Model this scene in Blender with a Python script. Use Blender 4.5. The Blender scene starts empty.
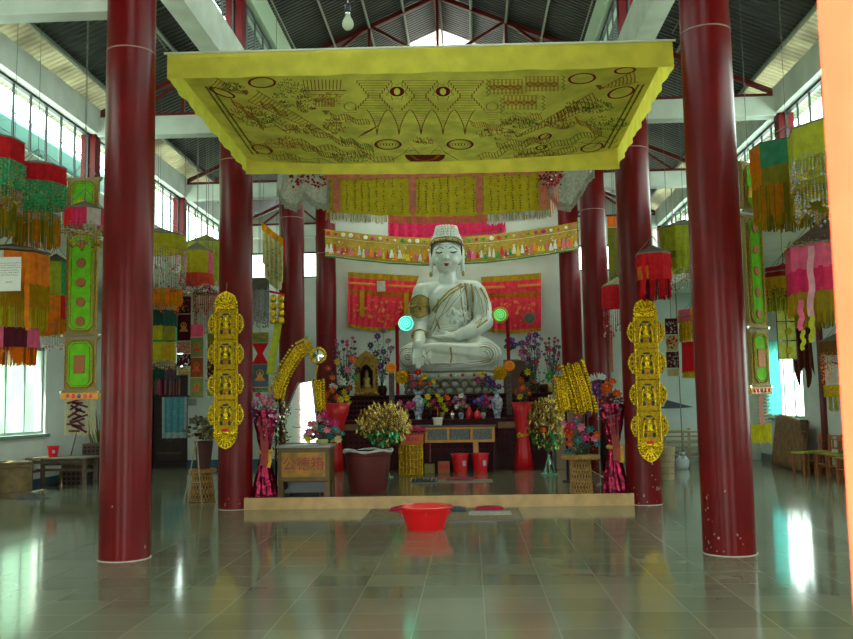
import bpy, math, random
from mathutils import Vector, Matrix, noise
RND = random.Random(11)
PI = math.pi
S = bpy.context.scene
COL = S.collection

# ------------------------------------------------------------------ camera
FPX = 900.0
CAM = Vector((0.458, 0.0, 1.346))
YAW, PITCH, ROLL = 0.0470, 0.0931, -0.0170
_f = Vector((-math.sin(YAW)*math.cos(PITCH), math.cos(YAW)*math.cos(PITCH), math.sin(PITCH)))
_r = Vector((math.cos(YAW), math.sin(YAW), 0)); _u = _r.cross(_f)
_r2 = _r*math.cos(ROLL)+_u*math.sin(ROLL); _u2 = -_r*math.sin(ROLL)+_u*math.cos(ROLL)
cd = bpy.data.cameras.new('camera'); cam = bpy.data.objects.new('camera', cd); COL.objects.link(cam)
cam.matrix_world = Matrix.Translation(CAM) @ Matrix((_r2, _u2, -_f)).transposed().to_4x4()
cd.sensor_width = 36.0; cd.lens = 36.0*FPX/853.0; cd.clip_start = 0.05; cd.clip_end = 400
cd.dof.use_dof = True; cd.dof.focus_distance = 13.0; cd.dof.aperture_fstop = 8.0
S.camera = cam
def P(px, py, Y=None, Z=None, X=None):
    """measured point of the photograph on a plane of the hall"""
    v = _f + _r2*((px-426.5)/FPX) + _u2*((319.5-py)/FPX)
    t = (Y-CAM.y)/v.y if Y is not None else (Z-CAM.z)/v.z if Z is not None else (X-CAM.x)/v.x
    return CAM + v*t
# ------------------------------------------------------------------ sky, sun, daylight through the openings
W = bpy.data.worlds.new('sky'); S.world = W; W.use_nodes = True
nt = W.node_tree; bg = nt.nodes['Background']
tc = nt.nodes.new('ShaderNodeTexCoord'); sx = nt.nodes.new('ShaderNodeSeparateXYZ'); rp = nt.nodes.new('ShaderNodeValToRGB')
nt.links.new(tc.outputs['Generated'], sx.inputs[0]); nt.links.new(sx.outputs['Z'], rp.inputs[0]); nt.links.new(rp.outputs[0], bg.inputs[0])
rp.color_ramp.elements[0].position = 0.0; rp.color_ramp.elements[0].color = (0.95, 0.965, 0.90, 1)
rp.color_ramp.elements[1].position = 0.7; rp.color_ramp.elements[1].color = (0.82, 0.96, 1.0, 1)
bg.inputs[1].default_value = 5.0
sd = bpy.data.lights.new('sun', 'SUN'); sd.energy = 15.0; sd.angle = 0.02; sd.color = (1.0, 0.93, 0.80)
sun = bpy.data.objects.new('sun', sd); COL.objects.link(sun)
sun.rotation_euler = Vector((0.30, 0.56, -1.35)).to_track_quat('-Z', 'Y').to_euler()
def portal(name, loc, rot, w, h):
    d = bpy.data.lights.new(name, 'AREA'); d.shape = 'RECTANGLE'; d.size = w; d.size_y = h; d.energy = 1; d.cycles.is_portal = True
    o = bpy.data.objects.new(name, d); COL.objects.link(o); o.location = loc; o.rotation_euler = rot
S.view_settings.view_transform = 'Standard'; S.view_settings.look = 'None'; S.view_settings.gamma = 1.0
S.view_settings.use_curve_mapping = False; S.view_settings.exposure = 1.08
try:
    S.cycles.use_denoising = True; S.cycles.max_bounces = 10; S.cycles.diffuse_bounces = 5; S.cycles.glossy_bounces = 4
    S.cycles.transmission_bounces = 6; S.cycles.transparent_max_bounces = 12; S.cycles.sample_clamp_indirect = 8.0
    S.cycles.caustics_reflective = False; S.cycles.caustics_refractive = False
except Exception: pass

# ------------------------------------------------------------------ helpers
def lin(c): return tuple(((x/255.0)/12.92 if x <= 10 else (((x/255.0)+0.055)/1.055)**2.4) for x in c)
_M = {}
def mat(name, c, rough=.6, metal=0, var=0, vs=8, bump=0, bs=30, trans=0, c2=None, coat=0, spec=.5, em=0):
    if name in _M: return _M[name]
    m = bpy.data.materials.new(name); m.use_nodes = True; _M[name] = m
    n = m.node_tree; b = n.nodes['Principled BSDF']; L = n.links
    b.inputs['Roughness'].default_value = rough; b.inputs['Metallic'].default_value = metal
    b.inputs['Specular IOR Level'].default_value = spec; b.inputs['Coat Weight'].default_value = coat
    a = lin(c)
    t = n.nodes.new('ShaderNodeTexCoord'); colout = None
    if c2 is None: c2 = tuple(max(0, x*(1-var)) for x in c)
    if var or c2 != c:
        ns = n.nodes.new('ShaderNodeTexNoise'); ns.inputs['Scale'].default_value = vs; ns.inputs['Detail'].default_value = 4
        L.new(t.outputs['Object'], ns.inputs['Vector'])
        r = n.nodes.new('ShaderNodeValToRGB'); r.color_ramp.elements[0].position = .35; r.color_ramp.elements[1].position = .65
        r.color_ramp.elements[0].color = (*lin(c2), 1); r.color_ramp.elements[1].color = (*a, 1)
        L.new(ns.outputs[0], r.inputs[0]); L.new(r.outputs[0], b.inputs['Base Color']); colout = r.outputs[0]
    b.inputs['Base Color'].default_value = (*a, 1)
    if em:
        b.inputs['Emission Color'].default_value = (*a, 1); b.inputs['Emission Strength'].default_value = em
    if bump:
        ns = n.nodes.new('ShaderNodeTexNoise'); ns.inputs['Scale'].default_value = bs
        L.new(t.outputs['Object'], ns.inputs['Vector'])
        bp = n.nodes.new('ShaderNodeBump'); bp.inputs['Strength'].default_value = bump; bp.inputs['Distance'].default_value = .02
        L.new(ns.outputs[0], bp.inputs['Height']); L.new(bp.outputs[0], b.inputs['Normal'])
    if trans:
        tr = n.nodes.new('ShaderNodeBsdfTranslucent'); mx = n.nodes.new('ShaderNodeMixShader'); mx.inputs[0].default_value = trans
        tr.inputs[0].default_value = (*a, 1)
        if colout: L.new(colout, tr.inputs[0])
        o = n.nodes['Material Output']; L.new(b.outputs[0], mx.inputs[1]); L.new(tr.outputs[0], mx.inputs[2]); L.new(mx.outputs[0], o.inputs[0])
    return m
def cloth(name, c, **k):
    k.setdefault('rough', .75); k.setdefault('trans', .48); k.setdefault('var', .12); k.setdefault('vs', 14); k.setdefault('spec', .25)
    return mat(name, c, **k)
def gold(name='gold foil', c=(226, 184, 30), rough=.28, **k): return mat(name, c, rough=rough, metal=.85, var=.25, vs=40, bump=.6, bs=60, **k)

class MB:
    def __init__(s): s.v = []; s.f = []; s.m = []; s.cur = 0
    def add(s, vs, fs):
        o = len(s.v); s.v += [tuple(v) for v in vs]; s.f += [tuple(i+o for i in f) for f in fs]; s.m += [s.cur]*len(fs); return s
    def box(s, c, d, rz=0, ry=0, rx=0):
        R = Matrix.Rotation(rz, 3, 'Z') @ Matrix.Rotation(ry, 3, 'Y') @ Matrix.Rotation(rx, 3, 'X')
        vs = [Vector(c)+R @ Vector((x*d[0]/2, y*d[1]/2, z*d[2]/2)) for x in (-1, 1) for y in (-1, 1) for z in (-1, 1)]
        return s.add(vs, [(0,1,3,2),(4,6,7,5),(0,4,5,1),(2,3,7,6),(0,2,6,4),(1,5,7,3)])
    def bx(s, x0, x1, y0, y1, z0, z1): return s.box(((x0+x1)/2, (y0+y1)/2, (z0+z1)/2), (x1-x0, y1-y0, z1-z0))
    def tube(s, pts, r, n=8, closed=False, caps=True):
        pts = [Vector(p) for p in pts]; N = len(pts); rs = r if isinstance(r, (list, tuple)) else [r]*N
        o = []; up = None
        for i, p in enumerate(pts):
            a = pts[(i-1) % N] if (i or closed) else p; b = pts[(i+1) % N] if (i < N-1 or closed) else p
            t = (b-a); t = t.normalized() if t.length > 1e-9 else Vector((0, 0, 1))
            if up is None: up = t.orthogonal().normalized()
            up = (up-t*up.dot(t)); up = up.normalized() if up.length > 1e-6 else t.orthogonal().normalized()
            w = t.cross(up)
            o += [p+(up*math.cos(2*PI*k/n)+w*math.sin(2*PI*k/n))*rs[i] for k in range(n)]
        f = []
        for i in range(N if closed else N-1):
            for k in range(n):
                a = i*n+k; b = i*n+(k+1) % n; j = ((i+1) % N)*n
                f.append((a, b, j+(k+1) % n, j+k))
        if caps and not closed: f += [tuple(range(n))[::-1], tuple(range((N-1)*n, N*n))]
        return s.add(o, f)
    def lathe(s, prof, c=(0, 0, 0), n=24, sx=1, sy=1, ph=0, caps=True, flute=0, fn=0):
        o = []; f = []; M = len(prof)
        for (r, z) in prof:
            for k in range(n):
                a = 2*PI*k/n+ph; q = r*(1+flute*math.cos(fn*a))
                o.append((c[0]+q*math.cos(a)*sx, c[1]+q*math.sin(a)*sy, c[2]+z))
        for i in range(M-1):
            for k in range(n):
                a = i*n+k; b = i*n+(k+1) % n; f.append((a, b, b+n, a+n))
        if caps: f += [tuple(range(n))[::-1], tuple(range((M-1)*n, M*n))]
        return s.add(o, f)
    def ball(s, c, r, n=10, m=6):
        rr = r if isinstance(r, (tuple, list, Vector)) else (r, r, r)
        o = [(c[0], c[1], c[2]-rr[2])]; f = []
        for i in range(1, m):
            t = -PI/2+PI*i/m
            o += [(c[0]+rr[0]*math.cos(t)*math.cos(2*PI*k/n), c[1]+rr[1]*math.cos(t)*math.sin(2*PI*k/n), c[2]+rr[2]*math.sin(t)) for k in range(n)]
        o.append((c[0], c[1], c[2]+rr[2])); T = len(o)-1
        for k in range(n):
            f.append((0, 1+(k+1) % n, 1+k)); f.append((T, T-n+k, T-n+(k+1) % n))
            for i in range(m-2): a = 1+i*n; f.append((a+k, a+(k+1) % n, a+n+(k+1) % n, a+n+k))
        return s.add(o, f)
    def bead(s, c, r):
        x, y, z = c
        return s.add([(x+r,y,z),(x-r,y,z),(x,y+r,z),(x,y-r,z),(x,y,z+r),(x,y,z-r)], [(0,2,4),(2,1,4),(1,3,4),(3,0,4),(2,0,5),(1,2,5),(3,1,5),(0,3,5)])
    def grid(s, fn, nu, nv, wrap=False):
        o = [fn(i/nu, j/nv) for j in range(nv+1) for i in range(nu+1)]
        return s.add(o, [(j*(nu+1)+i, j*(nu+1)+i+1, (j+1)*(nu+1)+i+1, (j+1)*(nu+1)+i) for j in range(nv) for i in range(nu)])
    def prism(s, poly, o, ax, ay, az):
        """poly of (a,b) -> o + a*ax + b*ay, extruded by vector az"""
        o, ax, ay, az = map(Vector, (o, ax, ay, az)); n = len(poly)
        v = [o+ax*a+ay*b for a, b in poly]; v += [p+az for p in v]
        return s.add(v, [tuple(range(n))[::-1], tuple(range(n, 2*n))]+[(k, (k+1) % n, (k+1) % n+n, k+n) for k in range(n)])
    def strip(s, pts, w, nrm=(0, -1, 0)):
        pts = [Vector(p) for p in pts]; nr = Vector(nrm); o = []
        for i, p in enumerate(pts):
            t = (pts[min(i+1, len(pts)-1)]-pts[max(i-1, 0)]); sd_ = t.cross(nr)
            sd_ = sd_.normalized() if sd_.length > 1e-8 else Vector((1, 0, 0)); o += [p-sd_*w/2, p+sd_*w/2]
        return s.add(o, [(2*i, 2*i+1, 2*i+3, 2*i+2) for i in range(len(pts)-1)])
    def mesh(s, name, mats, smooth=False):
        me = bpy.data.meshes.new(name); me.from_pydata(s.v, [], s.f)
        for m in (mats if isinstance(mats, (list, tuple)) else [mats]): me.materials.append(m)
        me.polygons.foreach_set('material_index', s.m)
        if smooth: me.polygons.foreach_set('use_smooth', [True]*len(s.f))
        me.update(); return me
    def build(s, name, mats, parent=None, smooth=False, bevel=0, auto=False, loc=None):
        me = s.mesh(name, mats, smooth or auto); o = bpy.data.objects.new(name, me); COL.objects.link(o)
        if parent: o.parent = parent
        if loc: o.location = loc
        if auto:
            try: me.set_sharp_from_angle(angle=0.7)
            except Exception: pass
        if bevel:
            b = o.modifiers.new('b', 'BEVEL'); b.width = bevel; b.segments = 2; b.limit_method = 'ANGLE'
        return o
def tag(o, label, cat, group=None, kind=None):
    o['label'] = label; o['category'] = cat
    if group: o['group'] = group
    if kind: o['kind'] = kind
    return o
def thing(name, label, cat, loc=(0, 0, 0), group=None, rz=0):
    o = bpy.data.objects.new(name, None); o.empty_display_size = .1; COL.objects.link(o); o.location = loc; o.rotation_euler = (0, 0, rz)
    return tag(o, label, cat, group)
def struct(o): o['kind'] = 'structure'; return o
def part_of(o, parent):
    c = o.copy(); COL.objects.link(c); c.parent = parent; return c
def off(pts, d): return [tuple(Vector(p)-Vector(d)) for p in pts]

# ------------------------------------------------------------------ structure materials
Mcol = mat('column red enamel', (106, 14, 16), rough=.28, c2=(90, 12, 14), vs=3, bump=.06, bs=14, spec=.17)
Mwall = mat('whitewash', (206, 212, 204), rough=.9, var=.05, vs=2)
Mbeam = mat('white painted concrete', (205, 212, 205), rough=.8, var=.08, vs=3)
Mbase = mat('blue dado paint', (52, 92, 116), rough=.6, var=.15)
Mred = mat('dark red steel', (106, 22, 22), rough=.45)
Mframe = mat('dark window frame', (38, 44, 44), rough=.5)
Mwframe = mat('pale green window frame', (120, 140, 132), rough=.5)
Mdark = mat('dark brown wood', (46, 26, 20), rough=.5, var=.2)
def glassmat(name='window glass', tint=(225, 245, 238), g=.12):
    if name in _M: return _M[name]
    m = bpy.data.materials.new(name); m.use_nodes = True; _M[name] = m; n = m.node_tree; n.nodes.clear(); L = n.links
    a = n.nodes.new('ShaderNodeBsdfTransparent'); b = n.nodes.new('ShaderNodeBsdfGlossy'); x = n.nodes.new('ShaderNodeMixShader'); o = n.nodes.new('ShaderNodeOutputMaterial')
    a.inputs[0].default_value = (*lin(tint), 1); b.inputs['Roughness'].default_value = .03
    x.inputs[0].default_value = g; L.new(a.outputs[0], x.inputs[1]); L.new(b.outputs[0], x.inputs[2]); L.new(x.outputs[0], o.inputs[0]); return m
Mglass = glassmat()
def tilemat(name, c, c2, grout, T, off_, rough, gw=.004):
    m = bpy.data.materials.new(name); m.use_nodes = True; n = m.node_tree; b = n.nodes['Principled BSDF']; L = n.links
    t = n.nodes.new('ShaderNodeTexCoord'); mp = n.nodes.new('ShaderNodeMapping'); mp.inputs['Location'].default_value = (off_[0], off_[1], 0)
    br = n.nodes.new('ShaderNodeTexBrick'); br.offset = 0; br.squash = 1
    for k, v in (('Scale', 1.0), ("Mortar Size", gw), ('Mortar Smooth', .2), ('Brick Width', T), ('Row Height', T), ('Bias', 0)): br.inputs[k].default_value = v
    br.inputs['Color1'].default_value = (*lin(c), 1); br.inputs['Color2'].default_value = (*lin(c2), 1); br.inputs['Mortar'].default_value = (*lin(grout), 1)
    L.new(t.outputs['Object'], mp.inputs[0]); L.new(mp.outputs[0], br.inputs[0])
    ns = n.nodes.new('ShaderNodeTexNoise'); ns.inputs['Scale'].default_value = 1.3; ns.inputs['Detail'].default_value = 6; L.new(t.outputs['Object'], ns.inputs[0])
    mx = n.nodes.new('ShaderNodeMix'); mx.data_type = 'RGBA'; mx.blend_type = 'MULTIPLY'; mx.inputs[0].default_value = .35
    L.new(br.outputs[0], mx.inputs[6]); L.new(ns.outputs[0], mx.inputs[7]); L.new(mx.outputs[2], b.inputs['Base Color'])
    mr = n.nodes.new('ShaderNodeMapRange'); mr.inputs[3].default_value = rough*.7; mr.inputs[4].default_value = rough*1.5; L.new(ns.outputs[0], mr.inputs[0]); L.new(mr.outputs[0], b.inputs['Roughness'])
    bp = n.nodes.new('ShaderNodeBump'); bp.inputs['Strength'].default_value = .25; bp.inputs['Distance'].default_value = .003; bp.invert = True
    L.new(br.outputs[1], bp.inputs['Height']); L.new(bp.outputs[0], b.inputs['Normal']); return m
def corrmat(name, c, axis, trans=0, per=.10, rough=.5, metal=.3):
    m = mat(name, c, rough=rough, metal=metal, var=.3, vs=1.5, trans=trans); n = m.node_tree; L = n.links; b = n.nodes['Principled BSDF']
    t = n.nodes.new('ShaderNodeTexCoord'); w = n.nodes.new('ShaderNodeTexWave'); w.bands_direction = axis; w.inputs['Scale'].default_value = 1/(per*3.18); w.inputs['Distortion'].default_value = 0
    L.new(t.outputs['Object'], w.inputs[0]); bp = n.nodes.new('ShaderNodeBump'); bp.inputs['Strength'].default_value = 1; bp.inputs['Distance'].default_value = .03
    L.new(w.outputs['Fac'], bp.inputs['Height']); L.new(bp.outputs[0], b.inputs['Normal'])
    for q in n.nodes:
        if q.type == 'BSDF_TRANSLUCENT': L.new(bp.outputs[0], q.inputs['Normal'])
    return m
YC = [8.166, 12.03, 15.893, 19.757]
OX, IX, FY, BY = 7.15, 4.75, 1.2, 20.2     # outer wall, clerestory line, front wall, back wall
ROWS = [0.6, 4.30]+YC
# floor
Mfloor = tilemat('polished terrazzo tiles', (150, 150, 124), (130, 134, 108), (172, 174, 150), .433, (-.52+.433*20, .11), .09)
m = MB(); m.box((0, 10.2, -.1), (2*OX+.6, 20.6, .2)); struct(m.build('floor', Mfloor))
m = MB(); m.box((0, 0, -.27), (120, 120, .1)); struct(m.build('ground', mat('outside ground', (150, 150, 128), rough=.9, var=.3, vs=.4)))
# dais
Mdais = tilemat('dais terrazzo', (132, 124, 98), (120, 112, 88), (150, 145, 120), .433, (8, .1), .12)
Mstep = mat('cream dais edge', (202, 162, 106), rough=.45, var=.12, vs=6)
m = MB(); m.bx(-2.5, 2.5, 11.85, 20.05, 0, .148); pl = struct(m.build('trim_dais', Mdais))
m = MB(); m.bx(-2.5, 2.5, 11.82, 11.85, 0, .152); m.bx(-2.53, -2.5, 11.82, 20.05, 0, .152); m.bx(2.5, 2.53, 11.82, 20.05, 0, .152); struct(m.build('trim_dais_edge', Mstep, auto=True))
PZ = .148
# outer walls with window openings   side -1: bench side
def wall_x(name, x0, x1, y0, y1, z0, z1, holes, mt):
    m = MB(); ys = sorted({y0, y1, *[h[0] for h in holes], *[h[1] for h in holes]}); zs = sorted({z0, z1, *[h[2] for h in holes], *[h[3] for h in holes]})
    for i in range(len(ys)-1):
        for k in range(len(zs)-1):
            a, b, c, d = ys[i], ys[i+1], zs[k], zs[k+1]
            if any(h[0] <= a and b <= h[1] and h[2] <= c and d <= h[3] for h in holes): continue
            m.bx(x0, x1, a, b, c, d)
    return struct(m.build(name, mt))
def wall_y(name, y0, y1, x0, x1, z0, z1, holes, mt):
    m = MB(); xs = sorted({x0, x1, *[h[0] for h in holes], *[h[1] for h in holes]}); zs = sorted({z0, z1, *[h[2] for h in holes], *[h[3] for h in holes]})
    for i in range(len(xs)-1):
        for k in range(len(zs)-1):
            a, b, c, d = xs[i], xs[i+1], zs[k], zs[k+1]
            if any(h[0] <= a and b <= h[1] and h[2] <= c and d <= h[3] for h in holes): continue
            m.bx(a, b, y0, y1, c, d)
    return struct(m.build(name, mt))
NW = [0]
def window(loc_fn, w, h, nx, nz, fm, gm, name=None, fr=.035):
    """loc_fn(a,b,d) maps width, height, depth to world"""
    NW[0] += 1; o = bpy.data.objects.new('window_%d' % NW[0], None); COL.objects.link(o); struct(o)
    m = MB()
    def bar(a0, a1, b0, b1, d0=-.03, d1=.03):
        vs = [loc_fn(a, b, d) for a in (a0, a1) for b in (b0, b1) for d in (d0, d1)]
        m.add(vs, [(0,1,3,2),(4,6,7,5),(0,4,5,1),(2,3,7,6),(0,2,6,4),(1,5,7,3)])
    bar(0, w, 0, fr); bar(0, w, h-fr, h)
    for i in range(nx+1): a = i*(w-fr)/nx; bar(a+fr*.15, a+fr*.85, fr, h-fr, -.012, .012)
    for k in range(1, nz): b = k*(h-fr)/nz; bar(fr, w-fr, b, b+fr, -.02, .02)
    struct(m.build('window_frame', fm, o))
    m = MB(); m.add([loc_fn(fr/2, fr/2, 0), loc_fn(w-fr/2, fr/2, 0), loc_fn(w-fr/2, h-fr/2, 0), loc_fn(fr/2, h-fr/2, 0)], [(0, 1, 2, 3)]); struct(m.build('window_glass', gm, o))
    return o
LWIN = [(2.4, 4.6), (5.6, 7.6), (9.2, 11.6), (13.25, 15.85)]
RWIN = [(2.4, 4.6), (5.6, 7.6), (9.2, 11.6), (13.0, 14.9), (17.55, 19.35)]
WZ0, WZ1 = .93, 2.45
for s, wins, nm in ((-1, LWIN, 'wall_left'), (1, RWIN, 'wall_right')):
    OX = 7.15 if s < 0 else 6.8
    x0, x1 = (-OX-.2, -OX) if s < 0 else (OX, OX+.2)
    wall_x(nm, x0, x1, FY, BY+.2, 0, 3.7, [(a, b, WZ0, WZ1) for a, b in wins], Mwall)
    for (a, b) in wins:
        window(lambda u, v, d, s=s, a=a: (s*(OX+.06)+d, a+u, WZ0+v), b-a, WZ1-WZ0, 4 if b-a > 2 else 3, 1, Mwframe, Mglass, fr=.05)
        m = MB(); m.bx(s*(OX-.03)-.05, s*(OX-.03)+.05, a-.05, b+.05, WZ0-.06, WZ0); struct(m.build('trim_sill', Mwframe))
        portal('window_daylight', (s*(OX+.17), (a+b)/2, (WZ0+WZ1)/2), (0, PI/2 if s > 0 else -PI/2, 0), WZ1-WZ0, b-a)
    m = MB(); m.bx(min(s*OX, s*(OX-.015)), max(s*OX, s*(OX-.015)), FY+.2, BY, 0, .15); struct(m.build('baseboard_left' if s < 0 else 'baseboard_right', Mbase if s < 0 else mat('grey dado', (110, 112, 108), rough=.7)))
    # slim red pilasters on the outer walls
    for y in YC:
        if s > 0: m = MB(); m.bx(OX-.06, OX, y+.55, y+.71, 0, 3.7); struct(m.build('trim_pilaster', Mred))
    # clerestory wall of the aisle: lintel, stub pillars, windows, eave beam
    ex = s*IX
    m = MB(); m.bx(ex-.09, ex+.09, FY, BY, 3.7, 4.36); struct(m.build('wall_lintel_left' if s < 0 else 'wall_lintel_right', Mwall))
    m = MB(); m.bx(min(ex-s*.14, ex+s*.10), max(ex-s*.14, ex+s*.10), FY, BY, 5.14, 5.5); struct(m.build('wall_eave_beam_left' if s < 0 else 'wall_eave_beam_right', Mbeam))
    for i, y in enumerate(ROWS[1:]):
        m = MB(); m.bx(ex-.10, ex+.10, y-.09, y+.09, 4.36, 5.14); struct(m.build('wall_pillar', Mcol))
    for i in range(len(ROWS)-1):
        y0 = (ROWS[i]+.09) if i else FY+.05; y1 = ROWS[i+1]-.09
        window(lambda u, v, d, s=s, y0=y0: (s*IX+d, y0+u, 4.36+v), y1-y0, .78, 9 if i else 7, 1, Mframe, Mglass, fr=.03)
        portal('clerestory_daylight', (s*(IX+.13), (y0+y1)/2, 4.75), (0, PI/2 if s > 0 else -PI/2, 0), .78, y1-y0)
    # flat ceiling over the outermost strip, with an unseen eave added to block sun
    m = MB(); m.bx(min(ex, s*(OX+.2)), max(ex, s*(OX+1.3)), FY, BY+.2, 3.7, 3.82); struct(m.build('ceiling_side_strip', Mwall))
    # nave beam, upper pillars, upper windows, upper beam
    m = MB(); m.bx(s*2.85 if s < 0 else 2.6, -2.6 if s < 0 else 2.85, FY, BY, 5.81, 6.33); struct(m.build('wall_nave_beam_left' if s < 0 else 'wall_nave_beam_right', Mbeam, auto=True))
    m = MB(); m.bx(min(s*2.6, s*2.82), max(s*2.6, s*2.82), FY, BY, 7.22, 7.72); struct(m.build('wall_upper_beam_left' if s < 0 else 'wall_upper_beam_right', mat('pale green plaster', (176, 196, 172), rough=.8)))
    for i in range(1, len(ROWS)-1):
        y = ROWS[i+1]; m = MB(); m.bx(s*2.71-.115, s*2.71+.115, y-.11, y+.11, 6.33, 7.22); struct(m.build('wall_upper_pillar', Mcol))
    ys = [FY]+ROWS[1:]+[BY]
    for i in range(len(ROWS)-1):
        y0 = ys[i]+.11; y1 = ys[i+1]-.11
        window(lambda u, v, d, s=s, y0=y0: (s*2.72+d, y0+u, 6.33+v), y1-y0, .89, 7, 1, Mframe, Mglass, fr=.035)
        portal('upper_daylight', (s*2.86, (y0+y1)/2, 6.78), (0, PI/2 if s > 0 else -PI/2, 0), .89, y1-y0)
OX = 7.15
# back wall (side door on the bench side, high windows in the aisles)
DX0, DX1 = -6.75, -5.99
holes = [(DX0, DX1, 0, 2.1)]
bw = [(-4.55, -2.95), (2.95, 4.55)]
holes += [(a, b, 4.25, 4.85) for a, b in bw]+[(-6.24, -6.06, 2.2, 2.75)]
wall_y('wall_back', BY, BY+.2, -OX, OX, 0, 5.2, holes, Mwall)
m = MB(); m.prism([(-4.85, 5.2), (4.85, 5.2), (4.85, 5.45), (2.85, 6.3), (2.85, 7.7), (1.3, 8.28), (-1.3, 8.28), (-2.85, 7.7), (-2.85, 6.3), (-4.85, 5.45)], (0, BY, 0), (1, 0, 0), (0, 0, 1), (0, .2, 0)); struct(m.build('wall_back_gable', Mwall))
window(lambda u, v, d: (-6.24+u, BY+.05+d, 2.2+v), .18, .55, 1, 1, Mframe, Mglass, fr=.015)
for a, b in bw:
    window(lambda u, v, d, a=a: (a+u, BY+.05+d, 4.25+v), b-a, .6, 4, 1, Mframe, Mglass, fr=.04)
    portal('back_daylight', ((a+b)/2, BY+.17, 4.55), (-PI/2, 0, 0), b-a, .6)
m = MB(); m.bx(DX1, -2.95, BY-.015, BY, 0, .17); m.bx(-OX, DX0, BY-.015, BY, 0, .17); struct(m.build('baseboard_back', Mbase))
m = MB(); m.bx(DX0, DX1, BY+.05, BY+.10, 0, 2.1); dr = struct(m.build('door_1', Mdark, bevel=.005))
m = MB()
for k in range(2): m.bx(DX0+.08, DX1-.08, BY+.03, BY+.05, .15+k*.98, 1.0+k*.98)
struct(m.build('door_panel', mat('door panels', (60, 32, 26), rough=.5, var=.2), dr, bevel=.008))
m = MB(); m.ball((DX1-.1, BY+.01, 1.0), .035); struct(m.build('door_knob', gold(), dr, smooth=True))
m = MB()
for k in range(9):
    a = 2*PI*k/9; m.ball(((DX0+DX1)/2+.1*math.cos(a), BY+.02, .72+.1*math.sin(a)), (.02, .012, .02), 6, 4)
for k in range(12): m.box(((DX0+.12)+k*.045, BY+.025, .32+.02*(k % 2)), (.03, .012, .02))
struct(m.build('door_ornament', mat('dull gilt paint', (120, 98, 50), rough=.5), dr))
m = MB(); m.bx(DX0-.05, DX0, BY-.03, BY+.1, 0, 2.15); m.bx(DX1, DX1+.05, BY-.03, BY+.1, 0, 2.15); m.bx(DX0-.05, DX1+.05, BY-.03, BY+.1, 2.1, 2.16); struct(m.build('trim_door_frame', Mdark))
# front wall with the photographer's doorway; unseen side openings added for front light
fh = [(-.95, .94, 0, 3.1), (-4.3, -3.3, 0, 3.1), (3.3, 4.3, 0, 3.1)]
wall_y('wall_front', FY-.25, FY-.09, -OX-.2, OX+.2, 0, 7.8, fh, Mwall)
for i, (a, b, c, d) in enumerate(fh): portal('entrance_daylight', ((a+b)/2, FY-.28, (c+d)/2), (PI/2, 0, 0), b-a, d-c)
Mjamb = mat('orange red jamb paint', (214, 96, 62), rough=.5, c2=(204, 84, 52), vs=6)
m = MB()
for x0, x1 in ((.915, 1.04), (-1.05, -.95)): m.bx(x0, x1, FY-.30, FY-.055, 0, 3.15)
m.bx(-1.05, 1.04, FY-.30, FY-.055, 3.1, 3.2); struct(m.build('trim_entrance_jamb', Mjamb, bevel=.006))
# roofs
Mcorr = corrmat('dark corrugated sheet', (62, 68, 65), 'Y'); Mtr = corrmat('translucent corrugated sheet', (170, 172, 150), 'Y', trans=.5, metal=0)
Mtr2 = corrmat('clear corrugated sheet', (236, 236, 226), 'Y', trans=.85, metal=0); Mpur = mat('pale purlin steel', (160, 166, 158), rough=.5)
TH = math.atan2(.88, 2.05)
for s in (-1, 1):
    def sheet(name, xa, za, xb, zb, y0, y1, mt, t=.02):
        m = MB(); m.add([(s*xa, y0, za), (s*xb, y0, zb), (s*xb, y1, zb), (s*xa, y1, za), (s*xa, y0, za+t), (s*xb, y0, zb+t), (s*xb, y1, zb+t), (s*xa, y1, za+t)],
                        [(0,1,2,3),(4,7,6,5),(0,4,5,1),(1,5,6,2),(2,6,7,3),(3,7,4,0)]); return struct(m.build(name, mt))
    zz = lambda x: 6.45-(x-2.7)*.43
    sheet('ceiling_aisle_roof', 2.83, zz(2.83), 4.42, zz(4.42), FY, BY+.3, Mcorr)
    sheet('ceiling_aisle_skylight', 4.42, zz(4.42)-.003, 5.25, zz(5.25), FY, BY+.3, Mtr)
    zn = lambda x: 8.84-x*.44
    sheet('ceiling_nave_roof', 0, zn(0), 3.25, zn(3.25), FY, 17.5, Mcorr)
    sheet('ceiling_nave_skylight', 0, zn(0), 3.25, zn(3.25), 17.5, BY+.3, Mtr2)
    m = MB()
    for x in (.62, 1.25, 1.9): m.box((s*x, (FY+BY)/2, zn(x)-.05), (.035, BY-FY, .07), ry=s*.41)
    for x in (3.4, 4.4): m.box((s*x, (FY+BY)/2, zz(x)-.045), (.035, BY-FY, .07), ry=s*.4)
    m.box((s*2.56, (FY+BY)/2, 7.74), (.05, BY-FY, .05)); struct(m.build('ceiling_purlins', Mpur))
    m = MB(); m.box((s*.05, (FY+BY)/2, 8.72), (.03, BY-FY, .08)); struct(m.build('ceiling_ridge_purlin', Mred))
def bar(m, a, b, w=.07):
    a, b = Vector(a), Vector(b); d = b-a; ang = math.atan2(d.z, d.x); m.box((a+b)/2, (d.length, w, w), ry=-ang)
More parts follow.
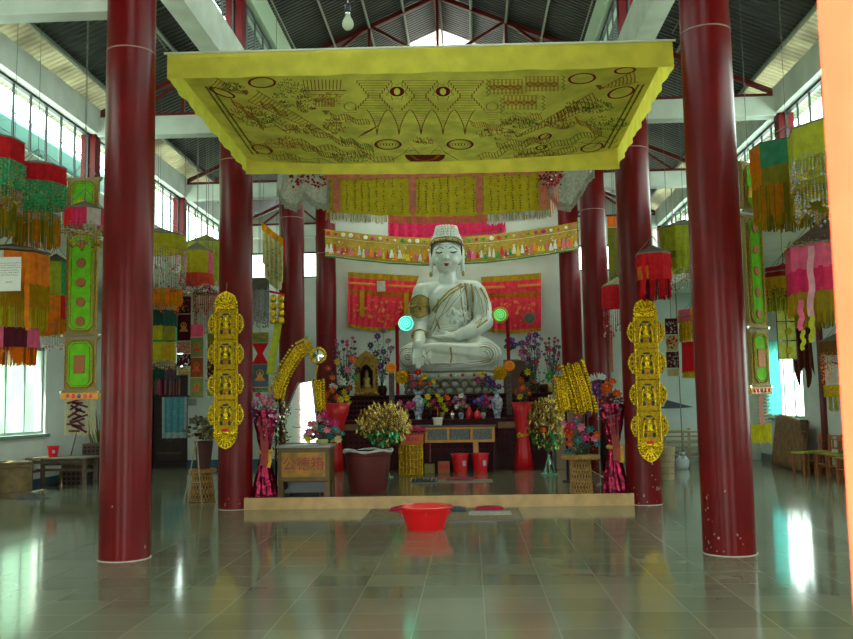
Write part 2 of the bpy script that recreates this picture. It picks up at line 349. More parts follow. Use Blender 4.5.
for i, y in enumerate(YC):
    nth = ['first', 'second', 'third', 'fourth'][i]
    t = thing('roof_truss', 'dark red steel gable truss under the nave roof, %s row from the entrance' % nth, 'truss', (0, y, 7.3), 'gable trusses along the nave')
    for s in (-1, 1):
        m = MB(); bar(m, (s*2.6, 0, .36), (s*.0, 0, 1.48), .08); m.build('rafter', Mred, t)
    m = MB(); bar(m, (-2.6, 0, .36), (2.6, 0, .36), .07); m.build('bottom_chord', Mred, t)
    m = MB(); m.box((0, 0, .93), (.05, .05, 1.1)); m.build('post', Mred, t)
    for s in (-1, 1):
        m = MB(); m.box((s*1.25, 0, .64), (.05, .05, .56)); bar(m, (s*1.22, 0, .95), (s*.3, 0, .40), .05); bar(m, (s*1.28, 0, .95), (s*2.0, 0, .38), .05); m.build('strut', Mred, t)
    for s in (-1, 1):
        side = 'bench side' if s < 0 else 'low chairs side'
        m = MB(); m.bx(min(s*2.75, s*4.62), max(s*2.75, s*4.62), y-.1, y+.1, 5.1, 5.37); tag(m.build('tie_beam', Mbeam, bevel=.008), 'white concrete tie beam meeting the %s column on the %s' % (nth, side), 'beam', 'white tie beams over the aisles')
        t = thing('aisle_truss', 'dark red half truss on the %s white tie beam of the %s' % (nth, side), 'truss', (s*2.8, y, 5.37), 'half trusses over the aisles')
        m = MB(); bar(m, (0, 0, .87), (s*1.85, 0, .075), .06); m.build('rafter', Mred, t)
        m = MB(); m.box((s*.95, 0, .035), (1.9, .06, .05)); m.build('bottom_chord', Mred, t)
        m = MB(); m.box((s*.65, 0, .31), (.045, .045, .54)); m.build('post', Mred, t)
        m = MB(); bar(m, (s*.1, 0, .1), (s*.62, 0, .54), .04); bar(m, (s*.7, 0, .50), (s*1.3, 0, .07), .04); m.build('strut', Mred, t)
        # the big columns
        m = MB(); m.lathe([(.226, 0), (.226, 3.9), (.222, 5.8)], (0, 0, 0), 40); m.cur = 1
        m.lathe([(.2285, 4.70), (.2285, 4.712)], (0, 0, 0), 40)
        if i < 3:
            for k in range(24 if s > 0 else 4):
                a = -PI/2+RND.uniform(-1.3, 1.3); z = .02+abs(RND.gauss(0, .22 if k < 20 else .5)); w = RND.uniform(.006, .018)
                cx, cy = .2262*math.cos(a), .2262*math.sin(a); m.box((cx, cy, z), (w, .0015, w*RND.uniform(.8, 2.4)), rz=a+PI/2, ry=RND.uniform(-.6, .6))
        c = m.build('round_column', [Mcol, mat('chipped plaster', (150, 120, 108), rough=.9)], smooth=False, auto=True); c.location = (s*2.7, y, 0)
        tag(c, 'thick dark red round column, %s from the entrance on the %s' % (nth, side), 'column', 'red round columns along the nave')
        m = MB(); m.lathe([(.238, 0), (.238, .006)], (0, 0, 0), 40); q = m.build('plaster_ring', mat('white plaster smear', (190, 190, 176), rough=.9), c)
# what stands outside the windows
Mleaf = mat('sunlit leaves', (92, 134, 70), rough=.8, c2=(44, 80, 36), vs=3.0)
def tree(name, label, x, y, h, r):
    t = thing(name, label, 'tree', (x, y, -.22)); m = MB(); m.tube([(0, 0, 0), (.1, 0, h*.5), (0, .1, h*.8)], [.16, .12, .06], 8); m.build('trunk', Mdark, t)
    m = MB(); R_ = random.Random(int(x*10+y))
    for k in range(420):
        v = Vector((R_.gauss(0, 1), R_.gauss(0, 1), R_.gauss(0, 1))).normalized()*r*R_.uniform(.5, 1); c = Vector((v.x, v.y, h*.62+v.z*h*.36/r)); q = R_.uniform(.15, .34)
        a = Vector((R_.uniform(-1, 1), R_.uniform(-1, 1), R_.uniform(-.6, .6))).normalized(); b = a.orthogonal().normalized(); m.add([c-a*q, c-b*q*.5, c+a*q, c+b*q*.5], [(0, 1, 2, 3)])
    m.build('foliage', Mleaf, t)
for k, (x, y, h, r, w) in enumerate([(-11, 13.2, 5.2, 2.0, 'seen through the window above the wooden bench'), (-11.5, 18, 5.6, 2.2, 'outside the window beyond the wooden bench'), (-10.8, 9, 5, 1.9, 'outside the bench side wall, nearer the entrance'), (12, 21, 4.4, 1.8, 'outside the window behind the bamboo mat')]):
    tree('leafy_tree', 'bushy bright green tree '+w, x, y, h, r)
m = MB(); m.bx(-23, -16, 4, 40, -.22, 11.1); nb = tag(m.build('neighbouring_building', mat('pale blue green plaster', (150, 172, 152), rough=.8, c2=(116, 146, 112), vs=.6)), 'pale building with a blue roof edge seen through the high bench side windows', 'building')
m = MB(); m.box((-17.6, 22, 11.3), (5.2, 36, .12), ry=.0); m.build('roof', mat('blue green roof sheet', (96, 138, 152), rough=.6), nb)
m = MB()
for k in range(40): m.box((-15.2, 5+k*.9, 11.5), (.05, .05, .35))
m.box((-15.2, 22, 11.68), (.05, 36, .05)); m.build('railing', mat('grey railing', (120, 140, 140)), nb)

# ================================================================== hangings
Mcan = cloth('canopy yellow cotton', (238, 226, 92), trans=.5, rough=.85, var=.08, vs=5, bump=.15, bs=7)
Mprint = mat('red brown print', (148, 88, 30), rough=.9); Mprint2 = mat('dark red print', (132, 28, 20), rough=.9); Mprint3 = mat('green print', (92, 110, 34), rough=.9); Mprint4 = mat('orange print', (176, 120, 24), rough=.9)
Mcord = mat('grey cord', (110, 108, 100), rough=.8)
CY0, CY1, CXH = 8.6, 11.7, 2.5
def can_z(x, y):
    v = (y-CY0)/(CY1-CY0); u = x/CXH
    u = min(1, abs(u)); return 4.83-.16*v-(.05*math.sin(PI*v)+.13*v)*(1-u*u)**.5
cn = thing('ceiling_canopy', 'large yellow printed cloth canopy stretched flat above the dais', 'canopy', (0, 10.15, 4.8))
m = MB(); m.grid(lambda u, v: ((u-.5)*2*CXH, CY0+v*(CY1-CY0)-10.15, can_z((u-.5)*2*CXH, CY0+v*(CY1-CY0))-4.8), 40, 24); m.build('painted_panel', cloth('shaded printed canopy cotton', (214, 202, 84), trans=.42, rough=.85, var=.12, vs=4, bump=.15, bs=7), cn, smooth=True)  # panel cloth darker than the valance: its shade is put into the colour
def valance(p0, p1, h, name):
    p0, p1 = Vector(p0)-Vector((0, 10.15, 4.8)), Vector(p1)-Vector((0, 10.15, 4.8)); d = (p1-p0); nr = Vector((d.y, -d.x, 0)).normalized(); m = MB()
    m.grid(lambda u, v: p0+d*u+Vector((0, 0, -h*v+.02))+nr*(.012*math.sin(u*37)*v+.008*math.sin(u*71+1)*v), 70, 3); return m.build(name, Mcan, cn, smooth=True)
va = valance((-CXH-.0, CY0, 4.86), (CXH+.0, CY0, 4.81), .26, 'valance'); valance((-CXH, CY0, 4.86), (-CXH+.03, CY1, 4.71), .26, 'valance'); valance((CXH, CY0, 4.81), (CXH-.03, CY1, 4.66), .26, 'valance'); m = MB(); m.grid(lambda u, v: ((u-.5)*2*(CXH-.02), CY1-10.15+.01*math.sin(u*60)*v, (can_z((u-.5)*2*(CXH-.02), CY1)+.01)*(1-v)+(4.45-.08*u-.03*math.sin(PI*u))*v-4.8), 70, 3); m.build('valance', Mcan, cn, smooth=True)
m = MB(); m.tube([(-2.53, -1.56, .08), (2.53, -1.56, .03)], .012, 6); m.build('hem_cord', mat('white hem cord', (200, 200, 180)), cn)
m = MB()
for sx_ in (-1, 1): m.tube([(sx_*2.5, -1.55, .1), (sx_*2.62, -1.75, .3), (sx_*2.68, -1.9, .35)], .006, 5); m.tube([(sx_*2.48, 1.55, -.08), (sx_*2.62, 1.7, .12)], .006, 5)
m.build('tie_cord', Mcord, cn)
# print: drawn on the cloth itself
def onc(px, py, dz=.006):
    q = P(px, py, Z=4.74)
    for _ in range(3): q = P(px, py, Z=can_z(max(-2.45, min(2.45, q.x)), max(CY0, min(CY1, q.y))))
    return (q.x, q.y-10.15, q.z-4.8-dz)
prm = [MB(), MB(), MB(), MB()]
def pl_(k, pts, w=.014):
    o = [onc(*p) for p in pts]
    o = [p for p in o if abs(p[0]) < 2.47 and -1.53 < p[1] < 1.53]
    if len(o) > 1: prm[k].strip(o, w, (0, 0, -1))
def ell(k, cx, cy, a, b, w=.02, n=24, ph=0): pl_(k, [(cx+a*math.cos(2*PI*i/n)*math.cos(ph)-b*math.sin(2*PI*i/n)*math.sin(ph), cy+b*math.sin(2*PI*i/n)*math.cos(ph)+a*math.cos(2*PI*i/n)*math.sin(ph)) for i in range(n+1)], w)
for cx in (397, 443):
    ell(1, cx, 91, 5.3, 4.2, .045)
    for i in range(8):
        a0, a1, a2 = [2*PI*(i+t)/8 for t in (0, .5, 1)]
        pl_(2, [(cx+8*math.cos(a0), 91+6.5*math.sin(a0)), (cx+11.5*math.cos(a1), 91+9.5*math.sin(a1)), (cx+8*math.cos(a2), 91+6.5*math.sin(a2))], .009)
for cx in (374, 420, 466):     # stepped pagoda pairs
    for s in (-1, 1):
        pts = []; n = 5
        for i in range(n+1):
            wd = 17-i*2.2; y = 80+i*2.6; pts += [(cx+s*wd, y), (cx+s*wd, y+2.6)]
        for i in range(n+1):
            wd = 6+i*2.4; y = 95.6+i*2.4; pts += [(cx+s*wd, y), (cx+s*wd, y+2.4)]
        pl_(0, pts, .012)
    for i in range(12):
        wd = abs(5.5-i)*2.3+5; pl_(0, [(cx-wd, 80+i*2.5), (cx+wd, 80+i*2.5)], .010)
for cx in (377, 399, 421, 443, 465):
    for s in (-1, 1): pl_(0, [(cx+s*10.5, 109), (cx+s*7, 113), (cx+s*4, 119), (cx+s*1.2, 126), (cx, 134)], .011)
    for i in range(7): w = 8.8-i*1.25; pl_(0, [(cx-w, 111+i*2.3), (cx+w, 111+i*2.3)], .009)
    pl_(1, [(cx-1.5, 130), (cx+1.5, 130)], .014)
for cx in (388, 460):
    ell(1, cx, 144, 12.5, 5, .03); ell(0, cx, 144, 10.3, 3.9, .012)
    for i in range(5): ell(0, cx+(i-2)*3, 144, 1.8, 1.4, .010, 8)
ell(1, 394, 166, 12, 2.6, .022); ell(1, 468, 166, 12, 2.6, .022)
for i in range(14): y = 154.5+i*.62; w = 20*(1-(i/14)**2.2)**.5; pl_(1, [(425-w, y), (425+w, y)], .03)      # central bowl emblem
pl_(3, [(411, 155), (416, 159), (425, 160.5), (434, 159), (439, 155)], .05)
for s in (-1, 1):
    pl_(0, [(425+s*6, 153), (425+s*14, 145), (425+s*20, 152), (425+s*34, 160)], .012); pl_(2, [(425+s*10, 150), (425+s*16, 150)], .02)
# fluted palace and tiled cross
for i in range(11): pl_(0, [(303+i*3.8, 79), (305+i*3.5, 89)], .010)
pl_(1, [(302, 90), (346, 90)], .02); pl_(0, [(306, 94), (344, 94)], .012); pl_(0, [(316, 98), (334, 98), (334, 106), (316, 106), (316, 98)], .012)
for i in range(5): pl_(0, [(319+i*3, 98), (319+i*3, 106)], .010)
for i in range(4): pl_(1, [(326-4+i, 110.5+i), (326+4-i, 110.5+i)], .02)
def crossblk(x0, x1, y0, y1):
    for i in range(int((x1-x0)/4)+1): pl_(3, [(x0+i*4, y0), (x0+i*4, y1)], .011)
    for i in range(int((y1-y0)/3.4)+1): pl_(3, [(x0, y0+i*3.4), (x1, y0+i*3.4)], .011)
    for i in range(int((x1-x0)/8)):
        ell(3, x0+4+i*8, (y0+y1)/2, 2.6, 2.2, .02, 10)
crossblk(490, 522, 79, 94); crossblk(526, 558, 76, 91); crossblk(504, 538, 95, 109)
for (a, b) in (((486, 79), (486, 96)), ((500, 97), (500, 112)), ((542, 95), (542, 110)), ((562, 75), (562, 90))):
    pts = [(a[0]+(3 if i % 2 else 0), a[1]+(b[1]-a[1])*i/8) for i in range(9)]; pl_(2, pts, .011)
pl_(2, [(500+i*3, 112+(2 if i % 2 else 0)) for i in range(15)], .011)
# spiral shells with bands
def shell(x0, y0, x1, y1, w0, n=24, k=0):
    dx, dy = x1-x0, y1-y0; L_ = math.hypot(dx, dy); nx, ny = -dy/L_, dx/L_
    A = [(x0+dx*t+nx*w0*(1-t)**.8*(1+.05*math.sin(40*t)), y0+dy*t+ny*w0*.7*(1-t)**.8) for t in [i/n for i in range(n+1)]]
    B_ = [(x0+dx*t-nx*w0*(1-t)**.8, y0+dy*t-ny*w0*.7*(1-t)**.8) for t in [i/n for i in range(n+1)]]
    pl_(k, A, .012); pl_(k, B_, .012)
    for i in range(0, n): 
        j = min(n, i+1); pl_(k, [A[i], ((A[i][0]+B_[j][0])/2+1, (A[i][1]+B_[j][1])/2), B_[j]], .010)
shell(252, 95, 334, 138, 9); shell(596, 98, 516, 137, 9); shell(212, 82, 244, 93, 8, 9); shell(636, 76, 602, 88, 8, 9)
for (cx, cy) in ((245, 92), (599, 87)):
    for i in range(5): pl_(1, [(cx-3.5+i*.9, cy-2+i), (cx+3.5-abs(i-2)*.6, cy-2+i)], .02)
for cx, cy, a, b, ph in ((262, 82, 13, 5, 0), (582, 78, 13, 5, -.1), (621, 92, 13, 5, -.25), (625, 70, 10, 3, -.1), (222, 92, 13, 3, .35), (262, 149, 10, 4, .25), (592, 147, 11, 4, -.2), (545, 136, 6, 2.6, -.2), (541, 147, 5, 2, -.2)): ell(1, cx, cy, a, b, .028, 20, ph)
Rp = random.Random(5)
def squig(cx, cy, rx, ry, n, k):       # tree crowns and clouds
    for _ in range(n):
        a = Rp.uniform(0, 2*PI); q = Rp.random()**.5; x = cx+rx*q*math.cos(a); y = cy+ry*q*math.sin(a); r = Rp.uniform(1.2, 2.6)
        pl_(k, [(x+r*math.cos(t), y+r*.7*math.sin(t)) for t in (0, .9, 1.8, 2.7, 3.6)], .010)
squig(291, 92, 17, 14, 70, 2); squig(306, 102, 12, 9, 40, 0); squig(590, 105, 24, 8, 80, 2); squig(247, 112, 18, 7, 50, 0); squig(265, 120, 20, 7, 60, 2); squig(336, 124, 13, 9, 50, 0); squig(500, 133, 22, 6, 50, 0); squig(608, 122, 22, 7, 60, 2); squig(300, 128, 20, 5, 40, 0)
def river(x0, y0, x1, y1, k, amp=4, n=26, bars=0):
    c = [(x0+(x1-x0)*i/n, y0+(y1-y0)*i/n+amp*math.sin(i*.8)*(1-i/n*.5)) for i in range(n+1)]; d = [(p[0]+2, p[1]+5) for p in c]; pl_(k, c, .012); pl_(k, d, .012)
    if bars:
        for p, q in zip(c, d): pl_(k, [p, q], .009)
river(278, 137, 392, 158, 0, 3, 30, 1); river(310, 128, 372, 150, 0, 2, 20, 1); river(548, 134, 476, 156, 0, 3, 24, 1); river(600, 128, 520, 152, 2, 2, 24, 1); river(268, 152, 360, 165, 2, 2, 24, 1); river(574, 152, 484, 165, 0, 2, 24, 1); river(230, 108, 300, 128, 0, 3, 24); river(616, 134, 560, 148, 2, 3, 20)
for i in range(5): pl_(0, [(358+i*3, 137-i*1.5), (366+i*3, 131-i*1.5)], .012)
for (x0, y0, x1, y1, k, am, n_) in ((330, 112, 368, 120, 0, 2, 14), (500, 118, 540, 114, 3, 2, 16), (556, 112, 576, 104, 0, 1.5, 12), (260, 100, 286, 112, 0, 2, 14), (340, 136, 372, 146, 2, 2, 16), (496, 142, 540, 138, 0, 2, 16), (250, 140, 300, 158, 3, 2, 20), (230, 96, 262, 124, 3, 2, 18), (575, 116, 600, 132, 3, 1.5, 14), (470, 120, 500, 126, 3, 1.5, 14), (300, 143, 350, 160, 0, 1.5, 22), (505, 158, 575, 146, 0, 1.5, 24), (286, 160, 380, 168, 0, 1, 26), (488, 168, 570, 158, 2, 1, 26)): river(x0, y0, x1, y1, k, am, n_, 1)
squig(330, 98, 12, 8, 40, 3); squig(520, 122, 20, 5, 50, 2); squig(350, 156, 22, 5, 50, 2); squig(540, 155, 26, 5, 60, 0); squig(232, 86, 10, 5, 30, 2); squig(560, 122, 16, 6, 50, 0); squig(284, 142, 18, 6, 50, 3); squig(425, 140, 12, 3, 20, 0)
for cx in (350, 492):
    for i in range(6): pl_(0, [(cx-7+i, 112+i*2.4), (cx+7-i, 112+i*2.4)], .009)
    ell(0, cx, 106, 6, 4, .010, 14)
for i in range(34):
    t = i/33; 
    for o in (0, 5): pl_(2 if i % 3 else 1, [(205+46*t+o, 86+66*t), (207.5+46*t+o, 88+66*t)], .022); pl_(2 if i % 3 else 1, [(644-34*t-o, 84+62*t), (642-34*t-o, 86+62*t)], .022)
for k, mt in enumerate((Mprint, Mprint2, Mprint3, Mprint4)):
    if k == 0: pm = prm[0]
    pm = prm[k] if k == 0 else pm
    if k: pm.cur = k; pm.add(prm[k].v, prm[k].f)
pm.build('printed_picture', [Mprint, Mprint2, Mprint3, Mprint4], cn)

# ------- generic cloth pieces
def sag_cloth(m, x0, x1, zt0, zt1, h, y, sag=0, amp=.02, fr=30, nu=60, nv=8, hb=None, bot=None):
    def fn(u, v):
        hh = h if bot is None else bot(u)
        return (x0+(x1-x0)*u, y+amp*math.sin(u*fr)*(.3+.7*v), zt0+(zt1-zt0)*u-sag*math.sin(PI*u)-hh*v)
    m.grid(fn, nu, nv); return fn
def fringe(m, pts, ln, w=.012, jit=.25, R_=RND, amp=.006):
    """hanging threads from a polyline"""
    for p in pts:
        l = ln*(1-jit*R_.random()); x, y, z = p; d = R_.uniform(-amp, amp); e = R_.uniform(-amp, amp)
        m.add([(x-w/2, y, z), (x+w/2, y, z), (x+w/2+d, y+e, z-l), (x-w/2+d, y+e, z-l)], [(0, 1, 2, 3)])
        m.add([(x, y-w/2, z), (x, y+w/2, z), (x+d, y+w/2+e, z-l*.96), (x+d, y-w/2+e, z-l*.96)], [(0, 1, 2, 3)])
def lerp(p, q, n): p, q = Vector(p), Vector(q); return [tuple(p+(q-p)*i/(n-1)) for i in range(n)]
Mmus = cloth('mustard voile', (176, 158, 26), trans=.35); Mmusd = cloth('mustard thread', (160, 140, 30), trans=.1)
Msal = cloth('salmon pink cotton', (226, 138, 112)); Mwh = cloth('white cotton', (226, 228, 220)); Mlace = cloth('grey white lace', (176, 178, 162), trans=.35, c2=(150, 146, 130), vs=30)
Mpink = cloth('bright pink satin', (244, 76, 116), rough=.45); Mhot = cloth('hot pink satin', (240, 44, 106), rough=.45); Mredc = cloth('scarlet cloth', (214, 20, 34), trans=.25); Mora = cloth('orange satin', (255, 140, 14), rough=.5)
Mlp = cloth('light pink cotton', (250, 110, 150)); Mgrn = cloth('emerald net', (84, 196, 128), c2=(52, 150, 92), vs=40); Mteal = cloth('teal cloth', (70, 160, 120)); Mlime = cloth('lime voile', (190, 196, 56), trans=.4); Mcream = cloth('cream voile', (214, 206, 150))
Mgreyc = cloth('faded grey cloth', (128, 124, 108)); Mdots = mat('dark sequins', (50, 30, 34), rough=.3); Mreds = mat('red sequins', (170, 30, 50), rough=.25, metal=.4); Msil = mat('silver beads', (225, 225, 220), rough=.2, metal=.7); Mgreen = cloth('bright green cloth', (120, 214, 30), trans=.25, rough=.6); Mgold = gold(); Mgoldd = gold('old gold braid', (176, 142, 60), rough=.45)
Mcopper = mat('copper sequin disc', (178, 112, 72), rough=.35, metal=.6, bump=.8, bs=120); Msilver = mat('silver net', (170, 172, 172), rough=.3, metal=.6, var=.3, vs=60)

# mustard curtain behind the canopy
Yc = 13.2; a, b = P(326, 172, Y=Yc), P(549, 166, Y=Yc)
t = thing('curtain_valance', 'mustard sequinned curtain with salmon strips hanging behind the printed canopy', 'curtain', (0, Yc, 4.5))
def T0(m, o): m.v = off(m.v, o); return m
m = MB(); zt = P(440, 162, Y=Yc).z; hb = lambda u: zt-(P(330+220*u, 0, Y=Yc).z*0+P(330+220*u, 212-2.5*u+5.5*math.sin(PI*u), Y=Yc).z)
cf = sag_cloth(m, a.x, b.x, zt, zt, 0, Yc, amp=.03, fr=60, nu=160, bot=hb); T0(m, (0, Yc, 4.5)).build('drape', Mmus, t, smooth=True)
m = MB()
for i in range(28):
    u = (i+.5)/28+.006*math.sin(i*7)
    for k in range(16):
        if RND.random() < .8:
            q = cf(u+RND.uniform(-.004, .004), .2+k*.048); m.cur = RND.choice((0, 0, 1)); m.bead((q[0], q[1]-.015, q[2]), .013)
T0(m, (0, Yc, 4.5)).build('sequins', [Mdots, Mreds], t)
for px in (337, 413, 479, 542):
    m = MB(); u = (px-326)/223.0; x = a.x+(b.x-a.x)*u; q0 = cf(u, 0); q1 = cf(u, .93)
    m.prism([(-.055, 0), (.055, 0), (.055, -(q0[2]-q1[2])), (0, -(q0[2]-q1[2])-.07), (-.055, -(q0[2]-q1[2]))], (x, Yc-.06, q0[2]), (1, 0, 0), (0, 0, 1), (0, .008, 0)); T0(m, (0, Yc, 4.5)).build('pointed_strip', Msal, t)
m = MB(); m.grid(lambda u, v: (a.x+(b.x-a.x)*u, Yc-.045-.01*math.sin(u*90), zt-.10-.12*v-.03*abs(math.sin(u*40))), 120, 2); T0(m, (0, Yc, 4.5)).build('pink_edging', Msal, t)
m = MB(); fringe(m, [cf(i/150, 1) for i in range(151)], .13, .014); T0(m, (0, Yc, 4.5)).build('fringe', Mmusd, t)
m = MB(); fringe(m, [cf(.02+.3*i/50, 1) for i in range(30)]+[cf(.72+.25*i/50, 1) for i in range(51)], .17, .016); T0(m, (0, Yc, 4.5)).build('white_fringe', Mwh, t)
m = MB(); m.tube([(-2.5, Yc+.02, zt+.0), (2.5, Yc+.02, zt)], .01, 6); m.tube([(-2.5, Yc+.02, zt), (-2.62, 12.2, zt+.05)], .008, 5); m.tube([(2.5, Yc+.02, zt), (2.62, 12.2, zt+.05)], .008, 5); T0(m, (0, Yc, 4.5)).build('hanging_cord', Mcord, t)
# lace hangings at both ends of it
def lace(label, pxs, Y, zt, dots):
    t = thing('lace_hanging', label, 'hanging cloth', (P(pxs[0][0], 190, Y=Y).x, Y, zt), 'lace cloths beside the mustard curtain'); o = t.location.copy()
    pts = [(P(x, y, Y=Y)) for x, y in pxs]
    m = MB(); n = len(pts)-1
    def fn(u, v):
        k = min(n-1, int(u*n)); f = u*n-k; x = pts[k].x*(1-f)+pts[k+1].x*f; z = pts[k].z*(1-f)+pts[k+1].z*f
        return (x, Y+.03*math.sin(u*26+v*2), zt+(z-zt)*v)
    m.grid(fn, 50, 10); T0(m, o).build('cloth', Mlace, t, smooth=True)
    m = MB(); fringe(m, [fn(i/60, 1) for i in range(61)], .12, .02); T0(m, o).build('fringe', Mlace, t)
    m = MB()
    for k in range(90):
        q = fn(RND.uniform(*dots), RND.uniform(.05, .6)); m.bead((q[0], q[1]-.03, q[2]), RND.uniform(.012, .028))
    T0(m, o).build('sequins', Mreds, t)
lace('grey white lace cloth with red sequins and scalloped edge, above the white net bag', [(277, 188), (284, 200), (296, 205), (304, 192), (318, 203), (329, 203)], 13.17, zt, (.3, .95))
lace('grey white fringed lace cloth in a bunch above the yellow net banner', [(548, 190), (558, 202), (570, 205), (580, 190), (588, 176), (594, 170)], 13.17, zt, (0, .3))
m = MB(); q = P(549, 180, Y=12.93)
for k in range(220):
    v = Vector((RND.gauss(0, 1), RND.gauss(0, 1), RND.gauss(0, 1))).normalized()*RND.uniform(.05, .16); m.cur = RND.choice((0, 0, 1, 2)); m.bead((v.x, v.y*.6, v.z*.8), .02)
m.cur = 2; m.tube([(0, 0, 0), (0, .25, zt-q.z)], .006, 4)
for k in range(9): m.cur = 2; m.strip([(k*.03-.12, -.02, -.1), (k*.032-.12, -.02, -.4-.1*RND.random())], .016)
tag(m.build('sequin_rosette', [Mreds, Msil, Msal], loc=q), 'ball of red and silver sequins with pink streamers beside the mustard curtain', 'ornament')

# embroidered banner across the altar
Yb = 19.35; A_, B_ = P(325, 229, Y=Yb), P(577, 222, Y=Yb)
t = thing('embroidered_banner', 'long gold embroidered banner sagging between the two rearmost columns', 'banner', (A_.x, Yb, A_.z)); o = t.location.copy()
sagm = lambda u: A_.z+(B_.z-A_.z)*u-.27*math.sin(PI*u)*(1 if u < .5 else .95)
bf = lambda u, v: (A_.x+(B_.x-A_.x)*u, Yb+.02*math.sin(u*50+v), sagm(u)-.60*v)
m = MB(); m.grid(bf, 120, 6); T0(m, o).build('cloth', mat('gold brocade', (196, 164, 36), rough=.6, c2=(170, 130, 30), vs=25), t, smooth=True)
for v0, w, mt, nm in ((.28, .012, Mwh, 'white_braid'), (.97, .012, Mwh, 'white_braid'), (1.0, .035, mat('green ribbon', (44, 120, 56)), 'green_ribbon')):
    m = MB(); m.strip([Vector(bf(i/100, v0))+Vector((0, -.03, 0)) for i in range(101)], w); T0(m, o).build(nm, mt, t)
fig = [mat('white applique', (226, 222, 206)), mat('pink applique', (222, 110, 130)), mat('magenta applique', (190, 40, 120)), mat('green applique', (40, 150, 80)), mat('orange applique', (236, 140, 20)), mat('red applique', (206, 50, 40)), mat('yellow applique', (232, 208, 50))]
m = MB()
for i in range(34):
    q = Vector(bf((i+.5)/34, .14)); m.cur = RND.choice((0, 0, 1, 2, 3, 5)); r = RND.uniform(.025, .055); m.lathe([(r, 0), (r*.8, .02)], (0, 0, 0), 10); k = len(m.v)-20
    for j in range(k, k+20): x, y, z = m.v[j]; m.v[j] = (q.x+x, q.y-.02-z, q.z+y)
for i in range(62):
    q = Vector(bf((i+.5)/62, .62+.05*math.sin(i*2.3))); m.cur = RND.choice((0, 0, 4, 2, 1, 3, 5, 6)); h = RND.uniform(.12, .24); w = RND.uniform(.06, .11)
    m.prism([(-w/2, 0), (w/2, 0), (w*.35, h*.5), (w*.22, h*.6), (w*.2, h*.85), (0, h), (-w*.2, h*.85), (-w*.22, h*.6), (-w*.35, h*.5)], (q.x, q.y-.02, q.z-.13), (1, 0, 0), (0, 0, 1), (0, -.015, 0))
for i in range(130):
    q = Vector(bf(RND.random(), RND.uniform(.35, .92))); m.cur = RND.choice((0, 0, 0, 6, 1, 3)); m.bead((q.x, q.y-.03, q.z), RND.uniform(.01, .025))
T0(m, o).build('applique_figures', fig, t)
m = MB()
for u in (0.0, 1.0): q = bf(u, 0); m.tube([q, (q[0]+(-.1 if u == 0 else .08), Yb+.25, q[2]+.03)], .008, 5)
T0(m, o).build('tie_cord', Mcord, t)
# pink pelmet behind the head of the statue
Yp = 20.15; a, b = P(388, 223, Y=Yp), P(505, 214, Y=Yp)
t = thing('pink_pelmet', 'bright pink fringed pelmet pinned to the wall above the statue', 'hanging cloth', ((a.x+b.x)/2, Yp, a.z)); o = t.location.copy()
m = MB(); f2 = sag_cloth(m, a.x, b.x, a.z+.2, b.z+.2, .55, Yp, sag=.04, amp=.03, fr=80, nu=140); T0(m, o).build('cloth', Mhot, t, smooth=True)
m = MB(); fringe(m, [f2(i/120, 1) for i in range(121)], .12, .016); T0(m, o).build('fringe', Mpink, t)
# two red banners on the wall
def wallbanner(label, x0, y0, x1, y1, x0b, yb0, x1b, yb1):
    Y = 20.08; a, b, c, d = P(x0, y0, Y=Y), P(x1, y1, Y=Y), P(x0b, yb0, Y=Y), P(x1b, yb1, Y=Y)
    t = thing('wall_banner', label, 'banner', (a.x, Y, a.z), 'pink and mustard banners behind the statue'); o = t.location.copy()
    def fn(u, v): 
        T_ = a.lerp(b, u); B2 = c.lerp(d, u); q = T_.lerp(B2, v); return (q.x, Y+.028*math.sin(u*55)*(.4+v*.6), q.z-.05*math.sin(PI*u)*v)
    m = MB(); 
    for (v0, v1, cc) in ((0, .10, 1), (.10, .30, 0), (.30, .40, 2), (.40, .94, 0), (.94, 1.0, 1)):
        m.cur = cc; m.grid(lambda u, v: fn(u, v0+(v1-v0)*v), 70, 3)
    T0(m, o).build('cloth', [cloth('watermelon satin', (255, 58, 84), rough=.6, trans=.15), cloth('mustard satin', (190, 150, 20), trans=.15), cloth('deep orange satin', (206, 100, 20), trans=.15)], t, smooth=True)
    m = MB(); n = int((x1-x0)/2.6)
    for i in range(n):
        q = Vector(fn((i+.5)/n, .2)); 
        if abs((i+.5)/n-.5) > .1: m.lathe([(.035, 0), (.02, .006)], (q.x, 0, 0), 8); k = len(m.v)-16; m.v[k:] = [(x, q.y-.03-z, q.z+y) for x, y, z in m.v[k:]]
    for i in range(40): q = Vector(fn(RND.uniform(.1, .92), RND.uniform(.45, .88))); m.box((q.x, q.y-.035, q.z), (RND.uniform(.02, .07), .004, RND.uniform(.02, .08)), ry=RND.uniform(-1, 1))
    T0(m, o).build('gold_print', mat('faded gold print', (226, 130, 40), rough=.6), t)
    return t, o, fn
t, o, fn = wallbanner('pink banner with mustard borders and a white card, behind the cyan lamp', 348, 272, 419, 276, 348, 327, 400, 330)
m = MB(); q = Vector(fn(.5, .22)); m.box((q.x, q.y-.05, q.z), (.19, .01, .24)); T0(m, o).build('white_card', Mwh, t, bevel=.02)
for u in (.22, .9):
    m = MB(); q = Vector(fn(u, .32)); m.prism([(-.05, 0), (.05, 0), (.05, -.55), (0, -.62), (-.05, -.55)], (q.x, q.y-.05, q.z), (1, 0, 0), (0, 0, 1), (0, .01, 0)); T0(m, o).build('pointed_strip', cloth('mustard satin', (0, 0, 0)), t)
wallbanner('pink banner with mustard top edge on the wall by the shoulder draped in the robe', 481, 277, 541, 273, 484, 331, 541, 331)

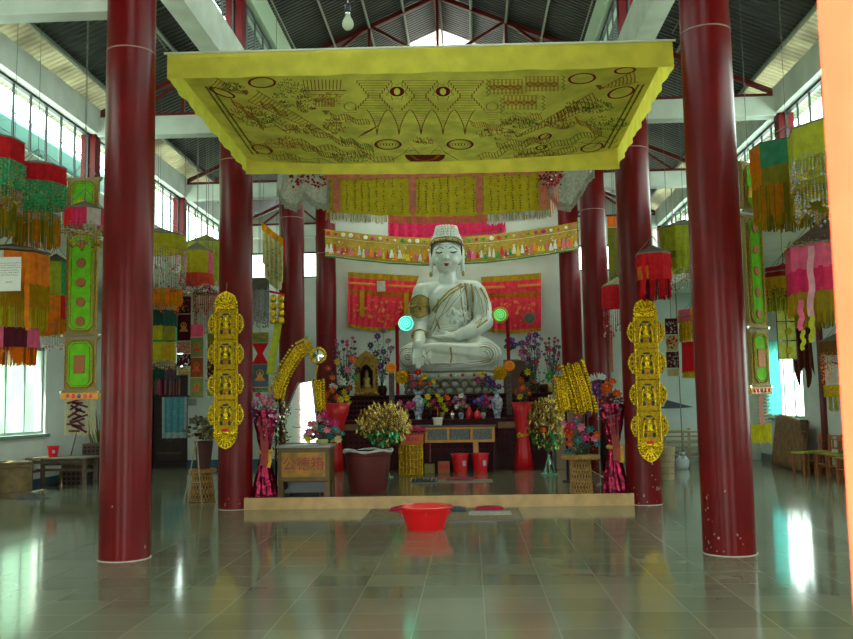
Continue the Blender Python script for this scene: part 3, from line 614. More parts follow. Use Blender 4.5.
# ================================================================== hanging lanterns, umbrellas and banners of the aisles
def roof_z(x):
    x = abs(x)
    return 6.41-(x-2.7)*.43 if x > 2.86 else 5.81 if x > 2.6 else 8.80-x*.44
def umbrella(label, cx, ty, Y, rp, tiers, n=8, roofc=None, rooft=9, group='hanging umbrella lanterns', ph=.3, name='hanging_umbrella', streamers=(), seed=1):
    """tiers: (kind, start px below rim, end px, colours, radius scale)"""
    k = Y/900.0; c = P(cx, ty, Y=Y); r = rp*k; R_ = random.Random(seed)
    t = thing(name, label, 'umbrella lantern', c, group)
    cor = lambda i, q, z: (q*math.cos(2*PI*i/n+ph), q*math.sin(2*PI*i/n+ph), z)
    if roofc is not None:
        m = MB(); m.add([cor(i, r*.99, 0) for i in range(n)]+[(0, 0, rooft*k)], [(i, (i+1) % n, n) for i in range(n)]); m.build('roof_cloth', roofc, t)
    m = MB(); m.tube([(0, 0, rooft*k*.6), (0, 0, roof_z(c.x)-c.z)], .0035, 5)
    for i in range(0, n, 2): m.tube([cor(i, r*.97, 0), (0, 0, rooft*k+.12)], .004, 4)
    m.build('cord', Mcord, t)
    m = MB(); m.tube([cor(i, r, -.01) for i in range(n)], .008, 5, closed=True); m.build('hoop', Mcord, t)
    for (kind, a, b, cols, rs) in tiers:
        a, b = -a*k, -b*k; q = r*rs
        if kind == 'c' or kind == 's':      # cloth sides; s = softly ruffled
            m = MB(); sc = .12*(a-b)
            for i in range(n):
                m.cur = i % len(cols)
                def fn(u, v):
                    A, B = Vector(cor(i, q, a)), Vector(cor(i+1, q, a)); w = A.lerp(B, u); o = w.copy(); o.z = 0; o.normalize()
                    amp = (.012 if kind == 'c' else .03)*v; return w+o*amp*math.sin(u*19)+Vector((0, 0, (b-a)*v+(sc*math.sin(PI*u)*v if kind == 's' else 0)))
                m.grid(fn, 10, 4)
            m.build('side_cloth', cols, t, smooth=True)
        elif kind == 'b':                   # bead net
            m = MB(); N = max(24, int(2*PI*q/.035)); rows = max(4, int((a-b)/.028))
            for j in range(N):
                u = j/N*n; i = int(u); p = Vector(cor(i, q, 0)).lerp(Vector(cor(i+1, q, 0)), u-i); L_ = (1+.25*math.cos(2*PI*(u-i)))*.8
                for z in range(rows):
                    zz_ = a+(b-a)*L_*(z+.5*(j % 2))/rows
                    m.cur = R_.choice(range(len(cols))); m.bead((p.x, p.y, zz_), .0085 if z < rows-1 else .016)
                m.cur = 0; m.box((p.x, p.y, (a+a+(b-a)*L_)/2), (.003, .003, (a-b)*L_))
            m.build('bead_fringe', cols, t)
        elif kind == 'f':                   # thread fringe
            m = MB(); N = max(40, int(2*PI*q/.016))
            for j in range(N):
                u = j/N*n; i = int(u); p = Vector(cor(i, q, 0)).lerp(Vector(cor(i+1, q, 0)), u-i); m.cur = R_.choice(range(len(cols))); fringe(m, [(p.x, p.y, a)], a-b, .014, .12, R_)
            m.build('thread_fringe', cols, t)
        elif kind == 't':                   # tinsel rim
            m = MB()
            for j in range(int(2*PI*q/.012)):
                u = R_.random()*n; i = int(u); p = Vector(cor(i, q, 0)).lerp(Vector(cor(i+1, q, 0)), u-i); d = Vector((R_.gauss(0, 1), R_.gauss(0, 1), R_.gauss(0, 1))).normalized()*.03
                z = a+(b-a)*R_.random(); w = d.orthogonal().normalized()*.008; p = Vector((p.x, p.y, z)); m.add([p-w, p+w, p+d+w, p+d-w], [(0, 1, 2, 3)])
            m.build('tinsel_rim', cols, t)
    for (px, y0, y1, wpx, cc) in streamers:
        p = P(px, y0, Y=Y-rp*k*.95)-c; q = P(px, y1, Y=Y-rp*k*.95)-c; m = MB(); m.strip([p.lerp(q, i/8)+Vector((.008*math.sin(i*1.7), .01*math.sin(i), 0)) for i in range(9)], wpx*k); m.build('streamer', cc, t)
    return t
olive = cloth('olive voile', (142, 134, 36), trans=.4); yel = cloth('yellow cotton', (206, 196, 40)); gold_t = cloth('golden thread', (196, 156, 20)); ylw = cloth('yellow green voile', (182, 184, 50), trans=.4)
umbrella('red topped umbrella with emerald beaded net, the one nearer the entrance', -10, 141, 8.6, 34, [('c', 0, 24, [Mredc], 1), ('c', 24, 52, [Mgrn], 1.02), ('b', 26, 54, [Msil, Mgrn, Mgold], 1.05), ('b', 50, 80, [Msil, Mgold, Mcopper], .97), ('f', 62, 100, [gold_t, olive], .8)], roofc=Mgreyc, group=None, seed=2)
umbrella('red topped umbrella with emerald beaded net, beside the green panel banner', 38, 168, 9.4, 29, [('c', 0, 19, [Mredc], 1), ('c', 19, 42, [Mgrn], 1.02), ('b', 21, 42, [Msil, Mgrn, Mgold], 1.05), ('b', 40, 66, [Msil, Mgold, Mgrn], .98), ('f', 50, 84, [gold_t, olive, Mora], .82)], roofc=Mgreyc, group=None, seed=3, ph=.12)
t3 = umbrella('orange and white umbrella with three tiers of yellow fringe and a handwritten sheet', 12, 252, 9.0, 37, [('c', 4, 38, [Mora, Mora, Mora, Mora, Mora, Mwh, Mora, Mora], 1), ('f', 36, 62, [gold_t], 1.0), ('f', 56, 82, [gold_t, yel], .96), ('c', 80, 100, [cloth('maroon cloth', (96, 26, 44)), Mlp], .78), ('f', 98, 118, [cloth('rust thread', (170, 90, 20)), Mora], .7)], roofc=Mgreyc, group=None, seed=4, ph=.28, streamers=[(27, 262, 330, 5, Mora)])
m = MB(); q = P(10, 272, Y=9.0-.385)-t3.location
for i in range(6):
    x = -.09
    while x < .09: w = RND.uniform(.008, .02); m.box((q.x+x, q.y, q.z+.09-i*.024+RND.uniform(-.003, .003)), (w, .002, .004), ry=RND.uniform(-.5, .5)); x += w+.006
m.box((q.x-.01, q.y, q.z-.1), (.07, .002, .005)); q2 = MB(); q2.box((q.x, q.y+.004, q.z-.02), (.22, .003, .34)); sh = q2.build('handwritten_sheet', mat('white paper', (222, 226, 224), rough=.8), t3); m.build('handwriting', mat('dark ink', (70, 60, 60)), sh)
umbrella('small umbrella in white and hot pink cloth hanging before the green panel banner', 85, 209, 8.6, 20, [('c', 0, 19, [Mhot, Mwh, Mpink, Mhot, Mredc], 1), ('b', 16, 30, [Msil, Mgold, olive], .98), ('b', 26, 42, [Mgold, olive, Msil], .8)], n=8, roofc=Mgreyc, group=None, seed=5, ph=.5)
umbrella('green and orange umbrella behind the orange and white one', 56, 262, 12.4, 14, [('c', 0, 34, [Mgrn, Mlime, Mgrn], 1), ('c', 36, 60, [Mora, Mredc], 1), ('f', 58, 78, [Mora, gold_t], .95), ('b', 74, 92, [Msil, Mreds], .8)], n=6, roofc=Mgreyc, group=None, seed=6)
umbrella('yellow umbrella with a red and white beaded skirt behind the bench side entrance column', 160, 236, 12.2, 27, [('c', 0, 17, [yel], 1), ('b', 15, 40, [Msil, Mreds, Mredc], 1.02), ('b', 36, 62, [Msil, Mreds, Msil], .98), ('f', 56, 72, [Mora, gold_t], .85)], roofc=Mgreyc, group=None, seed=7, ph=.1)
umbrella('yellow umbrella with red scalloped hem and pink lining', 197, 251, 13.2, 16, [('c', 0, 25, [yel, yel, yel, Mlp], 1), ('s', 24, 36, [cloth('coral cloth', (226, 80, 60))], 1.04), ('b', 34, 44, [Msil, Mreds], .9)], roofc=Mgreyc, group=None, seed=8)
umbrella('tall olive voile umbrella with white beads against the clerestory', 206, 243, 15.0, 21, [('s', 0, 22, [ylw], 1), ('s', 20, 44, [ylw, Mcream], .97), ('b', 40, 60, [Msil, Mgold], .95)], roofc=olive, group=None, seed=9)
umbrella('dark teal umbrella with orange beads, carrying yellow flags and a white note', 157, 300, 13.0, 22, [('b', 0, 16, [Mora, Mgold, Mreds], 1), ('c', 12, 28, [cloth('dark teal cloth', (40, 84, 70))], .98), ('c', 26, 42, [olive, Mgrn, yel], .95), ('c', 44, 62, [gold_t, yel], .9), ('b', 58, 72, [Mgold, Msil], .85)], roofc=Mgreyc, group=None, seed=10, ph=.6)
umbrella('maroon beaded umbrella beside the gold openwork plaque of the bench side', 206, 293, 14.6, 13, [('b', 0, 22, [Mreds, Mredc, Mgold], 1), ('b', 16, 44, [Mreds, Mdots, Mgold], .9)], roofc=cloth('maroon cloth', (96, 26, 44)), group=None, seed=11)
tp = umbrella('dark umbrella with a purple flower and pink fringe above the towel door', 165, 366, 18.5, 15, [('c', 0, 15, [cloth('grey violet cloth', (92, 70, 84)), cloth('dark teal cloth', (0, 0, 0))], 1), ('f', 13, 30, [Mlp, Mgreyc, cloth('maroon cloth', (0, 0, 0))], 1.0)], roofc=Mgreyc, group=None, seed=12)
# low chairs side
umbrella('large lime umbrella with two silver beaded nets, beside the orange entrance jamb', 840, 128, 7.3, 50, [('c', 0, 34, [ylw, ylw, Mlime], 1), ('b', 30, 60, [Msil, Mgold, Msil], 1.0), ('s', 56, 64, [olive], .96), ('b', 58, 92, [Msil, Msil, Mgold], .95), ('s', 60, 78, [olive], .8)], roofc=Mgreyc, group=None, seed=13, ph=.15)
umbrella('orange, teal and olive umbrella with a deep golden fringe', 787, 146, 9.0, 36, [('c', 0, 26, [Mora, Mora, Mora, Mora, Mteal, ylw, ylw, ylw], 1), ('c', 24, 44, [cloth('plain orange cotton', (240, 146, 10))]*4+[olive, ylw, ylw, ylw], .98), ('f', 42, 78, [gold_t, cloth('orange thread', (226, 140, 20)), olive], .97), ('f', 46, 84, [gold_t, olive], .8)], roofc=Mgreyc, group=None, seed=14, ph=.45)
tk = umbrella('two tone pink umbrella with gold tinsel rim and mustard fringe', 833, 246, 8.15, 46, [('t', -3, 5, [Mgold], 1.0), ('c', 2, 26, [Mlp], 1), ('c', 24, 48, [Mhot], 1.0), ('f', 45, 70, [cloth('mustard thread', (0, 0, 0)), gold_t], .98), ('f', 50, 80, [gold_t, olive], .86)], roofc=cloth('brown grey cloth', (112, 96, 84)), rooft=34, group=None, seed=15, ph=.2,
    streamers=[(811, 246, 316, 6, cloth('pink white ribbon', (232, 170, 186))), (801, 300, 330, 5, Mlp), (803, 330, 350, 4, ylw), (812, 316, 342, 5, ylw)])
umbrella('red and gold scalloped umbrella before the cyan curtained window', 783, 272, 12.5, 19, [('c', -4, 8, [cloth('crimson cloth', (150, 20, 30))], 1), ('s', 6, 18, [gold_t], 1.03), ('b', 14, 30, [Mgold, Mreds], 1), ('f', 18, 40, [ylw, olive], .9)], roofc=Mredc, group=None, seed=16)
umbrella('lime voile umbrella with striped hem and white beads by the chairs side entrance column', 684, 228, 12.4, 26, [('c', 0, 28, [Mlime], 1), ('s', 26, 34, [olive, ylw], 1.02), ('s', 32, 44, [ylw, Mlime], 1.02), ('b', 42, 66, [Msil, Mcream, Mreds], .98)], roofc=Mgreyc, group=None, seed=17, ph=.2)
umbrella('red umbrella with orange panels hanging before the second column of the low chairs side', 653, 254, 11.5, 18, [('c', 0, 14, [Mredc], 1), ('c', 13, 27, [Mredc, Mora, Mredc], .98), ('f', 24, 46, [Mredc, cloth('maroon cloth', (0, 0, 0))], .9)], roofc=Mgreyc, group=None, seed=18, streamers=[(644, 256, 294, 4, Mredc)])
umbrella('red umbrella with long white beaded strings between two columns', 617, 286, 14.2, 16, [('c', 0, 22, [Mredc], 1), ('b', 20, 52, [Mreds, Msil, Mredc], .95)], roofc=Mcream, group=None, seed=19)
umbrella('gold tinsel umbrella with a pink top and red panels', 694, 316, 13.0, 16, [('c', -6, 6, [Mlp, Mora], 1), ('t', 0, 24, [Mgold], 1), ('f', 4, 26, [gold_t, Mgold], .96), ('c', 26, 56, [Mredc], .85), ('c', 55, 61, [yel], .86)], roofc=Mcream, group=None, seed=20)
umbrella('brown and orange umbrella with a white disc and foil tails above the low chairs', 842, 340, 11.5, 21, [('c', 0, 14, [cloth('brown voile', (128, 86, 40))], 1), ('b', 12, 30, [Mcopper, Mreds, Mgold], 1), ('t', 24, 46, [Mora, gold('bright gold', (240, 190, 40))], .95), ('f', 44, 56, [Mgold, yel], .9), ('f', 52, 70, [Msilver, yel], .7)], roofc=Mgreyc, group=None, seed=21)
umbrella('yellow umbrella with pink ruffles seen between the lime and the pink ones', 712, 214, 13.5, 20, [('c', 0, 18, [yel, yel, Mpink], 1), ('c', 17, 32, [Msal, Mpink, Mteal], .98), ('c', 30, 42, [Mteal, yel], .9)], roofc=Mgreyc, group=None, seed=22)

# tall green panel banners
def panel_banner(label, x0, x1, y0, Y, segs, rz, braid):
    k = Y/900.0; c = P((x0+x1)/2, y0, Y=Y); w = (x1-x0)*k/math.cos(rz); t = thing('panel_banner', label, 'banner', c, 'tall green panel banners', rz)
    m = MB(); m.tube([(0, 0, 0), (0, 0, roof_z(c.x)-c.z)], .0035, 5); m.tube([(-w*.4, 0, 0), (0, 0, .18), (w*.4, 0, 0)], .004, 4); m.build('cord', Mcord, t)
    d = .05
    for (a, b, kind) in segs:
        a, b = -a*k, -b*k; h = a-b; fl = .10*w
        ww = w/2-fl
        poly = [(-w/2, a), (w/2, a), (ww, a-fl*1.1), (ww-.005, (a+b)/2), (ww, b+fl*1.1), (w/2, b), (-w/2, b), (-ww, b+fl*1.1), (-ww+.005, (a+b)/2), (-ww, a-fl*1.1)]
        m = MB(); m.prism(poly, (0, -d/2, 0), (1, 0, 0), (0, 0, 1), (0, d, 0)); p = m.build('panel', mat('dusty gold net', (172, 150, 96), rough=.5, metal=.3, bump=.9, bs=220), t)
        iw = ww-.028; m = MB(); ch = .05
        poly = [(-iw+ch, a-.045), (iw-ch, a-.045), (iw, a-.045-ch), (iw, b+.045+ch), (iw-ch, b+.045), (-iw+ch, b+.045), (-iw, b+.045+ch), (-iw, a-.045-ch)]
        m.prism(poly, (0, -d/2-.012, 0), (1, 0, 0), (0, 0, 1), (0, .014, 0)); m.build('green_field', Mgreen, p)
        m = MB(); pts = [(x, -d/2-.012, z) for x, z in poly]; m.tube(pts, .009, 6, closed=True)
        pts = [(x*.80, -d/2-.016, (z-(a+b)/2)*(1-.05/h)+(a+b)/2) for x, z in poly]; m.tube(pts, .004, 5, closed=True)
        m.tube([(-ww, -d/2, a-fl), (-ww, -d/2, b+fl)], .008, 6); m.tube([(ww, -d/2, a-fl), (ww, -d/2, b+fl)], .008, 6)
        m.build('sequin_border', Mgoldd, p)
        m = MB()
        if kind == 'circles':
            n = 5; r = .052
            for i in range(n):
                z = a-.14-(h-.28)*i/(n-1); m.lathe([(r, 0), (r*.9, .012)], (0, 0, 0), 20); kk = len(m.v)-40; m.v[kk:] = [(x*.9 if abs(rz) > .2 else x, -d/2-.014-zz_, z+y) for x, y, zz_ in m.v[kk:]]
            m.build('copper_disc', Mcopper, p)
        elif kind == 'card': m.box((0, -d/2-.018, (a+b)/2), (.12, .012, .19)); m.build('copper_card', Mcopper, p, bevel=.012)
        else: m.prism([(-.08, 0), (.08, 0), (.08, .06), (.06, .10), (.03, .13), (-.03, .13), (-.06, .10), (-.08, .06)], (0, -d/2-.02, (a+b)/2-.12), (1, 0, 0), (0, 0, 1), (0, .014, 0)); m.build('gold_arch', Mgold, p)
        m = MB()
        for s in (-1, 1): m.box((s*(w/2), 0, b), (.02, .06, .025))
        m.build('corner_bead', Msil, p)
    bz = -segs[-1][1]*k; m = MB(); m.box((0, 0, bz-.04), (w, .06, .075)); pb = m.build('plate', mat('orange gold plate', (206, 140, 30), rough=.4), t, bevel=.005)
    m = MB()
    for i in range(5): m.cur = (0, 0, 1, 0, 0)[i]; m.ball((-.12+i*.06, -.032, bz-.04), (.02, .008, .022), 8, 6)
    m.build('gem', [mat('red gem', (210, 40, 60), rough=.2), mat('blue gem', (40, 50, 130), rough=.2)], pb)
    m = MB(); ln = braid*k
    if rz < .3:
        fringe(m, [(-w*.4+i*w*.8/18, 0, bz-.08) for i in range(19)], ln, .01, .1); m.build('tassel_fringe', [Mcream], t)
        m = MB()
        for i in range(16): m.box((-.05+.03*(i % 3), -.02, bz-.09-i*ln*.85/16), (.16-.05*(i % 2), .012, ln*.05), ry=RND.uniform(-.6, .6))
        m.build('woven_braid', cloth('dusky plum cloth', (120, 56, 70)), t)
    else:
        for i in range(8): m.tube([(-w*.42, -.01, bz-.1-i*ln*.07), (0, -.02, bz-.12-i*ln*.07), (w*.42, -.01, bz-.1-i*ln*.07)], .006, 4)
        m.build('net', Mcream, t); m = MB(); m.strip([(-.03+.01*math.sin(i), -.03, bz-.09-i*ln*.06) for i in range(11)], .07); m.build('woven_braid', mat('rust braid', (150, 70, 40)), t)
        m = MB(); fringe(m, [(-w*.45+i*w*.9/24, 0, bz-.08-ln*.6) for i in range(25)], ln*.42, .016, .15); m.build('tassel_fringe', yel, t)
panel_banner('tall green and gold panel banner with five copper discs beside the bench side entrance column', 65, 104, 178, 9.1, [(0, 48, 'arch'), (56, 164, 'circles'), (166, 222, 'card')], 0.0, 38)
panel_banner('tall green and gold panel banner turned aslant, beside the low chairs side entrance column', 735, 761, 163, 9.6, [(0, 50, 'arch'), (54, 166, 'circles'), (168, 224, 'card')], .62, 48)

# strip banners with painted pictures
def strip_banner(label, px, y0, y1, Y, w, blocks, group='narrow picture banners', tail=None):
    k = Y/900; c = P(px, y0, Y=Y); t = thing('strip_banner', label, 'banner', c, group); z = 0; H = (y1-y0)*k; tot = sum(b[0] for b in blocks)
    m = MB(); m.tube([(0, .01, 0), (0, .01, roof_z(c.x)-c.z)], .005, 4); m.build('cord', Mcord, t)
    for (h, shape, ca, cb) in blocks:
        hh = H*h/tot; W_ = w*k/2; m = MB()
        if shape == 'bow': m.prism([(-W_, z), (W_, z), (W_*.3, z-hh/2), (W_, z-hh), (-W_, z-hh), (-W_*.3, z-hh/2)], (0, 0, 0), (1, 0, 0), (0, 0, 1), (0, .015, 0))
        else: m.bx(-W_, W_, 0, .015, z-hh+.006, z-.006)
        p = m.build('panel', ca, t)
        if shape == 'fig':
            m = MB(); zc = z-hh*.5; q = min(W_, hh*.5)
            m.prism([(-q*.62, -q*.6), (q*.62, -q*.6), (q*.5, -q*.3), (q*.3, -q*.2), (q*.32, q*.1), (q*.12, q*.2), (q*.14, q*.4), (0, q*.52), (-q*.14, q*.4), (-q*.12, q*.2), (-q*.32, q*.1), (-q*.3, -q*.2), (-q*.5, -q*.3)], (0, -.012, zc), (1, 0, 0), (0, 0, 1), (0, .012, 0)); m.build('seated_figure', cb, p)
            m = MB(); m.tube([(q*.4*math.cos(a), -.008, zc+q*.3+q*.4*math.sin(a)) for a in [2*PI*i/14 for i in range(14)]], .006, 5, closed=True); m.build('halo', Mgold, p)
        elif shape == 'dots':
            m = MB()
            for i in range(26): m.bead((RND.uniform(-W_*.85, W_*.85), -.008, z-RND.uniform(.1, .9)*hh), RND.uniform(.008, .02))
            m.build('sequins', cb, p)
        z -= hh
    if tail:
        m = MB(); fringe(m, [(-w*k/2+i*w*k/12, .005, z) for i in range(13)], tail*k, .012, .2); m.build('tassel_fringe', yel, t)
mar = cloth('maroon cloth', (0, 0, 0)); ogold = mat('gold painted figure', (206, 130, 50), rough=.5); redp = mat('vermilion paint', (200, 60, 34), rough=.6); palegr = cloth('pale green cotton', (150, 164, 96)); dusk = mat('dark blue painting', (52, 74, 84), rough=.6)
strip_banner('maroon strip banner with a seated golden figure beside the dark teal umbrella', 184, 296, 377, 13.5, 14, [(2, 'dots', mar, Mgold), (3, 'fig', mar, ogold), (1.4, 'dots', Msal, Msil), (1.4, 'dots', mar, Msil), (1, 'dots', Mcream, Mcopper)], group=None)
strip_banner('pale green strip banner with pink rounded head and three small figures', 197, 324, 399, 14.0, 13, [(1.3, 'plain', Mlp, None), (2, 'fig', palegr, redp), (2, 'fig', cloth('brick cloth', (176, 96, 50)), redp), (2, 'fig', palegr, redp)], group=None)
strip_banner('yellow green strip banner tucked behind the gold plaque of the bench side', 212, 333, 397, 14.0, 9, [(2, 'fig', olive, redp), (2, 'dots', mar, Mgold), (1.5, 'plain', palegr, None)], group=None)
strip_banner('strip banner with a red bow shape above a golden seated figure on blue', 260, 332, 393, 14.3, 17, [(1.1, 'dots', palegr, Mgold), (2.1, 'bow', Mredc, None), (2.3, 'fig', dusk, ogold), (.5, 'dots', Mgrn, Mredc)], group=None)
strip_banner('floral red and white strip banner under the lime umbrella', 671, 318, 376, 13.0, 12, [(2, 'dots', mar, Msil), (2, 'dots', Mcream, Mredc), (2, 'dots', mar, Msil), (1, 'plain', Mcream, None)], group=None)
strip_banner('narrow white and grey strip hanging by the pale green strip banner', 207.5, 340, 400, 14.6, 3, [(1, 'dots', Mwh, Msil)], group=None)
strip_banner('olive voile strip hanging between the third and second columns of the low chairs side', 613, 216, 284, 14.5, 12, [(1.2, 'plain', Mora, None), (6, 'plain', olive, None)], group=None, tail=12)
strip_banner('thin salmon strip hanging to the low cabinet behind the beaded red umbrella', 610, 330, 372, 16, 4, [(1, 'plain', Msal, None)], group=None)
# white net bag, silver tassels, gold lantern tower, ribbon between the second and third column
Y = 14.0; a = P(262, 224, Y=Y); b = P(284, 244, Y=Y); k = Y/900; c = P(273, 232, Y=Y)
t = thing('net_banner', 'white net pouch with a slanted orange top between two bench side columns', 'hanging cloth', c)
m = MB()
m.grid(lambda u, v: ((u-.5)*.34, .05*math.sin(u*30)*(.4+v), (.5-u)*.30-.08-v*(.80 if .12 < u < .88 else .68)+(.12*(abs(u-.5)*2)**2*v)), 50, 10); m.build('net', Mcream, t, smooth=True)
m = MB(); m.grid(lambda u, v: ((u-.5)*.36, -.02+.03*math.sin(u*20), (.5-u)*.30+.02-v*.13), 20, 2); m.build('top_band', cloth('amber cloth', (232, 160, 16)), t)
m = MB(); m.tube([(-.18, 0, .17), (-.1, 0, roof_z(c.x)-c.z)], .005, 4); m.tube([(.18, 0, -.13), (0, 0, roof_z(c.x)-c.z)], .005, 4); m.build('cord', Mcord, t)
m = MB(); m.bx(.16, .19, -.01, .02, -.5, -.1); m.build('red_tassel', Mredc, t)
m = MB()
for i in range(24): m.tube([(RND.uniform(-.14, .14), .03*math.sin(i), -.25+RND.uniform(-.03, .03)-.02*i), (RND.uniform(-.14, .14), -.03, -.3-.022*i)], .006, 4)
m.build('leaf_sprig', olive, t)
c = P(259, 284, Y=14.2); t = thing('silver_tassel', 'grey silver tassel cluster above the bow strip banner', 'hanging cloth', c)
m = MB(); fringe(m, [(RND.uniform(-.15, .15), RND.uniform(-.05, .05), RND.uniform(-.1, 0)) for i in range(90)], .6, .016, .3); m.build('threads', Msilver, t); m = MB(); m.box((0, 0, 0), (.32, .1, .2)); m.build('head', Mgreyc, t, bevel=.03); m = MB(); m.tube([(0, 0, 0), (0, 0, roof_z(c.x)-c.z)], .005, 4); m.build('cord', Mcord, t)
m = MB()
for i in range(60): m.bead((RND.uniform(-.16, .16), RND.uniform(-.07, .07), -.45-RND.random()*.25), .02)
m.build('silver_beads', Msil, t)
c = P(277, 293, Y=13.9); t = thing('gold_lantern_chain', 'twin chain of small gold tubs with a long lime ribbon', 'hanging ornament', c)
for i in range(4):
    for s in (-1, 1): m = MB(); m.lathe([(.03, .0), (.05, -.02), (.055, -.09), (.04, -.11)], (s*.06, 0, -.03-i*.115), 12); m.build('gold_tub', Mgold, t, smooth=True)
m = MB(); m.box((0, 0, 0), (.24, .05, .03), ry=.25); m.build('red_bar', Mredc, t); m = MB(); m.tube([(0, 0, 0), (0, 0, roof_z(c.x)-c.z)], .005, 4); m.tube([(-.06, 0, 0), (-.06, 0, -.4)], .004, 4); m.tube([(.06, 0, 0), (.06, 0, -.4)], .004, 4); m.build('cord', Mcord, t)
m = MB(); m.strip([(.02-.012*i, .02*math.sin(i*.6), -.45-i*.075) for i in range(12)], .12); m.build('lime_ribbon', Mlime, t)
# hanging bulb
c = P(348, 30, Y=7.6); t = thing('light_bulb', 'bare clear light bulb on a white flex above the canopy edge', 'light bulb', c)
m = MB(); m.lathe([(.004, -.001), (.03, .006), (.048, .03), (.052, .055), (.045, .085), (.027, .115), (.022, .135)], (0, 0, 0), 20); m.build('glass_bulb', mat('bulb glass', (214, 220, 200), rough=.15, trans=.6), t, smooth=True)
m = MB(); m.lathe([(.022, .13), (.023, .165)], (0, 0, 0), 16); m.build('metal_cap', Msil, t, smooth=True)
m = MB(); m.lathe([(.026, .16), (.030, .17), (.026, .23), (.012, .245)], (0, 0, 0), 16); m.build('socket', mat('dark bakelite', (30, 28, 28), rough=.4), t, smooth=True)
m = MB(); m.tube([(0, 0, .24), (0, 0, roof_z(c.x)-c.z)], .006, 6); m.build('flex', Mwh, t); m = MB(); m.tube([(-.01, 0, .13), (-.012, 0, .06), (.012, 0, .06), (.01, 0, .13)], .002, 4); m.build('filament', Mcord, t)

# gold openwork plaques on the second pair of columns
Mpl = gold('plaque gold', (228, 190, 24), rough=.2); Mrec = mat('dark plaque recess', (34, 44, 24), rough=.6); Mpd = gold('shaded plate gold', (186, 148, 22), rough=.4); Mpr = mat('plaque red figure', (190, 70, 20), rough=.5)  # plates take a darker gold than the relief, shade put into the colour
def plaque(label, px, y0, y1, Y):
    k = Y/900; c = P(px, y0, Y=Y); H = (y1-y0)*k; t = thing('openwork_plaque', label, 'plaque', c, 'gold openwork plaques on the columns')
    top = .115*H; bot = .115*H; sh = (H-top-bot)/4; w = .155
    def scal(cx, cz, r, y, m, petals=14, rr=.028, a0=0, a1=2*PI):
        for i in range(petals+1): a = a0+(a1-a0)*i/petals; m.ball((cx+r*math.cos(a), y, cz+r*math.sin(a)), (rr, .012, rr), 7, 5)
    m = MB(); m.prism([(-w*.9, -top), (w*.9, -top), (w*.95, -top*.6), (w*.75, -top*.25), (w*.35, -top*.1), (0, 0), (-w*.35, -top*.1), (-w*.75, -top*.25), (-w*.95, -top*.6)], (0, 0, 0), (1, 0, 0), (0, 0, 1), (0, .03, 0))
    for i in range(7): a = PI*(i+.5)/7; m.tube([(0, -.015, -top*.85), (w*.85*math.cos(a), -.02, -top*.85+top*.75*math.sin(a))], [.022, .012], 6)
    m.ball((0, -.02, -top*.6), (.05, .03, .05)); scal(0, -top*.85, w*.9, -.01, m, 10, .022, 0, PI); m.build('crest', Mpl, t, auto=True)
    for j in range(4):
        z0 = -top-j*sh; zc = z0-sh/2; m = MB()
        m.bx(-w, w, 0, .03, z0-sh, z0); n = 10; m.cur = 0
        for s in (-1, 1):
            pts = [(s*w, zc+sh*.36)]+[(s*(w+.075*math.sin(PI*i/n)**.7), zc+sh*.36-sh*.72*i/n) for i in range(1, n)]+[(s*w, zc-sh*.36)]
            m.prism(pts if s < 0 else pts, (0, 0, 0), (1, 0, 0), (0, 0, 1), (0, .025, 0))
            m.cur = 1
            for i in range(1, n): x, z = pts[i]; m.ball((x, .0, z), (.017, .014, .017), 6, 4)
            for i in range(5): m.ball((s*(w+.02), -.004, zc+sh*(.22-.11*i)), (.016, .014, .02), 6, 4)
            m.tube([(s*w*.93, -.006, z0-.01), (s*w*.93, -.006, z0-sh+.01)], .011, 6)
            for i in range(11): m.ball((s*w*.76, -.004, z0-sh*(i+.5)/11), .013, 6, 4)
            m.tube([(s*w*.55, -.01, zc-sh*.3), (s*w*.5, -.015, zc), (s*w*.35, -.02, zc+sh*.2)], .012, 6); m.cur = 0 if s < 0 else 1
        for i in range(14): m.ball((-w+2*w*(i+.5)/14, -.005, z0-.008), (.012, .014, .012), 6, 4)
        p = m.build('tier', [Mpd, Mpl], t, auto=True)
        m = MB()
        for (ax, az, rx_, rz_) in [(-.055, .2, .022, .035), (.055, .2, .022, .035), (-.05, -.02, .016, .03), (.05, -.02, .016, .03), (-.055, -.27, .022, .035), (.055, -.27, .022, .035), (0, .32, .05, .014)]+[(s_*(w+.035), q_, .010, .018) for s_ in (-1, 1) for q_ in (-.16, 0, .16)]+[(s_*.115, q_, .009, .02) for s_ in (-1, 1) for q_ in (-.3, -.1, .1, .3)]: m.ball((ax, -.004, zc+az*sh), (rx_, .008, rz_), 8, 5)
        m.build('hole_shade', Mrec, p, smooth=True)  # dark blobs paint the shade of openwork holes, nothing is cut
        m = MB(); m.lathe([(.05, -.07), (.055, -.05), (.03, -.03), (.04, 0), (.03, .035), (.018, .04), (.024, .06), (.016, .085), (.004, .10)], (0, -.006, zc-.0), 12, sy=.4); m.build('small_figure', Mpl, p, smooth=True)
        m = MB(); m.ball((0, -.03, zc-.3*sh), (.02, .01, .018)); m.build('red_stud', Mpr, p)
    zb = -H+bot; m = MB(); m.prism([(-w, zb), (w, zb), (w*.95, zb-bot*.5), (w*.6, zb-bot*.85), (w*.25, zb-bot), (0, zb-bot*1.06), (-w*.25, zb-bot), (-w*.6, zb-bot*.85), (-w*.95, zb-bot*.5)], (0, 0, 0), (1, 0, 0), (0, 0, 1), (0, .03, 0))
    for i in range(9): a = -PI*(i+.5)/9; m.tube([(0, -.01, zb-bot*.25), (w*.85*math.cos(a), -.02, zb-bot*.2+bot*.8*math.sin(a))], [.02, .012], 6)
    for s in (-1, 1): m.tube([(s*(.08+.04*math.cos(q)), -.014, zb-bot*.2+.04*math.sin(q)) for q in [2*PI*i/12 for i in range(12)]], .009, 6, closed=True)
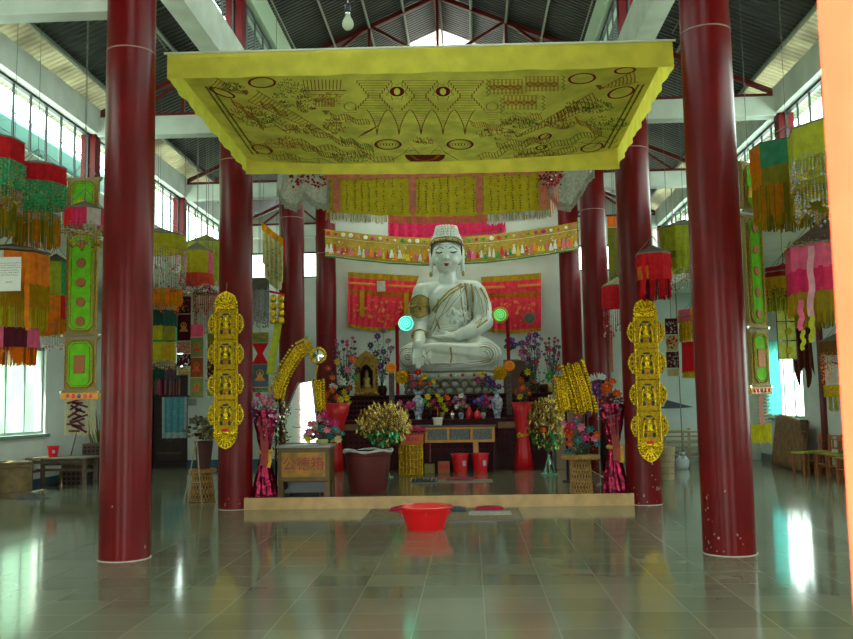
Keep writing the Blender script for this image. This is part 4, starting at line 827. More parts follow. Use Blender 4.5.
    scal(0, zb-bot*.15, w*.95, -.01, m, 12, .02, -PI, 0); m.build('shell_pendant', Mpl, t, auto=True)
    m = MB(); m.ball((0, -.02, zb), (.05, .015, .02)); m.build('red_gem', mat('red gem', (210, 40, 60)), t)
    m = MB(); m.tube([(0, .02, 0), (0, .05, .12)], .005, 4)
    for zz_ in (-.3, -H*.55, -H*.85): m.box((0, .05, zz_), (.1, .06, .03))
    m.build('wire_hook', Mcord, t)
plaque('four tiered gold openwork plaque on the second bench side column', 226, 291, 450, 11.72)
plaque('four tiered gold openwork plaque on the second low chairs side column', 644.5, 298, 459, 11.72)
# drapes by the chairs side window
Y = 15.5; c = P(797, 300, Y=Y); t = thing('brown_drape', 'dark brown ragged drape hanging beside the chairs side window', 'hanging cloth', c); m = MB()
m.grid(lambda u, v: ((u-.5)*.34+.06*v, .05*math.sin(u*22), -v*(1.15+.35*math.sin(u*7)**2)), 24, 8); m.build('cloth', cloth('dark brown cloth', (92, 40, 26)), t, smooth=True); m = MB(); m.tube([(0, 0, 0), (0, 0, roof_z(5.5)-.0*c.z-c.z if False else 3.7-c.z)], .006, 4); m.build('cord', Mcord, t)
Y = 14.8; c = P(785, 302, Y=Y); t = thing('disc_mobile', 'black wire frame with yellow discs hanging before the cyan curtained window', 'hanging ornament', c); m = MB()
for i in range(3): m.tube([(-.15+i*.15, 0, 0), (-.15+i*.15, 0, -.95)], .008, 4)
for i in range(4): m.tube([(-.15, 0, -.95*i/3), (.15, 0, -.95*i/3)], .008, 4)
m.tube([(0, 0, 0), (0, 0, 3.7-c.z)], .006, 4); m.build('wire_frame', Mframe, t)
for i in range(3):
    m = MB(); m.grid(lambda u, v: (-.145+.29*u, .01, -.02-.31*i-.29*v), 3, 3); pp = m.build('voile_square', cloth('lemon voile', (224, 222, 110), trans=.6), t)
    m = MB(); m.ball((.03, -.006, -.17-.31*i), (.06, .008, .06), 14, 8); m.build('yellow_disc', yel, pp)

# ================================================================== the marble statue
Mmar = mat('white marble', (206, 212, 202), rough=.28, var=.06, vs=5, coat=.3); Mgt = gold('gilt trim', (176, 152, 84), rough=.4)
KB = 48.4
def bp(px, py, d=0): return Vector(((px-450)/KB, -d, (372-py)/KB))
def solid(m, name, vox=.03, it=3):
    me = m.mesh(name, Mmar); o = bpy.data.objects.new(name, me); COL.objects.link(o)
    r = o.modifiers.new('r', 'REMESH'); r.mode = 'VOXEL'; r.voxel_size = vox; r.use_smooth_shade = True
    s_ = o.modifiers.new('s', 'SMOOTH'); s_.factor = .5; s_.iterations = it
    dg = bpy.context.evaluated_depsgraph_get(); dg.update(); ev = bpy.data.meshes.new_from_object(o.evaluated_get(dg))
    bpy.data.objects.remove(o); ev.name = name; ev.polygons.foreach_set('use_smooth', [True]*len(ev.polygons)); ev.materials.clear(); ev.materials.append(Mmar); return ev
def caps_(m, pts, rs, n=14):
    pts = [Vector(p) for p in pts]; fine = []; fr = []
    for i in range(len(pts)-1):
        for j in range(4): fine.append(pts[i].lerp(pts[i+1], j/4)); fr.append(rs[i]+(rs[i+1]-rs[i])*j/4)
    fine.append(pts[-1]); fr.append(rs[-1]); m.tube(fine, fr, n); m.ball(fine[0], fr[0], n, 8); m.ball(fine[-1], fr[-1], n, 8)
bud = thing('buddha_statue', 'large white marble seated Buddha statue with gilded robe edges on the altar', 'statue', P(450, 372, Y=18.6))
m = MB()
m.ball(bp(450, 302), (.45, .34, .42), 24, 14); m.ball(bp(450, 320), (.44, .33, .45), 24, 14); m.ball(bp(450, 340), (.54, .42, .40), 24, 14)
caps_(m, [bp(426.5, 289.5), bp(437, 287.5), bp(463, 287.5), bp(476, 289.5)], [.175, .16, .17, .185]); caps_(m, [bp(449.5, 287, .0), bp(449.5, 272, .03)], [.21, .175])
m.ball(bp(449, 254, .05), (.30, .33, .33), 24, 16); m.ball(bp(449, 261.5, .08), (.245, .25, .27), 20, 12); m.ball(bp(449, 270.5, .17), (.10, .10, .085), 14, 8)
m.ball(bp(442, 261.5, .22), (.11, .09, .11)); m.ball(bp(456, 261.5, .22), (.11, .09, .11))           # cheeks
caps_(m, [bp(449, 251, .345), bp(449, 259.5, .37)], [.024, .040]); m.ball(bp(447.2, 260.3, .34), (.03, .035, .022)); m.ball(bp(450.8, 260.3, .34), (.03, .035, .022))
for s in (-1, 1):
    caps_(m, [bp(449+s*15.5, 250, .0), bp(449+s*15.8, 258, .0), bp(449+s*15.6, 268, .02), bp(449+s*16.4, 274, .03)], [.055, .05, .045, .05])
    caps_(m, [bp(449+s*3, 250.2, .345), bp(449+s*7, 248.6, .33), bp(449+s*11.5, 251.4, .25)], [.018, .022, .018])
    m.ball(bp(449+s*7, 253.2, .315), (.09, .045, .04))
# arms
caps_(m, [bp(423.5, 291, 0), bp(421, 308, .04), bp(421.5, 326, .12), bp(421.5, 338, .46), bp(421.5, 344, .68)], [.20, .185, .165, .135, .12])
m.ball(bp(421.5, 349, .78), (.15, .09, .16))
for i, (dx, ln) in enumerate(((-5.6, 366), (-2.3, 369.5), (1.0, 370), (4.2, 367))): caps_(m, [bp(421.5+dx*.85, 352, .84), bp(421.5+dx, 360, .95), bp(421.5+dx*.98, ln, .97)], [.031, .029, .023], 10)
caps_(m, [bp(427.5, 348, .77), bp(431, 354, .88), bp(431.5, 360, .94)], [.042, .038, .028], 10)
caps_(m, [bp(478, 293, 0), bp(483, 308, .02), bp(485, 323, .08), bp(474, 332, .42), bp(458, 338.5, .60)], [.21, .215, .20, .16, .115])
m.ball(bp(451, 338.5, .64), (.15, .12, .07))
for i in range(4): caps_(m, [bp(446, 339.5-i*.3, .60+i*.055), bp(439, 339.8-i*.2, .61+i*.06), bp(433.5+abs(i-1.5)*.8, 338.6, .60+i*.055)], [.034, .032, .024], 10)
caps_(m, [bp(452, 336.5, .66), bp(446, 334.2, .68), bp(441.5, 334, .68)], [.038, .034, .026], 10)
# crossed legs
caps_(m, [bp(438, 352, .05), bp(418, 355, .42), bp(410, 358, .52)], [.33, .29, .25]); caps_(m, [bp(464, 352, .05), bp(482, 353, .42), bp(489, 357, .52)], [.33, .30, .26])
caps_(m, [bp(410, 358, .52), bp(430, 362, .74), bp(462, 364, .80)], [.25, .20, .15]); caps_(m, [bp(489, 357, .52), bp(468, 355, .74), bp(440, 350.5, .80)], [.26, .20, .13])
caps_(m, [bp(442, 350, .80), bp(430, 349.5, .80), bp(424, 351, .78)], [.11, .10, .07])
m.ball(bp(450, 366, .30), (1.04, .66, .13), 32, 8); m.lathe([(1.0, 0), (1.03, .05), (1.0, .12)], bp(450, 372.5, .2), 40, sy=.66)
base = solid(m, 'base', .018, 3)
from mathutils.bvhtree import BVHTree
bvh = BVHTree.FromPolygons([v.co for v in base.vertices], [p.vertices for p in base.polygons])
def hit(px, py, off_=0):
    q = bp(px, py, 3); h = bvh.ray_cast(q, Vector((0, 1, 0))); z = h[0] if h[0] else bp(px, py, .1); return z+Vector((0, -off_, 0))
def path(pts, n=5):
    o = []
    for a, b in zip(pts, pts[1:]): o += [(a[0]+(b[0]-a[0])*i/n, a[1]+(b[1]-a[1])*i/n) for i in range(n)]
    return o+[pts[-1]]
def arc(cx, cy, rx, ry, a0, a1, n=14): return [(cx+rx*math.cos(math.radians(a0+(a1-a0)*i/n)), cy+ry*math.sin(math.radians(a0+(a1-a0)*i/n))) for i in range(n+1)]
folds = []
for i in range(6): folds.append([(470-i*2.2, 284+i*.3), (462-i*3.6, 296+i*1.5), (449-i*3.0, 312+i*3), (436-i*.6, 322+i*3.6)])
for i in range(5): folds.append([(462+i*3.6, 286), (463+i*3.6, 300), (464+i*3.0, 312), (466+i*2.2, 324)])
for i in range(5): folds.append([(474+i*2.6, 286+i*1.6), (481+i*1.6, 300+i*1.5), (484+i*.9, 316), (480-i*1.0, 330-i)])
for i in range(4): folds.append([(436+i*1.5, 330+i*1.5), (450, 328+i*2.4), (466, 326+i*2)])
for i in range(5): folds.append(arc(411, 358, 10.5-i*1.9, 11-i*2.1, 60, 300))
for i in range(5): folds.append(arc(484, 357, 14-i*2.6, 12-i*2.2, -120, 120))
for i in range(3): folds.append([(498-i*3, 360+i*3), (475, 364.5+i*1.6), (452, 366+i*1.6), (436, 365.5+i*2)])
for i in range(3): folds.append([(432, 352+i*3), (426+i, 358+i*3), (433, 366+i)])
m2 = MB(); m2.add([v.co for v in base.vertices], [tuple(p.vertices) for p in base.polygons]); mf = MB()
for f in folds:
    pts = [hit(x, y, -.004) for x, y in path(f, 4)]; ok = [pts[0]]
    for q in pts[1:]:
        if abs(q.y-ok[-1].y) < .2: ok.append(q)
        else: break
    if len(ok) > 2: n = len(ok); mf.tube(ok, [.008+.024*math.sin(PI*i/(n-1)) for i in range(n)], 8)
for k in range(26):                                   # gathered cloth by the elbow
    x, y = RND.gauss(461, 4.5), RND.gauss(318, 4); q = hit(x, y); a = RND.uniform(0, PI); caps_(m2, [q+Vector((.06*math.cos(a), -.02, .06*math.sin(a))), q+Vector((-.06*math.cos(a), -.03, -.06*math.sin(a)))], [.035, .03], 8)
bme = solid(m2, 'statue_body', .0145, 2); bo = bpy.data.objects.new('body', bme); COL.objects.link(bo); bo.parent = bud
mf.build('robe', Mmar, bud, smooth=True)
bvh = BVHTree.FromPolygons([v.co for v in bme.vertices], [p.vertices for p in bme.polygons])
def line(m, pts, r, o=.004, n=6, maxj=.15, k=4):
    run = []
    for x, y in path(pts, k):
        q = hit(x, y, o)
        if run and abs(q.y-run[-1].y) > maxj:
            if len(run) > 2: m.tube(run, r, n)
            run = []
        run.append(q)
    if len(run) > 2: m.tube(run, r, n)
# hair of small curls, with a gilded head band
m = MB(); m.lathe([(.29, -.30), (.315, -.15), (.325, 0), (.315, .07), (.29, .13), (.25, .19), (.235, .27), (.215, .35), (.20, .39), (.10, .41)], bp(449, 243.4, -.06), 28, sy=.98); 
for j, (z, r) in enumerate([(-.15, .31), (-.06, .32), (.03, .32), (.09, .305), (.15, .28), (.205, .25), (.26, .235), (.32, .22), (.37, .205)]):
    n = int(2*PI*r/.062)
    for i in range(n):
        a = 2*PI*(i+.5*(j % 2))/n; c = bp(449, 243.4, -.04)
        for _ in ((0,) if z > 0 or a < PI else ()): m.ball((c.x+r*math.cos(a), c.y+r*math.sin(a), c.z+z), .034, 7, 5)
h = m.build('hair', mat('white painted curls', (196, 198, 188), rough=.6), bud, smooth=True)
m = MB(); c = bp(449, 243.4, .03); m.tube([(c.x+.300*math.cos(a), c.y+.335*math.sin(a), c.z+.00+.05*max(0, -math.sin(a))) for a in [2*PI*i/40 for i in range(40)]], .042, 8, closed=True); hb_ = m.build('head_band', Mgt, bud, smooth=True)
m = MB()
for z in (-.04, .05): m.tube([(c.x+.318*math.cos(a), c.y+.355*math.sin(a), c.z+z+.05*max(0, -math.sin(a))) for a in [2*PI*i/40 for i in range(40)]], .009, 6, closed=True)
for i in range(16): a = 2*PI*i/16; m.ball((c.x+.343*math.cos(a), c.y+.378*math.sin(a), c.z+.05*max(0, -math.sin(a))), .016, 6, 4)
for s in (-1, 1): m.tube([(c.x+s*.30, c.y-.10, c.z), (c.x+s*.315, c.y-.05, c.z-.12), (c.x+s*.31, c.y-.02, c.z-.26)], [.014, .018, .01], 6)
m.build('dark_rim', mat('dark brown line', (58, 44, 30), rough=.5), hb_)
Mblk = mat('black paint line', (36, 38, 40), rough=.5); Mlip = mat('red lip paint', (150, 24, 34), rough=.4); Mgrey_ = mat('grey brow paint', (92, 98, 100), rough=.6)
m = MB()
for s in (-1, 1): line(m, [(449+s*4, 253.6), (449+s*7, 254.5), (449+s*10.2, 253.2)], .014, .002)
m.build('eyelid_line', Mblk, bud)
m = MB()
for s in (-1, 1): line(m, [(449+s*2.6, 250.2), (449+s*6.5, 248.0), (449+s*11, 250.8)], .009, .006)
m.build('eyebrow', Mgrey_, bud)
m = MB(); q = hit(449, 265.2, 0); m.ball((q.x, q.y, q.z), (.058, .03, .020), 12, 6); q = hit(449, 266.2, 0); m.ball((q.x, q.y, q.z-.006), (.042, .03, .018), 12, 6); m.build('lips', Mlip, bud, smooth=True)
m = MB(); m.ball(hit(449, 248.2, 0), (.012, .01, .016)); m.build('forehead_mark', Mblk, bud)
m = MB()
for f in ([(434, 311), (441, 302), (452, 291.5), (463, 284.5)], [(436, 313), (443, 304), (454, 294), (465, 287)], [(467, 284), (468, 296), (469, 310)], [(473, 285), (475, 297), (475, 310), (473, 322)], [(482, 289), (488, 300), (489, 312)], [(437, 318), (441, 330)], [(440, 300), (438, 316), (432, 330)], [(452, 350), (453, 360), (451, 368)], [(478, 330), (488, 322)]): line(m, f, .020, .008)
for f in folds[::3]: line(m, f, .008, .022)
for s in (-1, 1): q = bp(449+s*16.4, 273.5, .06); m.ball(q, (.03, .03, .06))
m.build('gilded_edges', Mgt, bud)
def armlet(z0, z1, a, r, pk):
    m = MB(); n = 28; A0, A1 = bp(*a[0]), bp(*a[1]); rows = 6
    def f(u, v):
        c = A0.lerp(A1, v); ang = 2*PI*u; rr = r*(1.06); up = pk*max(0, math.cos(ang+PI/2))**3*(1-2*v)
        return (c.x+rr*math.cos(ang), c.y+rr*math.sin(ang), c.z+up)
    m.grid(f, n, rows)
    for v in (0, 1): m.tube([Vector(f(i/n, v)) for i in range(n)], .014, 6, closed=True)
    for v in (.3, .7): m.tube([Vector(f(i/n, v)) for i in range(n)], .009, 6, closed=True)
    for i in range(12): m.ball(f(.5+i/24+.02, .5), .026, 6, 4)
    return m
armlet(0, 0, ((421.6, 300, .03), (421.2, 313, .06)), .205, .10).build('armlet', Mgt, bud, smooth=True)
armlet(0, 0, ((421.6, 334, .34), (421.5, 338, .46)), .15, .07).build('wristlet', Mgt, bud, smooth=True)
m = MB(); q = bp(421.4, 309, .27); m.ball(q, (.022, .02, .03), 8, 6); m.build('dark_jewel', Mblk, bud, smooth=True)
# pedestal of the statue
pc_ = P(450, 372, Y=18.6)
t = thing('statue_pedestal', 'grey stone pedestal with overlapping scales beneath the white statue', 'pedestal', (pc_.x, 18.6, 1.52)); PH = pc_.z-1.52
m = MB(); m.lathe([(1.0, PH-.16), (1.06, PH-.12), (1.06, PH-.05), (1.0, PH-.02)], (0, -.05, 0), 40, sy=.68)
for i in range(26): a = 2*PI*i/26; m.ball((1.04*math.cos(a), -.05+.70*math.sin(a), PH-.09), (.10, .08, .055), 8, 6)
m.build('lotus_rim', Mmar, t, smooth=True)
Mscale = mat('grey scale stone', (156, 160, 148), rough=.5, var=.2, vs=10)
m = MB(); m.lathe([(.86, .0), (.86, PH-.17), (.3, PH-.05)], (0, -.05, 0), 36, sy=.62); m.build('core', Mscale, t)
m = MB(); mm = MB()
for j in range(3):
    for i in range(28):
        a = 2*PI*(i+.5*(j % 2))/28; z = .07+j*.125; r = .87; c = Vector((r*math.cos(a), -.05+.63*math.sin(a)*r/.87, z)); tx = Vector((-math.sin(a), .72*math.cos(a), 0)).normalized(); o = Vector((math.cos(a), math.sin(a), 0))
        m.ball(c, (.085, .05, .07), 10, 6); pts = [c+tx*.095*math.cos(q)+Vector((0, 0, .075*math.sin(q)))+o*.045 for q in [PI*k/8 for k in range(9)]]; mm.tube(pts, .012, 5)
m.build('scale', Mscale, t, smooth=True); mm.build('scale_edge', mat('brown scale edge', (110, 90, 62), rough=.5), t)
m = MB()
for i in range(7): q = bp(419+i*11.0, 374.5, 0); m.ball((q.x, -.05-.70*math.sqrt(max(0, 1-(q.x/1.05)**2))-.02, PH-.09), .035, 8, 6)
m.build('red_stud', mat('coral stud', (206, 62, 62), rough=.4), t, smooth=True)

# ================================================================== altar
Mlac = mat('dark red lacquer', (60, 14, 22), rough=.5, var=.2, spec=.15); Mfret = mat('plum fretwork', (112, 34, 56), rough=.5, spec=.2); Mtan = mat('tan wood', (140, 96, 52), rough=.5, var=.15); Mdk = mat('black lacquer', (34, 14, 16), rough=.6, spec=.1)
def fret(m, x0, x1, z0, z1, y, c=.075):
    nx = int((x1-x0)/c); nz = max(1, int((z1-z0)/c))
    for i in range(nx):
        for j in range(nz):
            cx, cz = x0+(i+.5)*(x1-x0)/nx, z0+(j+.5)*(z1-z0)/nz; m.tube([(cx-c*.4, y, cz), (cx, y, cz+c*.36), (cx+c*.4, y, cz), (cx, y, cz-c*.36)], .008, 4, closed=True)
t = thing('altar_back_tier', 'dark red fretwork altar tier carrying the statue pedestal', 'altar', (0, 18.3, PZ))
zt2 = 1.52-PZ
m = MB(); m.bx(-2.15, 2.05, -.9, 1.3, zt2-.04, zt2); m.build('top', Mlac, t, bevel=.01)
m = MB(); m.bx(-2.1, 2.0, -.85, 1.25, 0, zt2-.04); m.build('body', Mdk, t)
m = MB(); fret(m, -2.08, 1.98, zt2-.42, zt2-.06, -.865); m.build('fretwork', Mfret, t)
m = MB(); m.bx(-2.1, 2.0, -.88, -.85, zt2-.47, zt2-.42); m.build('rail', Mlac, t)
t = thing('altar_front_tier', 'lower dark red altar table in front of the fretwork tier, crowded with vases and flowers', 'altar', (0, 16.95, PZ)); z1 = 1.05-PZ
m = MB(); m.bx(-1.95, 1.95, -.42, .42, z1-.045, z1); m.build('top', Mlac, t, bevel=.01)
m = MB(); m.bx(-1.9, 1.9, -.38, .40, 0, z1-.045); m.build('body', Mlac, t)
m = MB(); fret(m, -1.85, 1.85, z1-.60, z1-.10, -.39, .1); m.build('fretwork', Mfret, t)
for x0, x1 in ((-1.9, -1.2), (.95, 1.35)): m = MB(); m.bx(x0, x1, -.41, -.38, z1-.17, z1-.06); m.build('tan_panel', Mtan, t)
# yellow framed table
tx0, tx1 = P(425, 430, Y=15.95).x, P(494.5, 430, Y=15.95).x; Mym = mat('ochre painted wood', (206, 142, 32), rough=.45, var=.1); Mgp = mat('grey floral panel', (112, 120, 118), rough=.6, var=.25, vs=30)
cx = (tx0+tx1)/2; hw = (tx1-tx0)/2; t = thing('offering_table', 'narrow table with ochre frame and three grey panels, two red buckets under it', 'table', (cx, 16.15, PZ)); tz = .80
m = MB(); m.bx(-hw-.04, hw+.04, -.24, .24, tz-.025, tz); m.build('tabletop', mat('worn brown board', (96, 66, 44), rough=.5), t, bevel=.006)
m = MB(); m.bx(-hw, hw, -.215, -.195, tz-.06, tz-.026); m.bx(-hw, hw, -.215, -.195, tz-.29, tz-.245)
for x in (-hw, -hw/3-.02, hw/3-.02, hw-.045): m.bx(x, x+.045, -.213, -.196, tz-.245, tz-.06)
m.bx(hw*.38, hw*.38+.09, -.2, -.17, .2, tz-.29); m.build('apron_frame', Mym, t)
for i in range(3):
    x = -hw+.045+i*(2*hw/3-.012); pn = MB().box((x+hw/3-.03, -.195, tz-.152), (2*hw/3-.07, .012, .18)).build('grey_panel', Mgp, t)
    m = MB()
    for k in range(5): m.tube([(x+.08+k*.065+.02*math.cos(q), -.204, tz-.152+.03*math.sin(q*1.5)) for q in [PI*2*j/10 for j in range(11)]], .004, 4)
    m.build('floral_print', mat('dark grey print', (70, 78, 80)), pn)
for x in (-hw+.03, hw-.0):
    for y in (-.16, .17): m = MB(); m.bx(x-.03, x+.03, y-.03, y+.03, 0, tz-.026); m.build('leg', Mlac, t)
for x in (-hw-.045, -hw+.085): m = MB(); m.bx(x-.012, x+.012, -.225, -.215, .18, tz-.29); m.build('side_rail', mat('red brown rail', (130, 50, 36), rough=.5), t)

# ---------------- vessels and flowers
def blossom(name, c, r, kind=0):
    m = MB(); n = 7
    for ring, (q, h, k) in enumerate(((1, .25, 0), (.62, .45, .4), (.35, .55, .2))):
        for i in range(n):
            a = 2*PI*(i+k+ring*.5)/n; w = PI/n*1.15; f = lambda rr, aa, z: (r*q*rr*math.cos(aa), r*q*rr*math.sin(aa), r*z)
            m.add([(0, 0, 0), f(.6, a-w, h*.7), f(1.0, a, h), f(.6, a+w, h*.7)], [(0, 1, 2, 3)])
    m.cur = 1; m.ball((0, 0, r*.3), r*.16, 6, 4)
    return m.mesh(name, [c, mat('flower centre', (220, 180, 60))])
_FM = {}
def fcol(key):
    C_ = dict(magenta=(206, 44, 120), pink=(236, 130, 164), lilac=(176, 118, 168), purple=(120, 62, 150), orange=(240, 98, 24), red=(204, 30, 34), yellow=(226, 206, 40), teal=(36, 140, 136), white=(226, 226, 210), cream=(220, 210, 150), deep=(110, 24, 44), rust=(176, 74, 40), green=(70, 170, 90), violet=(92, 58, 110), blue=(66, 96, 190))
    return cloth(key+' petals', C_[key], trans=.15, var=.2)
def flowers(t, blooms, Y, neck, leaf=60, leafc=None, thin=False, seed=0):
    """blooms: (px, py, r px, colour); neck: px,py where stems gather"""
    R_ = random.Random(seed); k = Y/900; base = t.location; nk = P(neck[0], neck[1], Y=Y)-base; fm = MB(); pts = []
    for (px, py, r, c) in blooms:
        dy = R_.uniform(-.5, .5)*.25-.03; q = P(px, py, Y=Y)-base; q = Vector((q.x, dy, q.z)); pts.append(q)
        key = (c, round(r*k, 2))
        if key not in _FM: _FM[key] = blossom('blossom', fcol(c), max(.012, r*k))
        o = bpy.data.objects.new('flower', _FM[key]); COL.objects.link(o); o.parent = t; o.location = q
        o.rotation_euler = (Vector((R_.uniform(-.5, .5), -1, R_.uniform(-.1, .9)))).to_track_quat('Z', 'Y').to_euler()
        mid = nk.lerp(q, .55)+Vector((R_.uniform(-.03, .03), R_.uniform(-.03, .03), .03)); fm.tube([nk, mid, q+Vector((0, .01, -.005))], .005, 4)
    for i in range(leaf):
        q = R_.choice(pts); p = nk.lerp(q, R_.uniform(.25, 1.0))+Vector((R_.gauss(0, .035), R_.gauss(0, .04), R_.gauss(0, .035)))
        a = Vector((R_.uniform(-1, 1), R_.uniform(-1, 1), R_.uniform(-.4, 1))).normalized()*R_.uniform(.03, .075)*(1 if not thin else .6); b = a.orthogonal().normalized()*a.length*.35; fm.add([p, p+a*.5+b, p+a, p+a*.5-b], [(0, 1, 2, 3)])
    fm.build('foliage', leafc or mat('dark artificial leaves', (44, 74, 40), rough=.6, var=.4, vs=20), t)
def rnd_blooms(cx, cy, rx, ry, n, r, cols, seed=0):
    R_ = random.Random(seed); o = []
    for i in range(n):
        for _ in range(20):
            a = R_.uniform(0, 2*PI); q = R_.random()**.5; x, y = cx+rx*q*math.cos(a), cy+ry*q*math.sin(a)
            if all((x-u[0])**2+(y-u[1])**2 > (r*1.1)**2 for u in o): break
        o.append((x, y, r*R_.uniform(.8, 1.2), R_.choice(cols)))
    return o
Mcer = mat('blue and white porcelain', (206, 214, 214), rough=.2, c2=(70, 90, 140), vs=16); Mredp = mat('red wrapping foil', (204, 20, 30), rough=.35, bump=.5, bs=30); Mmet = mat('pink metallic foil', (178, 34, 76), rough=.22, metal=.75, var=.4, vs=12, bump=1, bs=18)
def vase(t, prof, c, sm=True, name='vase', n=24, **kw): m = MB(); m.lathe(prof, (0, 0, 0), n, **kw); return m.build(name, c, t, smooth=sm)
def S_(prof, h, w): return [(r*w, z*h) for r, z in prof]
amph = [(.5, 0), (.55, .04), (.45, .1), (.8, .35), (1, .55), (.85, .72), (.45, .82), (.42, .9), (.65, 1.0), (.55, .99)]
ZA, ZB, ZT = 1.05, 1.52, PZ+.80
def on(px, Y, z): q = P(px, 400, Y=Y); return Vector((q.x, Y, z))
def flowerthing(name, label, cat, px, Y, z, group=None): return thing(name, label, cat, on(px, Y, z), group)
Y = 16.75; t = flowerthing('porcelain_vase', 'blue and white porcelain vase of red and yellow flowers on the lower altar table', 'vase', 418, Y, ZA); vase(t, S_(amph, .52, .12), Mcer)
flowers(t, [(411, 378, 4, 'magenta'), (418, 373, 5, 'red'), (424, 377, 4.5, 'yellow'), (430, 384, 4, 'orange'), (414, 385, 4, 'magenta'), (421, 383, 4, 'orange'), (434, 381, 3, 'yellow'), (407, 374, 4, 'deep')], Y, (418, 391), 30, seed=1)
Y = 16.75; t = flowerthing('porcelain_vase', 'smaller blue and white porcelain vase with purple flowers near the red wrapped vase', 'vase', 497, Y, ZA); vase(t, S_(amph, .50, .11), Mcer)
flowers(t, [(487, 379, 5, 'purple'), (492, 384, 4.5, 'purple'), (483, 385, 4, 'violet'), (481, 374, 4, 'yellow'), (478, 380, 3.5, 'magenta'), (499, 387, 4, 'purple')], Y, (497, 393), 30, seed=2)
Y = 16.62
t = flowerthing('flower_vase', 'low bunch of yellow and magenta flowers beside the tall porcelain vase', 'flowers', 429, Y, ZA); vase(t, [(.03, 0), (.05, .1), (.04, .14)], Mlac); flowers(t, [(428, 397, 4, 'yellow'), (434, 402, 4, 'magenta'), (429, 405, 4, 'yellow'), (438, 396, 3.5, 'yellow'), (436, 408, 3.5, 'red'), (425, 401, 3, 'green')], Y, (430, 413), 20, seed=3)
t = flowerthing('flower_vase', 'gilt cup of yellow and magenta flowers behind the white pot', 'flowers', 442, Y, ZA); vase(t, [(.03, 0), (.05, .1), (.04, .14)], Mgt); flowers(t, [(441, 400, 4, 'yellow'), (447, 398, 4, 'orange'), (443, 406, 4, 'yellow'), (449, 404, 3.5, 'magenta'), (446, 410, 3, 'yellow')], Y, (443, 413), 20, seed=4)
t = flowerthing('flower_vase', 'pale lilac flowers in the middle of the lower altar table', 'flowers', 461, Y, ZA); vase(t, [(.03, 0), (.05, .08), (.04, .12)], Mcer); flowers(t, rnd_blooms(461, 402, 8, 6, 9, 3.2, ['lilac', 'pink', 'white', 'lilac'], 5), Y, (461, 414), 24, seed=5)
t = flowerthing('flower_vase', 'blue and magenta flowers beside the grey couplet strip', 'flowers', 483, Y, ZA); vase(t, [(.03, 0), (.05, .08), (.04, .12)], mat('clear vase', (180, 190, 190), rough=.1)); flowers(t, rnd_blooms(483, 402, 10, 6, 10, 3.2, ['blue', 'purple', 'magenta', 'lilac'], 6), Y, (483, 414), 24, seed=6)
t = flowerthing('flower_vase', 'pink and magenta flowers beside the small gilt shrine', 'flowers', 407, Y, ZA); vase(t, [(.03, 0), (.05, .08), (.04, .12)], Mlac); flowers(t, rnd_blooms(408, 405, 8, 5, 8, 3.4, ['magenta', 'deep', 'pink'], 7), Y, (408, 414), 24, seed=7)
t = flowerthing('white_pot', 'small white pot standing on the ochre framed table', 'pot', 437.5, 16.05, ZT); vase(t, [(.05, 0), (.075, .02), (.09, .13), (.1, .15), (.085, .15)], mat('white glazed pot', (224, 226, 200), rough=.25)); m = MB(); m.tube([(0, 0, .1), (.0, 0, .33)], .008, 6); m.build('stick', Mgt, t)
# offerings: cups, jars, candle stands along both tiers
for i, (px, c, nm, lab) in enumerate([(452, Msil, 'silver_cup', 'small silver cup between the white pot and the red jar'), (469, Mredp, 'red_jar', 'red jar, the slimmer one behind the ochre framed table'), (477, Mredp, 'red_jar', 'round red jar beside the slim red jar'), (401, Mredp, 'red_cup', 'small red cup at the foot of the grey couplet strip by the gilt shrine'), (394, Mlac, 'dark_cup', 'dark offering cup behind the gold foil tree')]):
    o = flowerthing(nm, lab, 'cup' if 'cup' in nm else 'jar', px, 16.6 if px != 477 else 16.5, ZA, None); prof = [(.035, 0), (.02, .03), (.045, .07), (.05, .11), (.04, .12)] if 'cup' in nm else [(.04, 0), (.06, .05), (.065, .12), (.03, .19), (.035, .22)] if i == 1 else [(.04, 0), (.07, .05), (.06, .11), (.03, .15)]
    vase(o, prof, c, name='bowl' if 'cup' in nm else 'jar_body'); vase(o, [(.02, prof[-1][1]), (.012, prof[-1][1]+.02), (.015, prof[-1][1]+.035), (.002, prof[-1][1]+.045)], Mgt, name='lid')
m = MB(); m.grid(lambda u, v: (-.22+.44*u, -.2+.3*v, .012+.008*math.sin(u*20)*math.sin(v*13)), 14, 8); o = m.build('folded_cloth', mat('grey violet folded cloth', (110, 100, 120), rough=.8), loc=on(427.5, 16.12, ZT)); tag(o, 'grey violet cloth lying flat at the end of the ochre framed table', 'cloth'); o.modifiers.new('s', 'SOLIDIFY').thickness = .01
